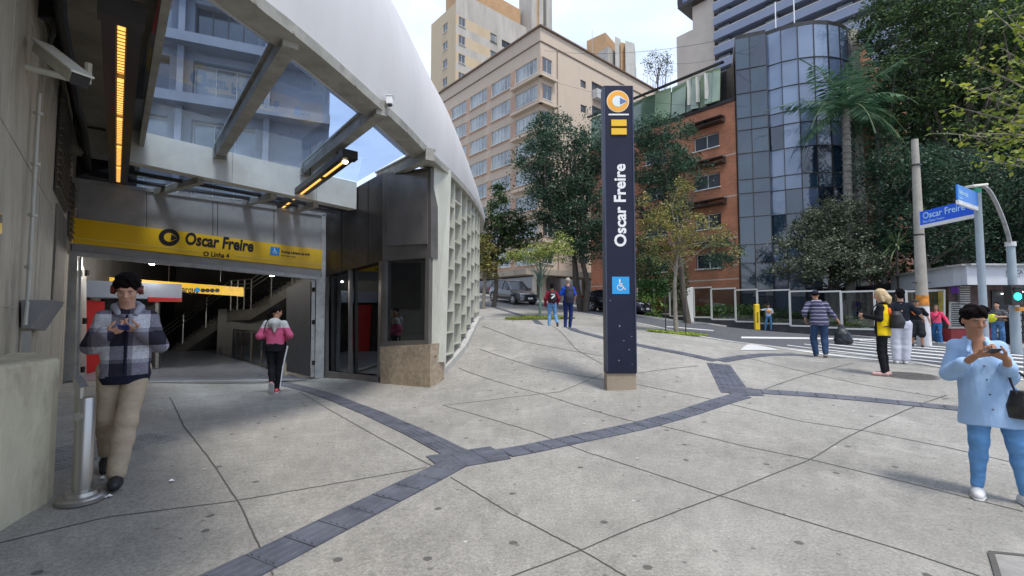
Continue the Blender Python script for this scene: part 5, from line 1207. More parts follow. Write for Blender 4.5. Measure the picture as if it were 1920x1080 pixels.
# palm
def palm(base, top, nfr, ln, label, seed, tr, cat='palm'):
    rs = np.random.RandomState(seed); t = thing('palm_tree', label, cat, base); mb = MB(); base = np.array(base); top = np.array(top)
    pts = [lerp(base, top, f)+[0,0,-.2*(f==0)] for f in np.linspace(0,1,8)]; mb.tube(pts, [tr*q for q in (1.3,1.05,1,1,.95,.9,.85,.7)], 12)
    for f in np.linspace(.05,.97,34): mb.lathe(lerp(base,top,f), [(tr*1.06,0),(tr*1.08,.05),(tr*1.0,.07)], 12)
    mb.build('trunk', mat('palm_bark', (.2,.185,.16), .9, var=.25), t, smooth=True)
    Vs = []; Fs_ = []; n0 = 0; rib = MB()
    for i in range(nfr):
        az = i*2.399+rs.uniform(-.2,.2); el = R(80-105*(i/nfr)); d = np.array([math.cos(az)*math.cos(el), math.sin(az)*math.cos(el), math.sin(el)]); L_ = ln*rs.uniform(.85,1.1)
        sp = []; p = top+[0,0,.1]; v = d.copy()
        for k in range(15): sp.append(p.copy()); p = p+v*L_/14; v = v+np.array([0,0,-.075-.05*(el<.5)]); v /= np.linalg.norm(v)
        rib.tube(sp, [.035*(1-.8*k/14) for k in range(15)], 4, cap=False)
        for k in range(1,15):
            for sub in (0,.25,.5,.75):
                q = sp[k-1]+(sp[k]-sp[k-1])*sub; f = (k+sub)/15; w_ = L_*.27*math.sin(min(1,f*1.15+.12)*math.pi)**.6+.08; dv = sp[k]-sp[k-1]; dv /= np.linalg.norm(dv)
                sd = np.cross(dv,[0,0,1]); sd /= np.linalg.norm(sd)+1e-6
                for s in (-1,1):
                    dr = sd*s+dv*.55+np.array([0,0,rs.uniform(-.55,-.05)]); dr /= np.linalg.norm(dr); e = q+dr*w_+[0,0,-.12*w_]; b = dv*.028
                    Vs += [q-b, lerp(q,e,.5)+b*1.2+[0,0,.02], e, lerp(q,e,.5)-b*1.2]; Fs_.append([n0,n0+1,n0+2,n0+3]); n0 += 4
    mesh_np('fronds', np.array(Vs), np.array(Fs_), M_lP, t); rib.build('frond_ribs', mat('frond_rib', (.1,.14,.05), .6), t)
xb, yb, zb = gb_(1594,28.5)
palm((xb,yb,zb), P(1586,205,28.5), 19, 4.6, 'tall palm tree with arching fronds in front of the glass tower', 51, .26)
xb, yb, zb = gb_(1652,31)
palm((xb,yb,zb), P(1645,215,31), 16, 3.2, 'second palm further back, half hidden by the big trees', 52, .2)
# spiky dracaena
x, y, z = gb_(1682,26.5); dr = thing('spiky_plant', 'spiky leaved plant on a thin stem beside the utility pole', 'plant', (x,y,z)); rs = np.random.RandomState(3)
tp = P(1682,462,26.5); mb = MB(); mb.tube([(x,y,z), tp], .06, 6); mb.build('stem', M_bark, dr); Vs = []; Fs_ = []
for i in range(70):
    az = rs.uniform(0,6.283); el = rs.uniform(-.6,1.4); d = np.array([math.cos(az)*math.cos(el), math.sin(az)*math.cos(el), math.sin(el)]); s = np.cross(d,[0,0,1]); s /= np.linalg.norm(s)+1e-6; s *= .05
    L_ = rs.uniform(1.0,1.5); m_ = tp+d*L_*.55; e = tp+d*L_+[0,0,-.3]; k = len(Vs); Vs += [tp-s*.5, m_-s, e, m_+s, tp+s*.5]; Fs_.append([k,k+1,k+2,k+3])
mesh_np('leaves', np.array(Vs), np.array(Fs_), leaf_mat('dracaena', (0.093,0.171,0.062), (0.310,0.419,0.186), (0.465,0.542,0.310)), dr)
# near branch reaching in from the right with yellow green leaves
nt_ = thing('overhanging_tree', 'leaning tree at the right edge with yellow green leaves on bare twigs', 'tree', (13.6,9.5,gz(13.6,9.5)))
mb = MB(); rs = np.random.RandomState(61); tips = []
b0 = np.array([13.6,9.5,gz(13.6,9.5)-.1]); fork = np.array([13.2,9.6,4.2]); mb.tube([b0, lerp(b0,fork,.5)+[.15,0,0], fork], [.22,.18,.15], 9)
for px, py, Y in ((1790,200,10),(1775,250,9.5),(1805,110,10.5),(1830,250,9.2),(1850,165,9.6),(1880,90,10),(1800,160,9.9),(1895,230,9),(1860,20,10),(1905,300,8.8),(1890,30,9.4),(1840,300,9.4)):
    e = P(px,py,Y); m1 = lerp(fork,e,.35)+rs.normal(size=3)*.2+[0,0,.3]; m2 = lerp(fork,e,.7)+rs.normal(size=3)*.12+[0,0,.1]; mb.tube([fork,m1,m2,e], [.07,.035,.02,.007], 6)
    for f in np.linspace(.0,1,7):
        q = lerp(m2,e,f)
        for s in range(2):
            g = q+rs.normal(size=3)*[.16,.12,.12]+[0,0,-.03]; mb.tube([q,g], [.007,.003], 4); tips.append(g)
for _ in range(50): q = P(rs.uniform(1870,1990), rs.uniform(-60,320), 9.5); tips.append(q)
mb.build('trunk', M_barkp, nt_, smooth=True)
T_ = np.array(tips); Cc = np.repeat(T_,4,0)+rs.normal(size=(len(T_)*4,3))*.06; V, F = leaves_mesh(Cc, .125, rs, .62); mesh_np('leaves', V, F, M_lY, nt_)
# little far tree on the skyline
tree('skyline_tree', 'sparse pale tree top on the skyline beyond the brick office', P(1235,150,75)*[1,1,0], [L3(1235,118,75,2.6,2,2.2)], .2, 900, .3, M_lE, 71, per=18, cl=.8)
# ------------------------------------------------------------------ street furniture
M_totem = mat('totem_navy', (.010,.012,.032), .42, var=.2, scale=3, spec=.3)
tp_ = G(1166,732); tx, ty, tz = tp_; ty += .12
tt = thing('station_totem', 'tall dark navy station totem with white Oscar Freire lettering on a stone foot', 'sign', (tx,ty,tz))
TW_, TD_ = .53, .26; TH = P(0,166,ty)[2]; zf = tz+.29
mb = MB(); mb.box((tx,ty,(zf+TH)/2), (TW_,TD_,TH-zf)); body = mb.build('body', M_totem, tt, bevel=.012)
mb = MB(); mb.box((tx,ty+.01,tz+.12), (TW_*.97,TD_*.9,.36)); mb.build('stone_foot', mat('foot_stone', (.33,.27,.2), .85, var=.2, stain=.4, bump=.3), tt, bevel=.01)
mb = MB()
for s in (-1,1): mb.box((tx+s*(TW_/2-.012),ty-TD_/2-.006,(zf+TH)/2), (.02,.012,TH-zf-.06))
mb.build('edge_strip', mat('totem_edge', (.06,.07,.11), .3, metal=.5), body)
fy = ty-TD_/2-.001; X = np.array([1,0,0]); U = np.array([0,0,1])
TZ = lambda py: P(1163,py,fy)[2]
c = np.array([tx-.01,fy,TZ(190)])
mb = MB(); ring(mb, c, X, U, 0, .2, 40, .003); e1 = mb.build('emblem_rim', mat('emblem_rim', (.8,.62,.4), .5), body)
mb = MB(); ring(mb, c, X, U, 0, .183, 40, .005); mb.build('emblem_disc', mat('emblem_orange', (.8,.36,.03), .5), e1)
mb = MB(); flat(mb, c+[.0,0,0], X, U, drop_pts(.2), .007); mb.build('emblem_drop', mat('emblem_pale', (.66,.76,.84), .5), e1)
mb = MB(); flat(mb, c, X, U, [(.035,.065),(.165,0),(.035,-.065)], .009); mb.build('emblem_arrow', mat('emblem_navy', (.12,.16,.3), .5), e1)
mb = MB(); mb.box((tx,fy-.003,TZ(215)), (.36,.008,.026)); mb.build('white_bar', M_wht, body)
mb = MB(); mb.box((tx,fy-.01,TZ(231)), (.27,.022,.115)); mb.box((tx,fy-.01,TZ(247)), (.27,.022,.115)); mb.build('yellow_block', M_yel, body)
text_mesh('lettering', 'Oscar Freire', .285, M_wht, body, (tx+.1,fy-.003,TZ(463)), (0,0,1), (-1,0,0), bold=.008, squash=1.0)
access_icon(body, np.array([tx,fy,TZ(535)]), X, U, .3, mat('access_blue', (.02,.32,.7), .4), M_wht)
mb = MB(); rnd = random.Random(2)
for _ in range(7): mb.box((tx+rnd.uniform(-.2,.2),fy-.001,TZ(rnd.uniform(560,690))), (rnd.uniform(.01,.025),.003,rnd.uniform(.008,.03)))
mb.build('scuff_mark', mat('scuff', (.25,.26,.3), .7), body)
# steel bollard
bx, by, bz = G(153,938); bo = thing('steel_bollard', 'brushed steel bollard with cut top beside the concrete block', 'bollard', (bx,by,bz))
mb = MB(); mb.lathe((bx,by,bz), [(.155,0),(.155,.03),(.14,.045),(.11,.05),(.105,.075),(.06,.085)], 28); mb.build('base', M_steel, bo, smooth=True)
mb = MB(); H_ = .74; mb.lathe((bx,by,bz+.05), [(.062,0),(.062,H_),(.057,H_+.008)], 28); mb.build('post', M_steel, bo, smooth=True)
mb = MB(); mb.tube([(bx-.035,by-.02,bz+.6),(bx-.035,by-.02,bz+.88)], .032, 12); mb.add([(bx-.067,by-.05,bz+.88),(bx-.003,by-.05,bz+.88),(bx-.003,by+.02,bz+.88),(bx-.067,by+.02,bz+.88),(bx-.067,by-.05,bz+.97),(bx-.067,by+.02,bz+.97)], [(0,1,4),(1,2,5,4),(2,3,5),(3,0,4,5),(3,2,1,0)]); mb.build('cut_tube', M_steel, bo)
mb = MB(); n_ = 18; mb.tube([(bx+.008,by-.066,bz+.66),(bx+.008,by-.07,bz+.66)], .033, n_); mb.build('round_plate', M_alu, bo)
# concrete utility pole
def gp3(px, Y): x = (px-960)/870*Y; return np.array([x,Y,gz(x,Y)])
q = gp3(1735,17.6); tpz = P(1714,262,17.6); t = thing('utility_pole', 'tall concrete utility pole with white painted foot and orange band', 'pole', q)
mb = MB(); tp3 = np.array([tpz[0]+.02,17.6,tpz[2]]); q_ = q.copy(); q_[0] = tp3[0]
mb.lathe(q_-[0,0,.2], [(.215,0),(.11,tp3[2]-q[2]+.2)], 16); mb.build('shaft', mat('pole_concrete', (.36,.33,.28), .85, var=.12, stain=.3, bump=.2), t, smooth=True)
mb = MB(); hz = P(0,575,17.6)[2]-q[2]; mb.lathe(q_, [(.222,0),(.2,hz)], 20); mb.build('white_paint', mat('pole_white', (.6,.6,.62), .7), t, smooth=True)
mb = MB(); mb.lathe(q_+[0,0,hz+.05], [(.2,0),(.195,.38)], 16); mb.build('orange_band', mat('band_orange', (.6,.22,.03), .7, var=.4, scale=8), t, smooth=True)
mb = MB(); 
for s in (-1,1): mb.bar(q_+[0,0,hz+.9], q_+[s*.34,0,hz+.92], .03, .05)
mb.build('crossarm', M_dark, t)
for z_ in (4.2,6.9): mb = MB(); mb.lathe(q_+[0,0,z_], [(.165,0),(.165,.06)], 16); mb.build('clamp', M_dark, t)
# street name post
q = gp3(1862,10.6); topp = P(1832,362,10.6); M_cyan = mat('post_greyblue', (.32,.38,.42), .45, var=.1, scale=3)
sp = thing('street_name_post', 'tall slim pale post carrying two blue street name plates', 'sign', (topp[0],10.6,q[2]))
mb = MB(); mb.lathe((topp[0],10.6,q[2]), [(.075,0),(.068,topp[2]-q[2])], 16); mb.build('post', M_cyan, sp, smooth=True)
mb = MB(); mb.lathe((topp[0],10.6,topp[2]), [(.075,0),(.075,.1),(.02,.12)], 14); mb.build('green_cap', mat('cap_green', (.02,.3,.16), .5), sp)
M_sb = mat('plate_blue', (.01,.12,.8), .4, var=.04); M_sb2 = mat('plate_blue_light', (.015,.24,.8), .4, var=.04); M_st = mat('plate_text', (.5,.78,.95), .5)
def plate(pa, pb, hgt, m, tx1, tx2, s1, s2):
    "pa near-left bottom, pb right bottom at the post; white strip below"
    d = (pb-pa); d[2] = 0; L_ = np.linalg.norm(d); d = d/L_; n_ = np.array([d[1],-d[0],0]); a = np.array([pa[0],pa[1],(pa[2])])
    mb = MB(); mb.bar(a+[0,0,hgt/2], a+d*L_+[0,0,hgt/2], .03, hgt); p = mb.build('name_plate', m, sp)
    mb = MB(); mb.bar(a+[0,0,-.045], a+d*L_+[0,0,-.045], .05, .085); mb.build('white_strip', M_wht, p)
    text_mesh('lettering', tx1, s1, M_st, p, a+n_*.018+d*.09+[0,0,hgt*.42], d, (0,0,1), bold=.002, squash=.95)
    text_mesh('lettering', tx2, s2, M_st, p, a+n_*.018+d*.09+[0,0,hgt*.12], d, (0,0,1), squash=.95)
pb_ = np.array([topp[0],10.6,P(1830,395,10.6)[2]-.02]); pa_ = P(1725,412,9.6); pa_[2] = pb_[2]-.0
pl_a = P(1726,411,12.1); pl_a[2] = pb_[2]-.04; pbb = pb_.copy(); pbb[2] = pl_a[2]
plate(pl_a, pbb, .36, M_sb, 'Oscar Freire', 'Rua Oscar Freire', .23, .09)
pc_ = P(1794,388,11.6); pc2 = pb_.copy(); pc_[2] = pb_[2]+.1; pc2[2] = pc_[2]
pc_ = np.array([P(1790,388,9.5)[0]+.03, 9.35+.25, pc2[2]])
pc_ = P(1795,380,9.9); pc_[2] = pc2[2]
plate(pc_, pc2, .34, M_sb2, 'Rebouças', 'Avenida', .15, .06)
# street lamp with traffic light
q = gp3(1914,14.5); lp = thing('street_lamp', 'pale street lamp pole with curved arm reaching left at the right edge', 'lamp', q)
z1_ = P(1893,455,14.5)[2]; q0_ = np.array([P(1897,500,14.5)[0],14.5,q[2]])
mb = MB(); mb.lathe(q0_, [(.13,0),(.1,z1_-q[2])], 14); mb.build('pole', M_cyan, lp, smooth=True)
arm = [np.array([q0_[0],14.5,z1_-.1]), P(1887,430,14.3), P(1872,390,14.0), P(1855,358,13.7), P(1842,348,13.5)]
mb = MB(); mb.tube(catmull(arm,5), .055, 8); mb.build('arm', M_alu, lp, smooth=True)
mb = MB(); mb.bar(P(1845,347,13.5), P(1817,350,13.2), .22, .07); mb.build('lamp_head', M_pale, lp, bevel=.02)
mb = MB(); mb.lathe([q0_[0],14.5,z1_-.12], [(.13,0),(.13,.14)], 14); mb.build('collar', M_frame, lp)
# traffic light
tl = thing('traffic_light', 'pedestrian traffic light glowing green on the lamp pole at the right edge', 'traffic light', P(1903,556,14.2))
c = P(1906,556,14.2); mb = MB(); mb.box(c+[0,.1,.05], (.34,.25,.62)); mb.box(c+[0,-.08,.26], (.36,.2,.03)); mb.build('housing', M_dark, tl, bevel=.03)
mb = MB(); mb.tube([c+[0,-.03,0], c+[0,-.045,0]], .11, 18); mb.build('green_lens', mat('lens_green', (.02,.6,.5), .3, emit=(.02,1,.75,3.5)), tl)
mb = MB(); mb.tube([c+[0,-.03,.22], c+[0,-.045,.22]], .11, 18); mb.build('red_lens', mat('lens_off', (.05,.01,.01), .3), tl)
mb = MB(); mb.bar(c+[.0,.0,-.38], c+[.28,0,-.38], .12, .12); mb.build('orange_button_box', mat('box_orange', (.6,.25,.04), .6), tl)
mb = MB(); mb.bar(c+[0,.15,0], q0_*[1,1,0]+[0,0,c[2]], .06, .06); mb.build('bracket', M_dark, tl)
# glass fence along the far pavement
fe = thing('glass_fence', 'white framed glass fence on a dark base along the far pavement', 'fence', (15,29,0))
fp = [G(px, py)[:2] for px, py in ((1296,602),(1345,606.5),(1393,611),(1440,615),(1481,619),(1580,626),(1612,628.5),(1700,636))]
L0 = np.array([16.2,29.2]); 
def onL(px, o=0): u = (px-960)/870; p0 = np.array([15.3,28.4])+QD[:2]*o; t_ = (p0[0]-u*p0[1])/(.652+.758*u); return p0+PD[:2]*t_
pxs = [1296,1334,1379,1420,1481,1531,1577,1640,1700,1760]; step = [1.0,.9,.75,.62,.5,.42,.36,.3,.25,.2]
baseW = MB(); frm = []; gl = []
for k in range(len(pxs)-1):
    a, b = onL(pxs[k]), onL(pxs[k+1]); za = gz(*a); zb = gz(*b); z0 = max(za,zb)+.42; z1_ = z0+2.0
    mb = MB()
    mb.bar((*a,z0),(*b,z0),.07,.09); mb.bar((*a,z1_),(*b,z1_),.07,.09); mb.bar((*a,z0),(*a,z1_),.1 if k else .5,.1,up=(-.758,-.652,0)); f_ = mb.build('fence_frame', M_frame, fe)
    mb = MB(); mb.quad((*a,z0),(*b,z0),(*b,z1_),(*a,z1_)); mb.build('glass_pane', M_glassdark, f_)
    if k == 0: mb = MB(); mb.box((a[0]-.1,a[1],(za+z1_)/2), (.5,.3,z1_-za+.1)); mb.build('end_post', M_frame, fe, bevel=.04)
    baseW.hexa([(*a,za-.3),(*b,zb-.3),(*(b+QD[:2]*.25),zb-.3),(*(a+QD[:2]*.25),za-.3)], [(*a,z0-.045),(*b,z0-.045),(*(b+QD[:2]*.25),z0-.045),(*(a+QD[:2]*.25),z0-.045)])
baseW.build('base_wall', mat('fence_base', (.05,.05,.055), .8, var=.3), fe)
f2 = thing('glass_fence', 'shorter white framed fence with dark panes behind the slender tree', 'fence', (13,32,0))
pxs2 = [1196,1226,1256,1286]; baseW = MB()
for k in range(3):
    a, b = onL(pxs2[k],1.2), onL(pxs2[k+1],1.2); za = gz(*a); zb = gz(*b); z0 = max(za,zb)+.35; z1_ = z0+2.3
    mb = MB(); mb.bar((*a,z0),(*b,z0),.06,.07); mb.bar((*a,z1_),(*b,z1_),.06,.07); mb.bar((*a,z0),(*a,z1_),.09,.09,up=(-.758,-.652,0)); f_ = mb.build('fence_frame', M_frame, f2)
    mb = MB(); mb.quad((*a,z0),(*b,z0),(*b,z1_),(*a,z1_)); mb.build('glass_pane', M_glassdark, f_)
    baseW.hexa([(*a,za-.3),(*b,zb-.3),(*(b+QD[:2]*.25),zb-.3),(*(a+QD[:2]*.25),za-.3)], [(*a,z0-.045),(*b,z0-.045),(*(b+QD[:2]*.25),z0-.045),(*(a+QD[:2]*.25),z0-.045)])
baseW.build('base_wall', MATS['fence_base'], f2)
# yellow kerb post
x, y, z = gp3(1418,28.0); yp = thing('yellow_post', 'short yellow marker post with dark lettering in front of the glass fence', 'post', (x,y,z))
mb = MB(); mb.box((x,y,z+.78), (.3,.22,1.56)); mb.build('body', mat('post_yellow', (.75,.5,.01), .5), yp, bevel=.05)
text_mesh('lettering', 'PEDESTRE', .14, M_ink, yp, (x+.04,y-.115,z+.45), (0,0,1), (-1,0,0), bold=.004)
# manhole and corner plate
mx_, my_, mz_ = G(1708,705); mb = MB(); rr_ = .42; a0 = G(1660,704); a1 = G(1756,705); rx_ = abs(a1[0]-a0[0])/2; ry_ = abs(G(1708,697)[1]-G(1708,713)[1])/2
pts = [(mx_+math.cos(t_)*rx_, my_+math.sin(t_)*ry_) for t_ in np.linspace(0,6.283,40)[:-1]]; mb.add([(*p, gz(*p)+.008) for p in pts], [tuple(range(39))])
mhc = mb.build('manhole_cover', mat('iron_dark', (.14,.13,.12), .7, var=.3, scale=10, bump=.3)); tag(mhc, 'large dark round manhole cover behind the woman in pink shoes', 'manhole cover')
mb = MB()
for i in range(-6,7):
    for j in range(-6,7):
        p = (mx_+i*rx_/7, my_+j*ry_/7)
        if (i/7)**2+(j/7)**2 < .8: mb.box((*p, gz(*p)+.012), (.045,.045,.008))
mb.build('cover_studs', MATS['iron_dark'], mhc)
q4 = [G(1858,1038)[:2], G(1919,1050)[:2]+[.2,0], G(1919,1079)[:2]+[.2,-.1], G(1842,1079)[:2]+[0,-.1]]
mb = MB(); mb.add([(*p, gz(*p)+.008) for p in q4[::-1]], [(0,1,2,3)]); cp = mb.build('inspection_plate', mat('plate_concrete', (.27,.26,.24), .85, var=.25, scale=10)); tag(cp, 'square inspection plate with dark rim at the lower right corner', 'plate')
mb = MB()
for a, b in zip(q4, q4[1:]+q4[:1]): mb.bar((*a,gz(*a)+.009),(*b,gz(*b)+.009),.03,.006)
mb.build('plate_rim', M_joint, cp)
# overhead cables across the street
mb = MB()
for a, b, sg_ in ((P(1020,95,43),P(1420,60,31),.8),(P(1030,150,43),P(1400,200,30),.7),(P(1240,118,40),P(1420,85,30),.5)):
    mb.tube([lerp(a,b,t_)-[0,0,sg_*4*t_*(1-t_)] for t_ in np.linspace(0,1,14)], .012, 4)
tag(mb.build('overhead_cable', M_dark), 'thin overhead cables spanning from the cream block to the glass tower', 'cable')
# litter
mb = MB(); rnd = random.Random(12)
lit = thing('litter', 'few scraps of white litter on the paving by the bollard', 'litter', G(190,935))
for px, py in ((192,937),(203,934),(320,905),(190,900)):
    x, y, z = G(px,py); mb.add([(x-.02,y,z+.012),(x+.025,y-.01,z+.02),(x+.02,y+.02,z+.011),(x-.015,y+.03,z+.025)], [(0,1,2,3)])
mb.build('scraps', M_wht, lit)
# ------------------------------------------------------------------ cars
def car(name, label, loc, rz, col, suv=True, s=1.0):
    """front towards -y in its own frame; body skin from stations along the length"""
    t = thing(name, label, 'car', loc, rz, group='cars parked along the far kerb', s=s)
    Ln, Wd, Hh = 4.3, 1.78, 1.62 if suv else 1.48; hb = .96 if suv else .9
    ys = np.array([-2.15,-2.08,-1.9,-1.5,-1.0,-.85,-.2,.5,1.1,1.6,1.95,2.1,2.15])
    belt = np.interp(ys, [-2.15,-2.05,-1.6,-.95,0,1.5,2.0,2.15], [.62,.78,.88,hb,hb+.02,hb+.07,hb+.03,.85])
    wd = np.interp(ys, [-2.15,-1.95,-1.2,0,1.3,2.0,2.15], [.68,.82,.88,.89,.88,.82,.74])
    mb = MB(); sec = []
    for y, b, w_ in zip(ys, belt, wd):
        arch = max(0, .36-abs(abs(y)-1.32)*.0) if abs(abs(y)-1.32) < .36 else 0
        zb = .24
        pts = [(0,zb),(w_*.85,zb),(w_*.98,zb+.12),(w_*1.0,.5),(w_*1.01,b-.22),(w_*.95,b-.03),(w_*.8,b+.02),(0,b+.05)]
        sec.append([(x,y,z) for x,z in pts]+[(-x,y,z) for x,z in pts[-2:0:-1]])
    m = len(sec[0]); vs = [p for q in sec for p in q]; mb.add(vs, [(i*m+k,(i+1)*m+k,(i+1)*m+(k+1)%m,i*m+(k+1)%m) for i in range(len(ys)-1) for k in range(m)]+[tuple(range(m)),tuple((len(ys)-1)*m+k for k in range(m))[::-1]])
    pm = mat('paint_'+name+label.split()[1], col, .25, metal=.5, var=.02, coat=.6)
    body = mb.build('body', pm, t, world=False, smooth=True)
    # cabin
    cy = [-.95,-.25,.2,1.2,1.75,2.02] if suv else [-.9,-.2,.2,.9,1.5,1.8]; cz = [hb+.03,Hh-.09,Hh-.02,Hh-.04,Hh-.16,hb+.08]; cw = [.74,.6,.6,.6,.58,.66]
    mb = MB(); sec = [[(-.82 if 0 < i < 5 else -.76,y,hb-.02),(-w_,y,z),(w_,y,z),(.82 if 0 < i < 5 else .76,y,hb-.02)] for i,(y,z,w_) in enumerate(zip(cy,cz,cw))]
    vs = [p for q in sec for p in q]; mb.add(vs, [(i*4+k,(i+1)*4+k,(i+1)*4+k+1,i*4+k+1) for i in range(5) for k in range(3)]+[(0,1,2,3),(23,22,21,20)])
    mb.build('cabin_glass', mat('car_glass', (.012,.014,.018), .08, var=.02, spec=.8), t, world=False)
    mb = MB()
    for i in range(1,4 if not suv else 4): a, b = sec[i], sec[i+1]; mb.hexa([(a[1][0]-.03,a[1][1],a[1][2]),(a[2][0]+.03,a[2][1],a[2][2]),(b[2][0]+.03,b[2][1],b[2][2]),(b[1][0]-.03,b[1][1],b[1][2])], [(a[1][0]*.9,a[1][1],a[1][2]+.04),(a[2][0]*.9,a[2][1],a[2][2]+.04),(b[2][0]*.9,b[2][1],b[2][2]+.04),(b[1][0]*.9,b[1][1],b[1][2]+.04)])
    for s_ in (-1,1):
        for (i, j) in ((0,1),(4,5)): mb.bar((s_*(abs(sec[i][0][0] if i == 0 else sec[i][2][0])+.01),sec[i][0][1],hb+.02 if i == 0 else sec[i][2][2]), (s_*(sec[j][2][0]+.02 if j == 1 else .78),sec[j][2][1],sec[j][2][2] if j == 1 else hb), .07, .05)
        for y in (.25,1.15): mb.bar((s_*.83,y,hb-.02),(s_*.615,y,Hh-.05), .05, .07)
    mb.build('roof', pm, t, world=False)
    for sx in (-1,1):
        for y in (-1.32,1.32):
            mb = MB(); mb.tube([(sx*.70,y,.34),(sx*.895,y,.34)], .40, 22); wa = mb.build('wheel_arch', M_ink, t, world=False)
            mb = MB(); mb.tube([(sx*.70,y,.33),(sx*.90,y,.33)], .33, 24); wh = mb.build('wheel', mat('tyre', (.02,.02,.02), .85), t, world=False)
            mb = MB(); mb.tube([(sx*.9,y,.33),(sx*.906,y,.33)], .09, 12)
            for k in range(5):
                a = 2*math.pi*k/5; mb.bar((sx*.907,y+.05*math.cos(a),.33+.05*math.sin(a)),(sx*.905,y+.225*math.cos(a),.33+.225*math.sin(a)), .012, .075, up=(0,-math.sin(a),math.cos(a)))
            for k in range(24):
                a, b = 2*math.pi*k/24, 2*math.pi*(k+1)/24; mb.bar((sx*.904,y+.225*math.cos(a),.33+.225*math.sin(a)),(sx*.904,y+.225*math.cos(b),.33+.225*math.sin(b)), .012, .02)
            mb.build('rim', mat('rim_silver', (.55,.55,.56), .3, metal=.8), wh, world=False)
        mb = MB(); mb.hexa([(sx*.45,-2.12,.68),(sx*.74,-2.02,.68),(sx*.74,-1.8,.74),(sx*.45,-1.95,.74)], [(sx*.45,-2.1,.8),(sx*.76,-1.98,.8),(sx*.76,-1.75,.84),(sx*.45,-1.9,.84)]); mb.build('headlight', mat('headlight', (.75,.77,.8), .15), t, world=False)
        mb = MB(); mb.box((sx*.62,-2.13,.42), (.26,.08,.12)); mb.build('fog_lamp', mat('trim_silver', (.5,.5,.52), .3, metal=.5), t, world=False)
        mb = MB(); mb.box((sx*.70,2.1,.86), (.26,.1,.16)); mb.build('tail_light', mat('tail_red', (.4,.01,.01), .3), t, world=False)
        mb = MB(); mb.box((sx*.98,-.72,hb+.08), (.2,.12,.14)); mb.build('mirror', pm, t, world=False, bevel=.02)
        mb = MB()
        for y in (.05,1.0): mb.box((sx*.905,y,hb-.14), (.02,.16,.025))
        mb.bar((sx*.9,-.95,.32),(sx*.9,.95,.32), .03, .12); mb.build('side_trim', M_dark, t, world=False)
    mb = MB(); mb.box((0,-2.15,.62), (.9,.06,.22)); mb.box((0,-2.17,.36), (1.1,.06,.14)); mb.build('grille', M_ink, t, world=False)
    mb = MB(); mb.box((0,-2.2,.47), (.42,.02,.13)); mb.build('number_plate', M_wht, t, world=False)
    return t
x, y, z = gb_(962, 34.4); 
def car_at(o, px, Y): x = (px-960)/870*Y; o.location = (x, Y, gz(x,Y)+.012)
c1_ = car('parked_car', 'silver grey crossover car parked uphill left of the walking couple', (x,y,z), R(34), (.17,.165,.17)); car_at(c1_, 961, 34.0)
c2_ = car('parked_car', 'black car with spoked wheels parked half hidden behind the totem', (0,0,0), R(50), (.008,.008,.012), suv=False); car_at(c2_, 1153, 30.3)
for o in (c1_, c2_):          # sit on the slope of the street
    f = Vector((math.sin(o.rotation_euler[2]), -math.cos(o.rotation_euler[2]), 0)); l = o.location; d = 1.3
    za = gz(l.x+f.x*d, l.y+f.y*d); zb = gz(l.x-f.x*d, l.y-f.y*d); o.rotation_euler[0] = 0
    pit = math.atan2(za-zb, 2*d); sv = Vector((f.y,-f.x,0)); zc = gz(l.x+sv.x*.7, l.y+sv.y*.7); zd = gz(l.x-sv.x*.7, l.y-sv.y*.7); 
    fwd = Vector((f.x, f.y, math.tan(pit))).normalized(); side = Vector((-sv.x,-sv.y,(zd-zc)/1.4)).normalized(); up = fwd.cross(side) if fwd.cross(side).z > 0 else side.cross(fwd)
    Mx = Matrix((( -fwd).cross(up), -fwd, up)).transposed(); o.rotation_euler = Mx.to_euler(); o.location.z = (za+zb)/2+.012
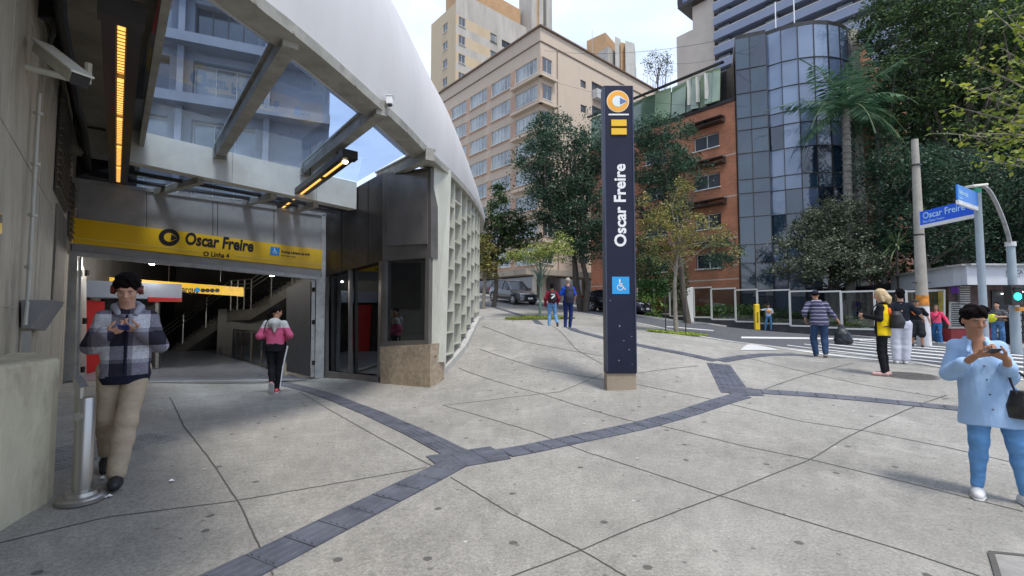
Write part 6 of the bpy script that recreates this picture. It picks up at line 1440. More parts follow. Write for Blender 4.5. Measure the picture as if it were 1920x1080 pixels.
# ------------------------------------------------------------------ people: smooth distance-field bodies, meshed with surface nets
def surfnets(f, lo, hi, h):
    ax = [np.arange(lo[i], hi[i]+h, h, dtype=np.float32) for i in range(3)]
    V = f(ax[0][:,None,None], ax[1][None,:,None], ax[2][None,None,:]).astype(np.float32)
    V = np.broadcast_to(V, tuple(len(a) for a in ax)).copy()
    V[0]=V[-1]=1; V[:,0]=V[:,-1]=1; V[:,:,0]=V[:,:,-1]=1
    S = V < 0; nx_, ny_, nz_ = V.shape
    c = np.zeros((nx_-1,ny_-1,nz_-1), np.int8)
    for i in (0,1):
        for j in (0,1):
            for k in (0,1): c += S[i:nx_-1+i, j:ny_-1+j, k:nz_-1+k]
    act = (c > 0) & (c < 8); I_, J_, K_ = np.nonzero(act); n = len(I_); idx = np.full(act.shape, -1, np.int64); idx[act] = np.arange(n)
    acc = np.zeros((n,3)); cnt = np.zeros(n)
    cs = [(i,j,k) for i in (0,1) for j in (0,1) for k in (0,1)]
    for a in cs:
        for d in range(3):
            if a[d]: continue
            b = list(a); b[d] = 1
            va = V[I_+a[0],J_+a[1],K_+a[2]]; vb = V[I_+b[0],J_+b[1],K_+b[2]]; m = (va < 0) != (vb < 0); t = np.where(m, va/np.where(m, va-vb, 1), 0)
            p = np.array(a, float)[None,:].repeat(n,0); p[:,d] += t; acc += p*m[:,None]; cnt += m
    P_ = acc/np.maximum(cnt,1)[:,None]; P_ = (P_+np.c_[I_,J_,K_])*h+np.array(lo); F = []
    for d in range(3):
        e1, e2 = [(1,2),(2,0),(0,1)][d]; sl = [slice(0,-1) if q == d else slice(1,-1) for q in range(3)]; sh_ = [slice(1,None) if q == d else slice(1,-1) for q in range(3)]
        A = S[tuple(sl)]; B = S[tuple(sh_)]; m = A != B; q = np.argwhere(m)
        if len(q) == 0: continue
        q[:,e1] += 1; q[:,e2] += 1; fl = A[m]
        def at(o1, o2): r = q.copy(); r[:,e1] -= o1; r[:,e2] -= o2; return idx[r[:,0],r[:,1],r[:,2]]
        quad = np.stack([at(1,1),at(0,1),at(0,0),at(1,0)],1); quad[~fl] = quad[~fl][:,::-1]; F.append(quad)
    return P_, np.concatenate(F)
def smin(a, b, k):
    h = np.maximum(k-np.abs(a-b), 0)/k; return np.minimum(a,b)-h*h*k*.25
class Sdf:
    """a soft union of tapered capsules and ellipsoids, plus cuts"""
    def __init__(s, k=.03): s.pr = []; s.cuts = []; s.k = k; s.lo = np.array([9.]*3); s.hi = -s.lo; s.wr = None
    def ext(s, p, r): s.lo = np.minimum(s.lo, np.array(p)-r); s.hi = np.maximum(s.hi, np.array(p)+r)
    def cap(s, a, b, ra, rb=None, k=None, sx=1, sy=1):
        rb = ra if rb is None else rb; s.pr.append(('c', np.array(a,float), np.array(b,float), ra, rb, k or s.k)); s.ext(a, ra); s.ext(b, rb); return s
    def chain(s, pts, rs, k=None):
        for i in range(len(pts)-1): s.cap(pts[i], pts[i+1], rs[i], rs[i+1], k)
        return s
    def ell(s, c, r, k=None, R_=None): s.pr.append(('e', np.array(c,float), np.array(r,float), R_, 0, k or s.k)); s.ext(c, max(r)); return s
    def stack(s, lv, k=None):
        "lv: (z, cx, cy, rx, ry) from bottom to top - an oval column"
        s.pr.append(('s', np.array(lv,float), None, 0, 0, k or s.k))
        for z,cx,cy,rx,ry in lv: s.ext((cx,cy,z), max(rx,ry)*1.02)
        return s
    def cut(s, p, n): s.cuts.append((np.array(p,float), np.array(n,float)/np.linalg.norm(n))); return s      # removes the side n points to
    def sub(s, c, r): s.cuts.append(('e', np.array(c,float), np.array(r,float))); return s
    def __call__(s, X, Y, Z):
        D = None
        for t,a,b,ra,rb,k in s.pr:
            if t == 'c':
                d = b-a; L2 = float(d@d)+1e-9; px, py, pz = X-a[0], Y-a[1], Z-a[2]; h = np.clip((px*d[0]+py*d[1]+pz*d[2])/L2, 0, 1)
                v = np.sqrt((px-d[0]*h)**2+(py-d[1]*h)**2+(pz-d[2]*h)**2)-(ra+(rb-ra)*h)
            elif t == 'e':
                px, py, pz = X-a[0], Y-a[1], Z-a[2]
                if ra is not None: M_ = ra; px, py, pz = M_[0,0]*px+M_[1,0]*py+M_[2,0]*pz, M_[0,1]*px+M_[1,1]*py+M_[2,1]*pz, M_[0,2]*px+M_[1,2]*py+M_[2,2]*pz
                q = np.sqrt((px/b[0])**2+(py/b[1])**2+(pz/b[2])**2); v = (q-1)*min(b)
            else:
                z = Z; cx = np.interp(z, a[:,0], a[:,1]); cy = np.interp(z, a[:,0], a[:,2]); rx = np.interp(z, a[:,0], a[:,3]); ry = np.interp(z, a[:,0], a[:,4])
                q = (np.abs((X-cx)/rx)**2.3+np.abs((Y-cy)/ry)**2.3)**(1/2.3); v = (q-1)*np.minimum(rx,ry); v = np.maximum(v, np.maximum(a[0,0]-z, z-a[-1,0]))
            D = v if D is None else smin(D, v, k)
        if s.wr: am, fr, sd_ = s.wr; wp = 1.3*np.sin(X*fr*.35+sd_)+1.1*np.sin(Y*fr*.4+Z*fr*.13+2*sd_); D = D+am*.62*(np.sin(Z*fr*.62+X*fr*.55+wp)*(.55+.45*np.sin(Z*fr*.17+X*9+sd_))+.55*np.sin(Z*fr*1.5-X*fr*.9+Y*fr*.8+wp*1.7+sd_)*np.sin(Z*fr*.21+sd_*3))
        for c in s.cuts:
            if isinstance(c[0], str): q = np.sqrt(((X-c[1][0])/c[2][0])**2+((Y-c[1][1])/c[2][1])**2+((Z-c[1][2])/c[2][2])**2); D = np.maximum(D, -(q-1)*min(c[2]))
            else: p, n = c; D = np.maximum(D, (X-p[0])*n[0]+(Y-p[1])*n[1]+(Z-p[2])*n[2])
        return D
    def mesh(s, h): return surfnets(s, s.lo-2.5*h-.01, s.hi+2.5*h+.01, h)
def put(name, VF, m, parent):
    V, F = VF; me = bpy.data.meshes.new(name); me.from_pydata(V.tolist(), [], F.tolist()); me.update(); o = link(name, me, m, parent, smooth=True); return o
def merge(l):
    V = []; F = []; n = 0
    for v, f in l: V.append(v); F.append(f+n); n += len(v)
    return np.concatenate(V), np.concatenate(F)
def rotm(yaw, pitch, roll=0): return np.array(Euler((pitch, roll, yaw)).to_matrix())
def skin(name, c):
    m = mat(name, c, .5, var=.06, scale=8, spec=.35); b = m.node_tree.nodes['Principled BSDF']; b.inputs['Subsurface Weight'].default_value = .06; b.inputs['Subsurface Radius'].default_value = (.02,.008,.004); return m
SK = {'light': skin('skin_light', (.52,.29,.2)), 'tan': skin('skin_tan', (.42,.22,.14)), 'brown': skin('skin_brown', (.36,.18,.105))}
HAIR = {'black': mat('hair_black', (.007,.005,.005), .9, var=.5, scale=30, bump=.9, bscale=90, spec=.12), 'blond': mat('hair_blond', (.5,.37,.2), .5, var=.3, scale=30, bump=.5, bscale=60), 'grey': mat('hair_grey', (.35,.3,.24), .6, var=.3, scale=30, bump=.4), 'brown': mat('hair_brown', (.07,.035,.02), .5, var=.4, scale=30, bump=.5)}
def hand(S, wrist, fdir, palm, side, curl=.5, k=1.0, thumb_in=.6, hold=None):
    """hand distance field. fdir: towards fingertips; palm: palm normal; side: direction of the thumb"""
    w = np.array(wrist,float); f = np.array(fdir,float); f /= np.linalg.norm(f); p = np.array(palm,float); p -= f*np.dot(p,f); p /= np.linalg.norm(p); t = np.cross(p,f); 
    if np.dot(t, side) < 0: t = -t
    c = w+f*.045*k
    for o in (-.026,-.009,.009,.026): S.cap(w+f*.01*k+t*o*.6*k, w+f*.082*k+t*o*k, .0135*k, .0115*k, .012)
    lens = (.034,.040,.042,.037)
    for i,(o,ln) in enumerate(zip((-.030,-.0105,.0105,.030), lens)):
        q = w+f*.085*k+t*o*k; a = curl*.55+.12*i*curl*.3; r = .0092*k
        for j in range(3):
            d = f*math.cos(a)+p*math.sin(a); e = q+d*ln*k*(1,.72,.58)[j]; S.cap(q, e, r, r*.9, .005); q = e; a += curl*(.95,.8,.5)[j]; r *= .92
    q = w+f*.025*k+t*.026*k; d = f*.55+t*.75+p*.25*thumb_in; d /= np.linalg.norm(d); e = q+d*.042*k; S.cap(q, e, .0135*k, .0115*k, .012); d2 = f*.85+t*.3+p*.6*thumb_in; d2 /= np.linalg.norm(d2); e2 = e+d2*.032*k; S.cap(e, e2, .011*k, .0095*k, .006); d3 = d2*.8+p*.35*thumb_in; d3 /= np.linalg.norm(d3); S.cap(e2, e2+d3*.022*k, .0095*k, .008*k, .006)
def head(S, c, yaw, pitch, k=1.0, roll=0):
    Rm = rotm(yaw, pitch, roll); T = lambda x,y,z: np.array(c)+Rm@np.array([x,y,z])*k
    S.ell(T(0,.012,.035), np.array([.074,.093,.092])*k, .02, Rm); S.ell(T(0,-.022,-.035), np.array([.058,.066,.072])*k, .03, Rm)
    S.ell(T(0,-.045,-.082), np.array([.03,.03,.024])*k, .02, Rm)
    S.cap(T(0,-.088,.018), T(0,-.107,-.018), .0085*k, .0135*k, .012); S.ell(T(0,-.098,-.022), np.array([.018,.011,.009])*k, .008, Rm)
    S.cap(T(-.03,-.078,.034), T(.03,-.078,.034), .013*k, .013*k, .015); S.cap(T(-.019,-.087,-.055), T(.019,-.087,-.055), .0062*k, .0062*k, .006); S.cap(T(-.014,-.085,-.064), T(.014,-.085,-.064), .007*k, .007*k, .006)
    for s in (-1,1): S.ell(T(.076*s,.012,0), np.array([.01,.018,.03])*k, .008, Rm); S.ell(T(.036*s,-.062,-.018), np.array([.024,.022,.022])*k, .02, Rm)
    return T, Rm
def person(label, px, py, Yd, H, yaw, J, cl, hair, skinc='tan', hy=0, hp=0, h=.011, near=False, k=1.0, yoff=0):
    """px,py: where the feet stand. J overrides joints. cl: clothing description"""
    x = (px-960)/870*Yd*1.0; z = gz(x, Yd); root = thing('person', label, 'person', (x,Yd,z), R(yaw), s=H/1.75)
    j = dict(pel=(0,0,.95), che=(0,0,1.25), nek=(0,.012,1.45), hed=(0,-.01,1.61), sL=(.155,.01,1.385), sR=(-.155,.01,1.385), eL=(.215,.03,1.12), eR=(-.215,.03,1.12), wL=(.235,-.05,.88), wR=(-.235,-.05,.88),
             hL=(.09,0,.92), hR=(-.09,0,.92), kL=(.105,-.02,.5), kR=(-.105,-.02,.5), aL=(.11,.03,.09), aR=(-.11,.03,.09), fL=(.03,-1,0), fR=(-.03,-1,0), pL=0, pR=0,
             dL=None, dR=None, cuL=.7, cuR=.7, paL=(-1,0,0), paR=(1,0,0), thL=(0,-1,0), thR=(0,-1,0))
    j.update(J); j = {a: (np.array(b,float) if isinstance(b,tuple) else b) for a,b in j.items()}
    fat = cl.get('fat', 1.0)
    # body
    S = Sdf(.03); S.chain([j['pel'],j['che'],j['nek']-[0,0,.04]],[.105*fat,.11*fat,.07]); S.cap(j['nek']-[0,0,.05], j['hed']-[0,-.012,.06], .056, .052, .02); S.chain([j['sL']-[0,0,.04],j['sR']-[0,0,.04]],[.036,.036])
    T, Rm = head(S, j['hed'], R(hy), R(hp))
    for s in 'LR':
        S.chain([j['s'+s]-[0,0,.04],j['e'+s],j['w'+s]],[.036,.036,.026],.02); S.chain([j['h'+s],j['k'+s],j['a'+s]],[.078*fat,.052,.036],.03)
    parts = []
    hk = 1.0
    for s in 'LR':
        Hs = Sdf(.01) if near else S
        fd = j['d'+s] if j['d'+s] is not None else j['w'+s]-j['e'+s]
        if near: Hs.cap(j['w'+s]-(j['w'+s]-j['e'+s])*.25, j['w'+s], .031, .026, .01)
        hand(Hs, j['w'+s], fd, j['pa'+s], j['th'+s], j['cu'+s], hk)
        if near: parts.append(Hs.mesh(.0042))
    if near:
        Hd = Sdf(.03); head(Hd, j['hed'], R(hy), R(hp)); Hd.cap(j['nek']-[0,0,.05], j['hed']-[0,-.012,.06], .056, .052, .02); parts.append(Hd.mesh(.005))
    parts.append(S.mesh(h)); body = put('body', merge(parts), SK[skinc], root)
    # eyes and brows
    if abs(((yaw+hy+180)%360)-180) < 100:
        mb = MB(); mi = MB()
        for s in (-1,1):
            c = T(.031*s,-.077,.006); mi2 = T(.031*s,-.087,.006)
            mb.lathe(c-[0,0,.008], [(0,0),(.010,.004),(.0125,.008),(.010,.012),(0,.016)], 10)
            mi.lathe(mi2-[0,0,.004], [(0,0),(.005,.004),(0,.008)], 8); mi.tube([T(.016*s,-.092,.03), T(.031*s,-.092,.035), T(.048*s,-.082,.03)], .0035, 5)
        e = mb.build('eye', mat('eye_white', (.3,.26,.24), .4), root, world=False, smooth=True); mi.build('iris_and_brow', HAIR['brown'], e, world=False)
    # hair
    S = Sdf(.02); st_ = hair[0]; hm = HAIR[hair[1]]
    def C(x,y,z,rx,ry,rz,kk=.02): S.ell(T(x,y,z), (rx,ry,rz), kk, Rm)
    if st_ in ('short','cap'):
        C(0,.022,.05,.083,.098,.088); S.wr = (.004,70,px%7); S.cut(T(0,-.065,.055), Rm@np.array([0,-.8,-1.0])); S.cut(T(0,.03,-.045), Rm@np.array([0,-.0,-1.0])); S.sub(T(0,-.105,-.03), (.075,.09,.085))
    elif st_ == 'bushy':
        C(0,.022,.066,.094,.104,.088); C(0,-.03,.112,.075,.06,.045); C(0,.06,-.01,.075,.065,.075); S.wr = (.011,105,px%7); S.sub(T(0,-.115,-.01), (.068,.085,.072)); S.cut(T(0,.04,-.055), Rm@np.array([0,.0,-1.0]))
        S.cuts[-1] = (T(0,.04,-.085), Rm@np.array([0,.0,-1.0]))
    elif st_ == 'long':
        C(0,.022,.045,.09,.102,.095); S.chain([T(0,.055,.02),T(0,.085,-.1),T(0,.08,-.17)],[.08,.075,.05],.03); S.chain([T(.06,.02,.0),T(.075,.02,-.13)],[.04,.03]); S.chain([T(-.06,.02,.0),T(-.075,.02,-.13)],[.04,.03]); S.wr = (.004,60,1); S.sub(T(0,-.12,-.03), (.066,.105,.1))
    elif st_ == 'tied':
        C(0,.02,.045,.083,.1,.09); S.chain([T(0,.1,.03),T(0,.14,-.06),T(0,.13,-.16)],[.035,.03,.012]); S.wr = (.003,70,2); S.sub(T(0,-.11,-.03), (.072,.09,.09)); S.cut(T(0,.0,-.05), Rm@np.array([0,-1.0,-.6]))
    put('hair', S.mesh(.006 if near else .009), hm, root)
    if st_ == 'cap':
        S = Sdf(.015); C(0,.018,.06,.089,.102,.088); S.cut(T(0,0,.045), Rm@np.array([0,.0,-1.0])); S.cuts.append(S.cuts.pop()); o1 = S.mesh(.008)
        S2 = Sdf(.01)
        fr_ = -1 if not cl.get('capback') else 1
        S2.ell(T(0,fr_*.105,.052), (.065,.06,.012), .01, Rm); put('cap', merge([o1, S2.mesh(.007)]), cl['cap'], root)
    if cl.get('phones'):
        mb = MB(); mb.tube([T(-.088,.0,.0)]+[T(-.094*math.cos(a),.0,.04+.095*math.sin(a)) for a in np.linspace(0,math.pi,12)]+[T(.088,.0,.0)], .008, 6); hb_ = mb.build('headband', M_ink, root, world=False)
        for s in (-1,1): mb = MB(); mb.tube([T(.078*s,.01,.0),T(.112*s,.01,.0)], [.042,.036], 16); mb.build('ear_cup', cl['phones'], root, world=False, smooth=True)
    # trousers
    tr = cl['legs']; S = Sdf(.035); S.wr = (tr.get('wr',.004), tr.get('fr',38), px%5); pe = j['pel']; ew = tr.get('hip',.165)*fat
    S.stack([(pe[2]-.12,pe[0],pe[1]+.005,ew*.93,.115*fat),(pe[2]+.0,pe[0],pe[1],ew,.12*fat),(pe[2]+.1,pe[0],pe[1],ew*.86,.1*fat)], .05)
    for s in 'LR':
        a = j['a'+s]; kn_ = j['k'+s]; en = tr.get('end',1.0); bot = kn_+(a-kn_)*en; r = tr['r']
        S.chain([j['h'+s], kn_, lerp(kn_,bot,.35), bot], [r[0]*fat, r[1]*fat, r[1]*fat*.5+r[2]*.56, r[2]], .03)
        d_ = (bot-kn_)/np.linalg.norm(bot-kn_); S.cuts.append(('half', bot, d_, kn_)) if False else None
    put(tr.get('name','trousers'), S.mesh(h*.85), tr['m'], root)
    # top
    tp_ = cl['top']; S = Sdf(.04); S.wr = (tp_.get('wr',.005), tp_.get('fr',30), (px*3)%7); w_ = tp_.get('w',(.19,.17,.18)); dp = tp_.get('d',(.125,.12,.125)); che = j['che']; nek = j['nek']; hem = tp_.get('hem',.85)
    sh_z = (j['sL'][2]+j['sR'][2])/2
    q_=.86; S.stack([(hem,pe[0],pe[1]+tp_.get('hy',0),w_[2]*fat*.93,dp[2]*fat*.93),(pe[2]+.12,(pe[0]+che[0])/2,(pe[1]+che[1])/2,w_[1]*fat*.9,dp[1]*fat*.93),(che[2]+.04,che[0],che[1],w_[0]*fat*q_,dp[0]*fat*.93),(sh_z-.03,nek[0],nek[1]*.6+che[1]*.4,w_[0]*.80*fat,dp[0]*.72),(sh_z+.035,nek[0],nek[1],w_[0]*.5,dp[0]*.55),(sh_z+.075,nek[0],nek[1],.068,.066)][:5 if tp_.get('collar') else 6], .04)
    sl = tp_.get('sleeve',1.0); rs_ = tp_.get('sr',(.07,.06,.048))
    for s in 'LR':
        e, wv = j['e'+s], j['w'+s]; S.cap(np.array([nek[0],nek[1],sh_z-.0])*.45+j['s'+s]*.55-[0,0,.03], j['s'+s]-[0,0,.015], .06, rs_[0]*.84, .05)
        if sl <= .5: S.cap(j['s'+s]-[0,0,.015], lerp(j['s'+s],e,sl*2), rs_[0]*.84, rs_[1]*.9, .03)
        else: S.chain([j['s'+s]-[0,0,.015], e, lerp(e,wv,(sl-.5)*2)], [rs_[0]*.84,rs_[1]*.92,rs_[2]], .03)
    if tp_.get('hood'):
        hb = tp_['hood']; S.ell((nek[0],nek[1]+.09,sh_z+.0), (.12,.06,.10), .04); S.cap((nek[0]-.075,nek[1]+.0,sh_z+.05),(nek[0]-.02,nek[1]-.085,sh_z-.0), .03, .025, .02); S.cap((nek[0]+.075,nek[1]+.0,sh_z+.05),(nek[0]+.02,nek[1]-.085,sh_z-.0), .03, .025, .02); S.cap((nek[0]-.08,nek[1]+.04,sh_z+.05),(nek[0]+.08,nek[1]+.04,sh_z+.05), .04, .04, .03)
    if tp_.get('collar'):
        for s in (-1,1): S.cap((nek[0]+.07*s,nek[1]+.03,sh_z+.06),(nek[0]+.055*s,nek[1]-.06,sh_z+.035), .018, .016, .012); S.cap((nek[0]+.055*s,nek[1]-.06,sh_z+.035),(nek[0]+.075*s,nek[1]-.12,sh_z-.05), .016, .012, .012)
        S.cap((nek[0]-.07,nek[1]+.04,sh_z+.06),(nek[0]+.07,nek[1]+.04,sh_z+.06), .02, .02, .02); S.sub((nek[0],nek[1]-.11,sh_z+.01), (.052,.085,.12))
    top = put(tp_.get('name','shirt'), S.mesh(h*.8), tp_['m'], root)
    for ex in cl.get('extra', []):
        nm, build, m_ = ex; S = Sdf(.015); build(S, j, T); put(nm, S.mesh(h*.8 if not near else .006), m_, root)
    # shoes
    for s in 'LR':
        a = j['a'+s]; f = j['f'+s]; f = f/np.linalg.norm(f); sh2 = cl['shoes']; pt = j['p'+s]; S = Sdf(.02); dn_ = np.array([0,0,-1.]); toe = f*math.cos(pt)+dn_*math.sin(pt); up_ = -dn_*math.cos(pt)+f*math.sin(pt)
        so = a-up_*.055; kz = sh2.get('k',1)
        S.chain([so-toe*.045, so+toe*.08, so+toe*.165], [.04*kz,.042*kz,.034*kz], .02); S.cap(so+up_*.03-toe*.01, a+up_*.02, .04*kz, .036*kz, .02); S.cut(so-up_*.034, -up_); m_ = sh2['m']
        o = put('shoe', S.mesh(.009 if not near else .007), m_, root)
        if sh2.get('sole'):
            S = Sdf(.02); S.chain([so-toe*.045-up_*.02, so+toe*.08-up_*.02, so+toe*.168-up_*.02], [.045*kz,.047*kz,.037*kz], .02); S.cut(so-up_*.037, -up_); S.cut(so-up_*.016, up_); put('sole', S.mesh(.008), sh2['sole'], o)
    return root, j, T
def backpack(label, root, j, m, c=(0,.2,1.22), r=(.15,.1,.22), strap=True, tilt=0, trim=None, name='backpack', cat='backpack'):
    """carried on the back: its own object, placed in the wearer's frame"""
    t = thing(name, label, cat, root.location, root.rotation_euler[2], s=root.scale[0]); c = np.array(c)
    S = Sdf(.03); S.stack([(c[2]-r[2],c[0],c[1],r[0]*.9,r[1]),(c[2]-r[2]*.6,c[0],c[1],r[0],r[1]),(c[2]+r[2]*.6,c[0],c[1],r[0]*.92,r[1]*.85),(c[2]+r[2],c[0],c[1],r[0]*.55,r[1]*.5)]); S.ell((c[0],c[1]+r[1]*.8,c[2]-r[2]*.25), (r[0]*.75,r[1]*.45,r[2]*.5)); S.wr = (.004,30,1); put('bag_body', S.mesh(.012), m, t)
    if strap:
        for s in (-1,1):
            mb = MB(); mb.tube(catmull([(c[0]+.08*s,c[1]-.03,c[2]+r[2]*.8),(j['sL'][0]*.62*s,.02,1.49),(j['sL'][0]*.68*s,-.11,1.38),(.15*s,-.13,1.22),(c[0]+r[0]*.9*s,c[1]-.06,c[2]-r[2]*.6)],4), .016, 6); mb.build('strap', m, t, world=False, smooth=True)
    if trim is not None:
        mb = MB(); mb.bar((c[0]-r[0]*.5,c[1]+r[1]*1.22,c[2]+.05),(c[0]+r[0]*.4,c[1]+r[1]*1.22,c[2]-.06), .05, .08, up=(0,1,0)); mb.bar((c[0]-r[0]*.5,c[1]+r[1]*1.15,c[2]+r[2]*.4),(c[0]+r[0]*.5,c[1]+r[1]*1.0,c[2]+r[2]*.5), .03, .03); mb.build('pale_trim', trim, t, world=False)
    return t
# ------------------------------------------------------------------ clothing materials
def cloth(name, c, rough=.85, var=.1, bump=.12):
    m = mat(name, c, rough, var=var, scale=9, bump=bump, bscale=45, spec=.2); return m
def banded(name, stops, z0=0., z1=2., wob=.006, rough=.85, axis=2):
    "cloth in stripes along the height of the garment"
    m = bpy.data.materials.new(name); m.use_nodes = True; nt = m.node_tree; L = nt.links.new; b = nt.nodes['Principled BSDF']; b.inputs['Roughness'].default_value = rough; b.inputs['Specular IOR Level'].default_value = .2
    tc = N(nt,'ShaderNodeTexCoord'); s = N(nt,'ShaderNodeSeparateXYZ'); L(tc.outputs['Object'], s.inputs[0]); n = N(nt,'ShaderNodeTexNoise'); n.inputs['Scale'].default_value=6; L(tc.outputs['Object'], n.inputs[0])
    a = N(nt,'ShaderNodeMath'); a.operation='MULTIPLY_ADD'; L(n.outputs[0], a.inputs[0]); a.inputs[1].default_value=wob*4; L(s.outputs[axis], a.inputs[2])
    mr = N(nt,'ShaderNodeMapRange'); mr.inputs[1].default_value=z0; mr.inputs[2].default_value=z1; L(a.outputs[0], mr.inputs[0])
    r = N(nt,'ShaderNodeValToRGB'); r.color_ramp.interpolation='CONSTANT'; e = r.color_ramp.elements; e[0].position=0; e[0].color=(*stops[0][1],1); e[1].position=(stops[1][0]-z0)/(z1-z0); e[1].color=(*stops[1][1],1)
    for z, c in stops[2:]: x = e.new((z-z0)/(z1-z0)); x.color=(*c,1)
    L(mr.outputs[0], r.inputs[0]); L(r.outputs[0], b.inputs['Base Color']); return m
def plaid(name):
    "grey, violet grey and navy checks about 14 cm wide"
    m = bpy.data.materials.new(name); m.use_nodes = True; nt = m.node_tree; L = nt.links.new; b = nt.nodes['Principled BSDF']; b.inputs['Roughness'].default_value=.9; b.inputs['Specular IOR Level'].default_value=.15
    tc = N(nt,'ShaderNodeTexCoord'); s = N(nt,'ShaderNodeSeparateXYZ'); L(tc.outputs['Object'], s.inputs[0]); outs = []
    for ax, per, ph in ((0,.26,.045),(2,.27,.06)):
        a = N(nt,'ShaderNodeMath'); a.operation='ADD'; a.inputs[1].default_value=10+ph; L(s.outputs[ax], a.inputs[0]); d = N(nt,'ShaderNodeMath'); d.operation='DIVIDE'; d.inputs[1].default_value=per; L(a.outputs[0], d.inputs[0]); f = N(nt,'ShaderNodeMath'); f.operation='FRACT'; L(d.outputs[0], f.inputs[0])
        r = N(nt,'ShaderNodeValToRGB'); r.color_ramp.interpolation='CONSTANT'; e = r.color_ramp.elements; e[0].color=(.95,.95,.95,1); e[1].position=.42; e[1].color=(.22,.22,.22,1); x=e.new(.88); x.color=(.5,.5,.5,1); L(f.outputs[0], r.inputs[0]); outs.append(r.outputs[0])
    mu = N(nt,'ShaderNodeMixRGB'); mu.inputs[0].default_value=.5; L(outs[0], mu.inputs[1]); L(outs[1], mu.inputs[2])
    c = N(nt,'ShaderNodeValToRGB'); e = c.color_ramp.elements; e[0].position=.2; e[0].color=(.016,.014,.028,1); e[1].position=.95; e[1].color=(.52,.53,.58,1); x=e.new(.6); x.color=(.20,.19,.24,1); L(mu.outputs[0], c.inputs[0])
    n = N(nt,'ShaderNodeTexNoise'); n.inputs['Scale'].default_value=60; L(tc.outputs['Object'], n.inputs[0]); mr = N(nt,'ShaderNodeMapRange'); mr.inputs[1].default_value=.3; mr.inputs[2].default_value=.7; mr.inputs[3].default_value=.8; mr.inputs[4].default_value=1.2; L(n.outputs[0], mr.inputs[0])
    m2 = N(nt,'ShaderNodeMixRGB'); m2.blend_type='MULTIPLY'; m2.inputs[0].default_value=1; L(c.outputs[0], m2.inputs[1]); L(mr.outputs[0], m2.inputs[2]); L(m2.outputs[0], b.inputs['Base Color']); return m
navy = (.012,.014,.03); blk = (.01,.01,.012); M_blk = cloth('cloth_black', blk); M_navy = cloth('cloth_navy', navy); M_jean = cloth('denim', (.03,.06,.13), var=.3); M_jeanl = cloth('denim_light', (.13,.28,.5), var=.2); M_jeanm = cloth('denim_mid', (.06,.16,.3), var=.3)
M_shoeb = mat('shoe_black', (.012,.012,.015), .5, var=.3); M_shoew = mat('shoe_white', (.62,.62,.62), .6, var=.06); M_sole = mat('sole_white', (.5,.5,.48), .7, var=.1); M_strap = mat('strap_black', (.012,.012,.014), .6)
def phone(label, root, c, rot, name='mobile_phone'):
    t = thing(name, label, 'phone', root.location, root.rotation_euler[2], s=root.scale[0]); Rm = rotm(*rot); c = np.array(c)
    mb = MB(); q = [c+Rm@np.array([sx*.037,sy*.078,-.004]) for sx,sy in ((-1,-1),(1,-1),(1,1),(-1,1))]; q2 = [c+Rm@np.array([sx*.037,sy*.078,.004]) for sx,sy in ((-1,-1),(1,-1),(1,1),(-1,1))]; mb.hexa(q,q2); mb.build('case', mat('phone_case_'+('blue' if 'blue cased' in label else 'black'), (.02,.04,.22) if 'blue cased' in label else (.012,.012,.014), .35), t, world=False, bevel=.003)
    mb = MB(); q = [c+Rm@np.array([sx*.034,sy*.073,.005]) for sx,sy in ((-1,-1),(1,-1),(1,1),(-1,1))]; mb.add(q,[(0,1,2,3)]); mb.build('screen', mat('phone_screen', (.01,.01,.012), .1), t, world=False); return t
def cuffs(S, j, T):
    for s in 'LR':
        e, w_ = j['e'+s], j['w'+s]; S.cap(lerp(e,w_,.82), lerp(e,w_,.99), .05, .044)
# 1 the man in the checked jacket
def waist(S, j, T): p = j['pel']; S.stack([(.80,p[0],p[1],.165,.13),(.875,p[0],p[1],.182,.147)])
def hoodm(S, j, T): n_ = j['nek']; S.chain([(n_[0]-.06,-.085,1.40),(n_[0]-.085,.0,1.455),(n_[0]-.05,.085,1.47),(n_[0]+.05,.085,1.47),(n_[0]+.085,.0,1.455),(n_[0]+.06,-.085,1.40)],[.022,.03,.04,.04,.03,.022])
def zipl(S, j, T):
    for z in np.arange(.9,1.36,.035): S.cap((.05,-.143,z),(.05,-.143,z+.03), .009, .009)
r1, j1, T1 = person('young man in grey checked hooded jacket looking down at a blue phone beside the bollard', 228, 897, 4.15, 1.80, 36,
    dict(pel=(.045,.0,.94), che=(.045,0,1.24), nek=(.045,-.0,1.44), hed=(.04,-.055,1.60), sL=(.195,.01,1.37), sR=(-.105,.01,1.37), eL=(.275,.0,1.12), eR=(-.185,.0,1.12), wL=(.155,-.27,1.25), wR=(-.07,-.28,1.235),
         hL=(.13,0,.92), hR=(-.05,0,.92), kL=(.075,-.14,.50), kR=(-.055,.03,.50), aL=(.03,-.21,.09), aR=(-.07,.27,.17), pR=.6, fL=(.0,-1,0),
         dL=(-.8,-.12,.3), dR=(.8,-.12,.3), paL=(-.1,.55,.8), paR=(.1,.55,.8), thL=(0,-.2,1), thR=(0,-.2,1), cuL=.75, cuR=.75),
    dict(top=dict(name='checked_jacket', m=plaid('jacket_checks'), w=(.185,.195,.19), d=(.14,.15,.15), hem=.86, sr=(.08,.07,.056), hood=1, wr=.0065, fr=26), legs=dict(m=mat('cloth_khaki', (.40,.33,.24), .85, var=.12, scale=8, bump=.9, bscale=9, spec=.2, stretch=(.7,.7,1.3)), r=(.096,.078,.068), end=.99, wr=.004, fr=34, hip=.155),
         shoes=dict(m=M_shoeb, k=1.15), phones=mat('headphone_red', (.12,.012,.012), .35), extra=[('hood', hoodm, cloth('cloth_hood_grey', (.3,.31,.36))), ('cuff', cuffs, M_navy), ('waistband', waist, M_navy), ('zip', zipl, M_navy)]),
    ('bushy','black'), 'light', hy=-4, hp=26, near=True, h=.010)
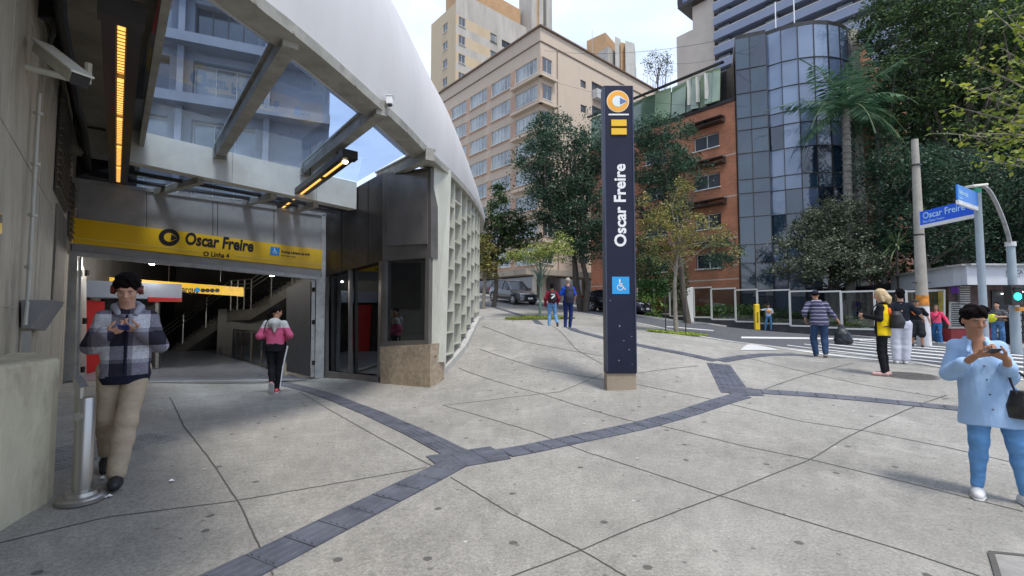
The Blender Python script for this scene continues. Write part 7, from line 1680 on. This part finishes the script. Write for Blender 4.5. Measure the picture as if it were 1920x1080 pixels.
phone('blue cased phone held by the young man in the checked jacket', r1, (.045,-.345,1.285), (0,R(-16),0))
# 2 woman walking in
def hoodp(S, j, T): S.ell((0,.12,1.40),(.12,.05,.09),.03); S.cap((0,.115,1.38),(0,.135,1.22),.075,.02)
def stripe(S, j, T):
    o = np.array([-.098,.03,0]); S.chain([j['hR']+o+[-.04,0,0], j['kR']+o+[.022,0,0], j['aR']+o+[.035,0,0]], [.016,.014,.012])
r2, j2, T2 = person('dark haired woman in pink and grey hoodie walking into the station', 518, 733, 8.7, 1.64, 198,
    dict(eL=(.27,.06,1.14), eR=(-.27,.06,1.14), wL=(.13,-.18,1.08), wR=(-.13,-.18,1.05), kL=(.06,-.02,.5), kR=(-.07,-.06,.5), aL=(.015,.16,.22), pL=1.0, aR=(-.04,-.06,.09), nek=(0,.0,1.44), hed=(-.01,-.02,1.60)),
    dict(top=dict(name='hoodie', m=banded('hoodie_pink', [(0,(.5,.48,.45)),(.965,(.55,.1,.19)),(1.30,(.5,.48,.45))]), w=(.195,.18,.185), d=(.125,.12,.125), hem=.90, sr=(.078,.07,.05)), legs=dict(m=M_blk, r=(.09,.062,.048), end=.98), shoes=dict(m=mat('shoe_coral', (.62,.09,.1), .6), sole=M_sole), extra=[('hood', hoodp, cloth('hood_grey', (.5,.48,.45))), ('side_stripe', stripe, M_wht)]),
    ('tied','black'), 'tan', hy=-55, hp=8)
t = thing('shoulder_bag', 'small black shoulder bag hanging on the left side of the woman in the pink hoodie', 'bag', r2.location, r2.rotation_euler[2], s=r2.scale[0])
S = Sdf(.02); S.stack([(.86,.235,-.02,.035,.1),(1.08,.225,-.02,.03,.09)]); put('bag_body', S.mesh(.012), M_strap, t); mb = MB(); mb.tube(catmull([(.22,-.08,1.08),(.14,-.12,1.4),(.12,0,1.475),(.16,.10,1.36),(.22,.06,1.08)],5), .01, 6); mb.build('strap', M_strap, t, world=False)
# 3, 4 the couple going uphill
r3, j3, T3 = person('woman in crimson top and light blue jeans walking uphill with a backpack', 1035, 614, 16, 1.56, 176,
    dict(kL=(.1,.04,.5), aL=(.12,.16,.12), kR=(-.12,-.04,.5), aR=(-.20,.18,.2), pR=1.0, pL=.1, eL=(.26,.05,1.14), wL=(.25,-.06,.9), eR=(-.25,.05,1.14), wR=(-.2,-.12,.93)),
    dict(top=dict(m=cloth('cloth_crimson', (.2,.01,.03)), w=(.19,.175,.18), hem=.93, sr=(.07,.06,.05)), legs=dict(m=M_jeanl, r=(.095,.066,.055), end=.95), shoes=dict(m=mat('shoe_grey', (.12,.11,.1), .8))), ('bushy','black'), 'brown', h=.014)
backpack('black backpack with white marking on the woman in crimson', r3, j3, M_strap, c=(-.03,.2,1.2), r=(.14,.09,.2), trim=M_wht)
r4, j4, T4 = person('grey haired man in bright blue shirt and navy trousers walking uphill', 1065, 615, 16, 1.78, 176,
    dict(kL=(.08,-.02,.5), aL=(.10,.08,.09), kR=(-.1,-.05,.5), aR=(-.06,-.1,.09), eL=(.25,.02,1.14), wL=(.23,-.16,1.0), eR=(-.25,.04,1.14), wR=(-.22,-.14,.95)),
    dict(top=dict(m=cloth('cloth_royal', (.01,.06,.4)), w=(.195,.17,.175), hem=.92, sleeve=.42, sr=(.075,.07,.06)), legs=dict(m=cloth('cloth_navy_blue', (.015,.03,.13)), r=(.09,.065,.055), end=.98), shoes=dict(m=M_shoeb)), ('short','grey'), 'light', h=.014)
backpack('dark navy backpack on the man in the bright blue shirt', r4, j4, mat('pack_navy', (.012,.014,.03), .7), c=(-.04,.21,1.16), r=(.16,.11,.28))
# 5 far attendant by the yellow post
def chestp(S, j, T): S.ell((.02,-.13,1.26),(.15,.03,.1))
person('attendant in pale blue shirt and cap leaning on the yellow post', 1440, 620, 28, 1.66, -28,
    dict(eR=(-.38,-.02,1.33), wR=(-.60,-.05,1.42), eL=(.25,.03,1.15), wL=(.18,-.2,1.12), kL=(.12,-.02,.5), kR=(-.16,-.04,.5), aR=(-.2,0,.09), dR=(-1,0,-.3)),
    dict(cap=M_navy, top=dict(m=cloth('cloth_paleblue', (.4,.5,.62)), w=(.19,.18,.18), hem=.88, sleeve=.45), legs=dict(m=M_jeanm, r=(.09,.065,.06), end=.97), shoes=dict(m=M_shoeb), extra=[('orange_bib', chestp, cloth('cloth_orange', (.7,.25,.02)))]), ('cap','black'), 'tan', h=.018)
# 6 man with the bin bag
r6, j6, T6 = person('man in striped hooded shirt and navy cap carrying a black bin bag', 1535, 669, 12.1, 1.74, 152,
    dict(pel=(0,0,.95), che=(.03,-.02,1.24), nek=(.05,-.03,1.44), hed=(.07,-.05,1.60), sL=(.23,-.02,1.40), sR=(-.14,-.02,1.39), eL=(.33,.06,1.16), wL=(.30,-.10,.97), eR=(-.27,-.02,1.13), wR=(-.42,-.03,.93), kL=(.14,-.04,.5), aL=(.1,-.02,.09), kR=(-.10,-.02,.5), aR=(-.1,.10,.12), pR=.35, dR=(-.35,0,-1)),
    dict(cap=M_navy, capback=0, fat=1.06, top=dict(name='striped_hoodie', m=banded('hoodie_stripes', [(0,(.09,.085,.15))]+[q for k in range(8) for q in ((.84+.092*k,(.28,.28,.34)),(.865+.092*k,(.05,.048,.10) if k%2 else (.075,.07,.13)))], .7, 1.6, .012), w=(.21,.205,.215), d=(.14,.14,.15), hem=.83, sleeve=.72, sr=(.08,.072,.058), hood=1, wr=.008, fr=24), legs=dict(m=M_jean, r=(.098,.075,.066), end=.98, wr=.006), shoes=dict(m=M_shoeb, sole=M_sole)), ('cap','black'), 'tan', h=.012, hy=-5, hp=5)
t = thing('bin_bag', 'full black plastic bin bag hanging from the man’s right hand', 'bag', r6.location, r6.rotation_euler[2], s=r6.scale[0])
S = Sdf(.03); S.wr = (.012,26,2); S.stack([(.34,-.50,-.03,.19,.15),(.45,-.50,-.03,.215,.17),(.62,-.49,-.03,.17,.14),(.76,-.47,-.03,.07,.06),(.86,-.455,-.03,.03,.03)]); S.cap((-.46,-.03,.84),(-.44,-.03,.93),.02,.015); put('plastic', S.mesh(.011), mat('bin_plastic', (.018,.022,.027), .28, var=.2, bump=.3, bscale=14), t)
# 7 woman with yellow waistcoat
def vest(S, j, T):
    S.stack([(.80,0,.0,.19,.15),(.95,0,0,.178,.14),(1.25,0,0,.175,.14),(1.42,0,.005,.15,.10)]); S.cuts.append((np.array([.0,-.075,1.1]), np.array([.15,-1.,0])/1.01)); S.wr = (.006,26,3)
r7, j7, T7 = person('blonde woman in yellow waistcoat and black clothes looking at her phone', 1651, 703, 9.15, 1.70, -136,
    dict(eL=(.22,.0,1.14), eR=(-.22,.0,1.14), wL=(.08,-.25,1.20), wR=(-.06,-.25,1.18), kL=(.09,-.02,.5), kR=(-.09,.0,.5), aL=(.09,.02,.09), aR=(-.08,.04,.09), dL=(-.3,-.9,.2), dR=(.3,-.9,.2), fL=(.25,-1,0), fR=(-.15,-1,0)),
    dict(top=dict(name='cardigan', m=M_blk, w=(.165,.155,.165), d=(.12,.115,.12), hem=.84, sr=(.07,.062,.05)), legs=dict(m=M_blk, r=(.088,.062,.05), end=.99, hip=.155), shoes=dict(m=mat('shoe_pink', (.55,.33,.3), .7), k=.95), extra=[('yellow_waistcoat', vest, cloth('cloth_yellow', (.72,.5,.01))), ('back_print', lambda S, j, T: S.ell((0,.135,1.26),(.09,.03,.10)), cloth('print_red', (.6,.12,.02)))]), ('long','blond'), 'light', hp=18, hy=0, h=.011)
phone('black phone held by the blonde woman in the yellow waistcoat', r7, (.0,-.36,1.27), (0,R(-40),0))
backpack('dark backpack slung low behind the blonde woman', r7, j7, M_strap, c=(.02,.24,1.12), r=(.15,.11,.17), strap=False)
mb = MB(); tg = [o for o in bpy.data.objects if o.get('label') == 'dark backpack slung low behind the blonde woman'][0]
mb.tube(catmull([(-.1,.2,1.24),(-.02,.16,1.40),(.12,.03,1.475),(.16,-.1,1.36),(.1,-.15,1.2)],5), .012, 6); mb.tube(catmull([(-.1,.2,1.05),(.1,.16,1.0),(.17,.05,.98)],5), .012, 6); mb.build('strap', M_strap, tg, world=False)
# 8 woman in white trousers
person('woman in black top and loose white trousers seen from behind', 1688, 682, 10.5, 1.68, 150,
    dict(eL=(.26,.04,1.14), eR=(-.33,-.02,1.18), wL=(.2,-.14,1.0), wR=(-.42,-.15,1.08), kL=(.11,-.02,.5), kR=(-.08,-.02,.5), aL=(.12,.02,.09), aR=(-.05,.0,.09)),
    dict(top=dict(name='black_top', m=cloth('cloth_blueblack', (.012,.016,.025)), w=(.19,.165,.165), hem=1.0, sleeve=.45, sr=(.075,.072,.06)), legs=dict(m=cloth('cloth_white', (.55,.56,.63), bump=.3), r=(.112,.095,.085), end=.93, hip=.175, wr=.004, fr=24), shoes=dict(m=M_shoew)), ('bushy','black'), 'light', h=.012)
# 9 man with orange print
def prnt(S, j, T): S.ell((0,-.125,1.27),(.13,.03,.085)); S.wr = (.012,60,2)
person('man in dark cap, black shorts and black shirt with orange print', 1717, 650, 17, 1.75, -40,
    dict(eR=(-.30,.03,1.16), wR=(-.34,-.12,.95), eL=(.30,.03,1.15), wL=(.36,-.02,.9), kL=(.12,-.08,.5), aL=(.13,-.05,.09), kR=(-.12,-.02,.5), aR=(-.14,.12,.12), pR=.4),
    dict(cap=cloth('cloth_olive', (.05,.05,.04)), fat=1.06, top=dict(m=M_blk, w=(.21,.2,.2), hem=.86, sleeve=.42, sr=(.082,.08,.07)), legs=dict(name='shorts', m=cloth('cloth_darkgrey', (.02,.022,.025)), r=(.12,.11,.105), end=.12), shoes=dict(m=M_shoeb), extra=[('orange_print', prnt, cloth('print_orange', (.65,.18,.05)))]), ('cap','black'), 'tan', h=.013)
# 10 woman in pink
r10, j10, T10 = person('woman in bright pink jumper and jeans with a cross body bag', 1754, 652, 18.6, 1.60, -44,
    dict(eL=(.29,.04,1.14), wL=(.38,-.05,.93), eR=(-.27,.03,1.14), wR=(-.3,-.06,.9), kL=(.08,-.12,.5), aL=(.12,-.18,.09), kR=(-.1,.02,.5), aR=(-.02,.2,.15), pR=.5),
    dict(top=dict(m=cloth('cloth_pink', (.75,.07,.15)), w=(.19,.175,.185), hem=.92, sr=(.072,.064,.05)), legs=dict(m=cloth('denim_blue', (.03,.11,.25)), r=(.095,.075,.07), end=.97), shoes=dict(m=M_shoeb)), ('long','brown'), 'tan', h=.013)
t = thing('shoulder_bag', 'dark cross body bag worn by the woman in pink', 'bag', r10.location, r10.rotation_euler[2], s=r10.scale[0])
S = Sdf(.02); S.stack([(.82,-.2,-.1,.09,.04),(1.0,-.2,-.1,.08,.03)]); put('bag_body', S.mesh(.014), M_strap, t); mb = MB(); mb.tube(catmull([(-.2,-.12,1.0),(0,-.16,1.2),(.13,-.09,1.42),(.12,.02,1.48)],5), .012, 6); mb.build('strap', M_strap, t, world=False)
# 11 man with yellow parcel and 12 woman in black
def tank(S, j, T): pass
r11, j11, T11 = person('man in grey shirt and faded jeans holding a yellow bag by the newsstand', 1868, 648, 18.4, 1.76, -60,
    dict(eR=(-.30,-.02,1.17), wR=(-.16,-.26,1.16), eL=(.30,-.02,1.17), wL=(.1,-.28,1.16), kL=(.12,-.02,.5), kR=(-.12,-.02,.5)),
    dict(top=dict(m=cloth('cloth_grey', (.09,.09,.1)), w=(.2,.19,.19), hem=.86, sleeve=.45, sr=(.078,.074,.06)), legs=dict(m=cloth('denim_faded', (.07,.16,.33), var=.6), r=(.1,.08,.072), end=.98), shoes=dict(m=M_shoeb)), ('short','black'), 'light', h=.013)
t = thing('yellow_bag', 'bright yellow green bag held at the chest by the man in grey', 'bag', r11.location, r11.rotation_euler[2], s=r11.scale[0])
S = Sdf(.03); S.wr = (.012,30,1); S.ell((-.09,-.3,1.1),(.15,.09,.16)); put('bag_body', S.mesh(.014), cloth('cloth_lime', (.62,.66,.05)), t)
person('woman dressed all in black standing beside the man in grey', 1893, 649, 18.9, 1.64, -70,
    dict(eR=(-.26,0,1.14), wR=(-.12,-.2,1.12), eL=(.26,.03,1.13), wL=(.3,-.05,.88)),
    dict(top=dict(m=cloth('cloth_black_soft', (.014,.013,.015)), w=(.18,.165,.17), hem=.9, sleeve=.4), legs=dict(m=M_blk, r=(.1,.09,.09), end=.98), shoes=dict(m=M_shoew)), ('long','black'), 'tan', h=.013)
# 13 the woman in the foreground
def button_at(z): return lambda S, j, T: S.ell((-.085+.045*(1.2-z)*2.2,-.148-.055*(1.2-z),z),(.009,.006,.009))
def slit(S, j, T): S.chain([(.015,-.222,.70),(.012,-.215,.98),(.01,-.20,1.2),(.008,-.175,1.33)],[.0055,.0055,.0055,.0055])
def cuffw(S, j, T):
    for s in 'L': e, w_ = j['e'+s], j['w'+s]; S.cap(lerp(e,w_,.38), lerp(e,w_,.56), .062, .062)
def cuffr(S, j, T): e, w_ = j['eR'], j['wR']; S.cap(lerp(e,w_,.38), lerp(e,w_,.56), .062, .062)
M_chamb = cloth('cloth_chambray', (.33,.49,.72), var=.08, bump=.25)
M_chamb = mat('cloth_chambray_folds', (.33,.49,.72), .85, var=.07, scale=12, bump=.8, bscale=7, spec=.2, stretch=(1.3,1.3,.45))
r13, j13, T13 = person('woman in oversized light blue shirt and jeans looking at her phone, right foreground', 1858, 937, 3.8, 1.56, -38,
    dict(pel=(-.04,0,.94), che=(-.09,.0,1.24), nek=(-.11,-.01,1.44), hed=(-.125,-.05,1.60), sL=(.03,.01,1.375), sR=(-.25,.01,1.375), eL=(.085,-.03,1.10), eR=(-.315,-.02,1.10), wL=(.035,-.30,1.28), wR=(-.15,-.29,1.30),
         kL=(.11,-.03,.5), kR=(-.13,-.02,.5), aL=(.15,-.03,.09), aR=(-.15,.02,.09), fL=(.35,-1,0), fR=(-.1,-1,0), dL=(-.75,-.15,.45), dR=(.85,-.15,.25), paL=(-.1,.55,.8), paR=(.1,.55,.8), thL=(0,-.2,1), thR=(0,-.2,1), cuL=.7, cuR=.7, hL=(.06,0,.92), hR=(-.12,0,.92)),
    dict(fat=1.04, top=dict(name='chambray_shirt', m=M_chamb, w=(.17,.195,.23), d=(.14,.16,.17), hem=.66, sleeve=.72, sr=(.074,.066,.056), collar=1, wr=.007, fr=20), legs=dict(name='jeans', m=mat('denim_sky', (.13,.3,.56), .85, var=.28, scale=7, bump=.7, bscale=11, spec=.2, stretch=(.8,.8,1.5)), r=(.10,.066,.047), end=.97, wr=.003, fr=44), shoes=dict(m=M_shoew, k=1.1, sole=M_sole), extra=[('button', button_at(z), mat('button_dark', (.06,.06,.08), .4)) for z in (1.2,1.08,.95,.82)]+[('rolled_cuff', cuffw, M_chamb), ('rolled_cuff', cuffr, M_chamb)]),
    ('bushy','black'), 'brown', hy=22, hp=16, near=True, h=.010)
phone('black phone held in both hands by the woman in the light blue shirt', r13, (-.05,-.375,1.35), (R(8),R(-18),0))
t = thing('handbag', 'glossy black handbag with two handles hanging from the arm of the woman in light blue', 'bag', r13.location, r13.rotation_euler[2], s=r13.scale[0])
S = Sdf(.03); S.stack([(.76,.19,-.12,.15,.08),(.87,.19,-.12,.16,.08),(1.0,.19,-.12,.12,.05)]); S.wr = (.003,30,1); b_ = put('bag_body', S.mesh(.009), mat('handbag_leather', (.012,.012,.014), .3, coat=.3), t)
mb = MB()
for y in (-.08,.0): mb.tube(catmull([(.10,y-.08,.97),(.07,y-.07,1.1),(.085,y-.04,1.17),(.16,y-.06,1.13),(.26,y-.08,.97)],6), .009, 8)
mb.build('handle', M_strap, t, world=False, smooth=True)
mb = MB(); mb.box((.19,-.19,.94), (.1,.012,.035)); mb.build('clasp', mat('clasp_metal', (.6,.6,.6), .25, metal=.9), b_, world=False)
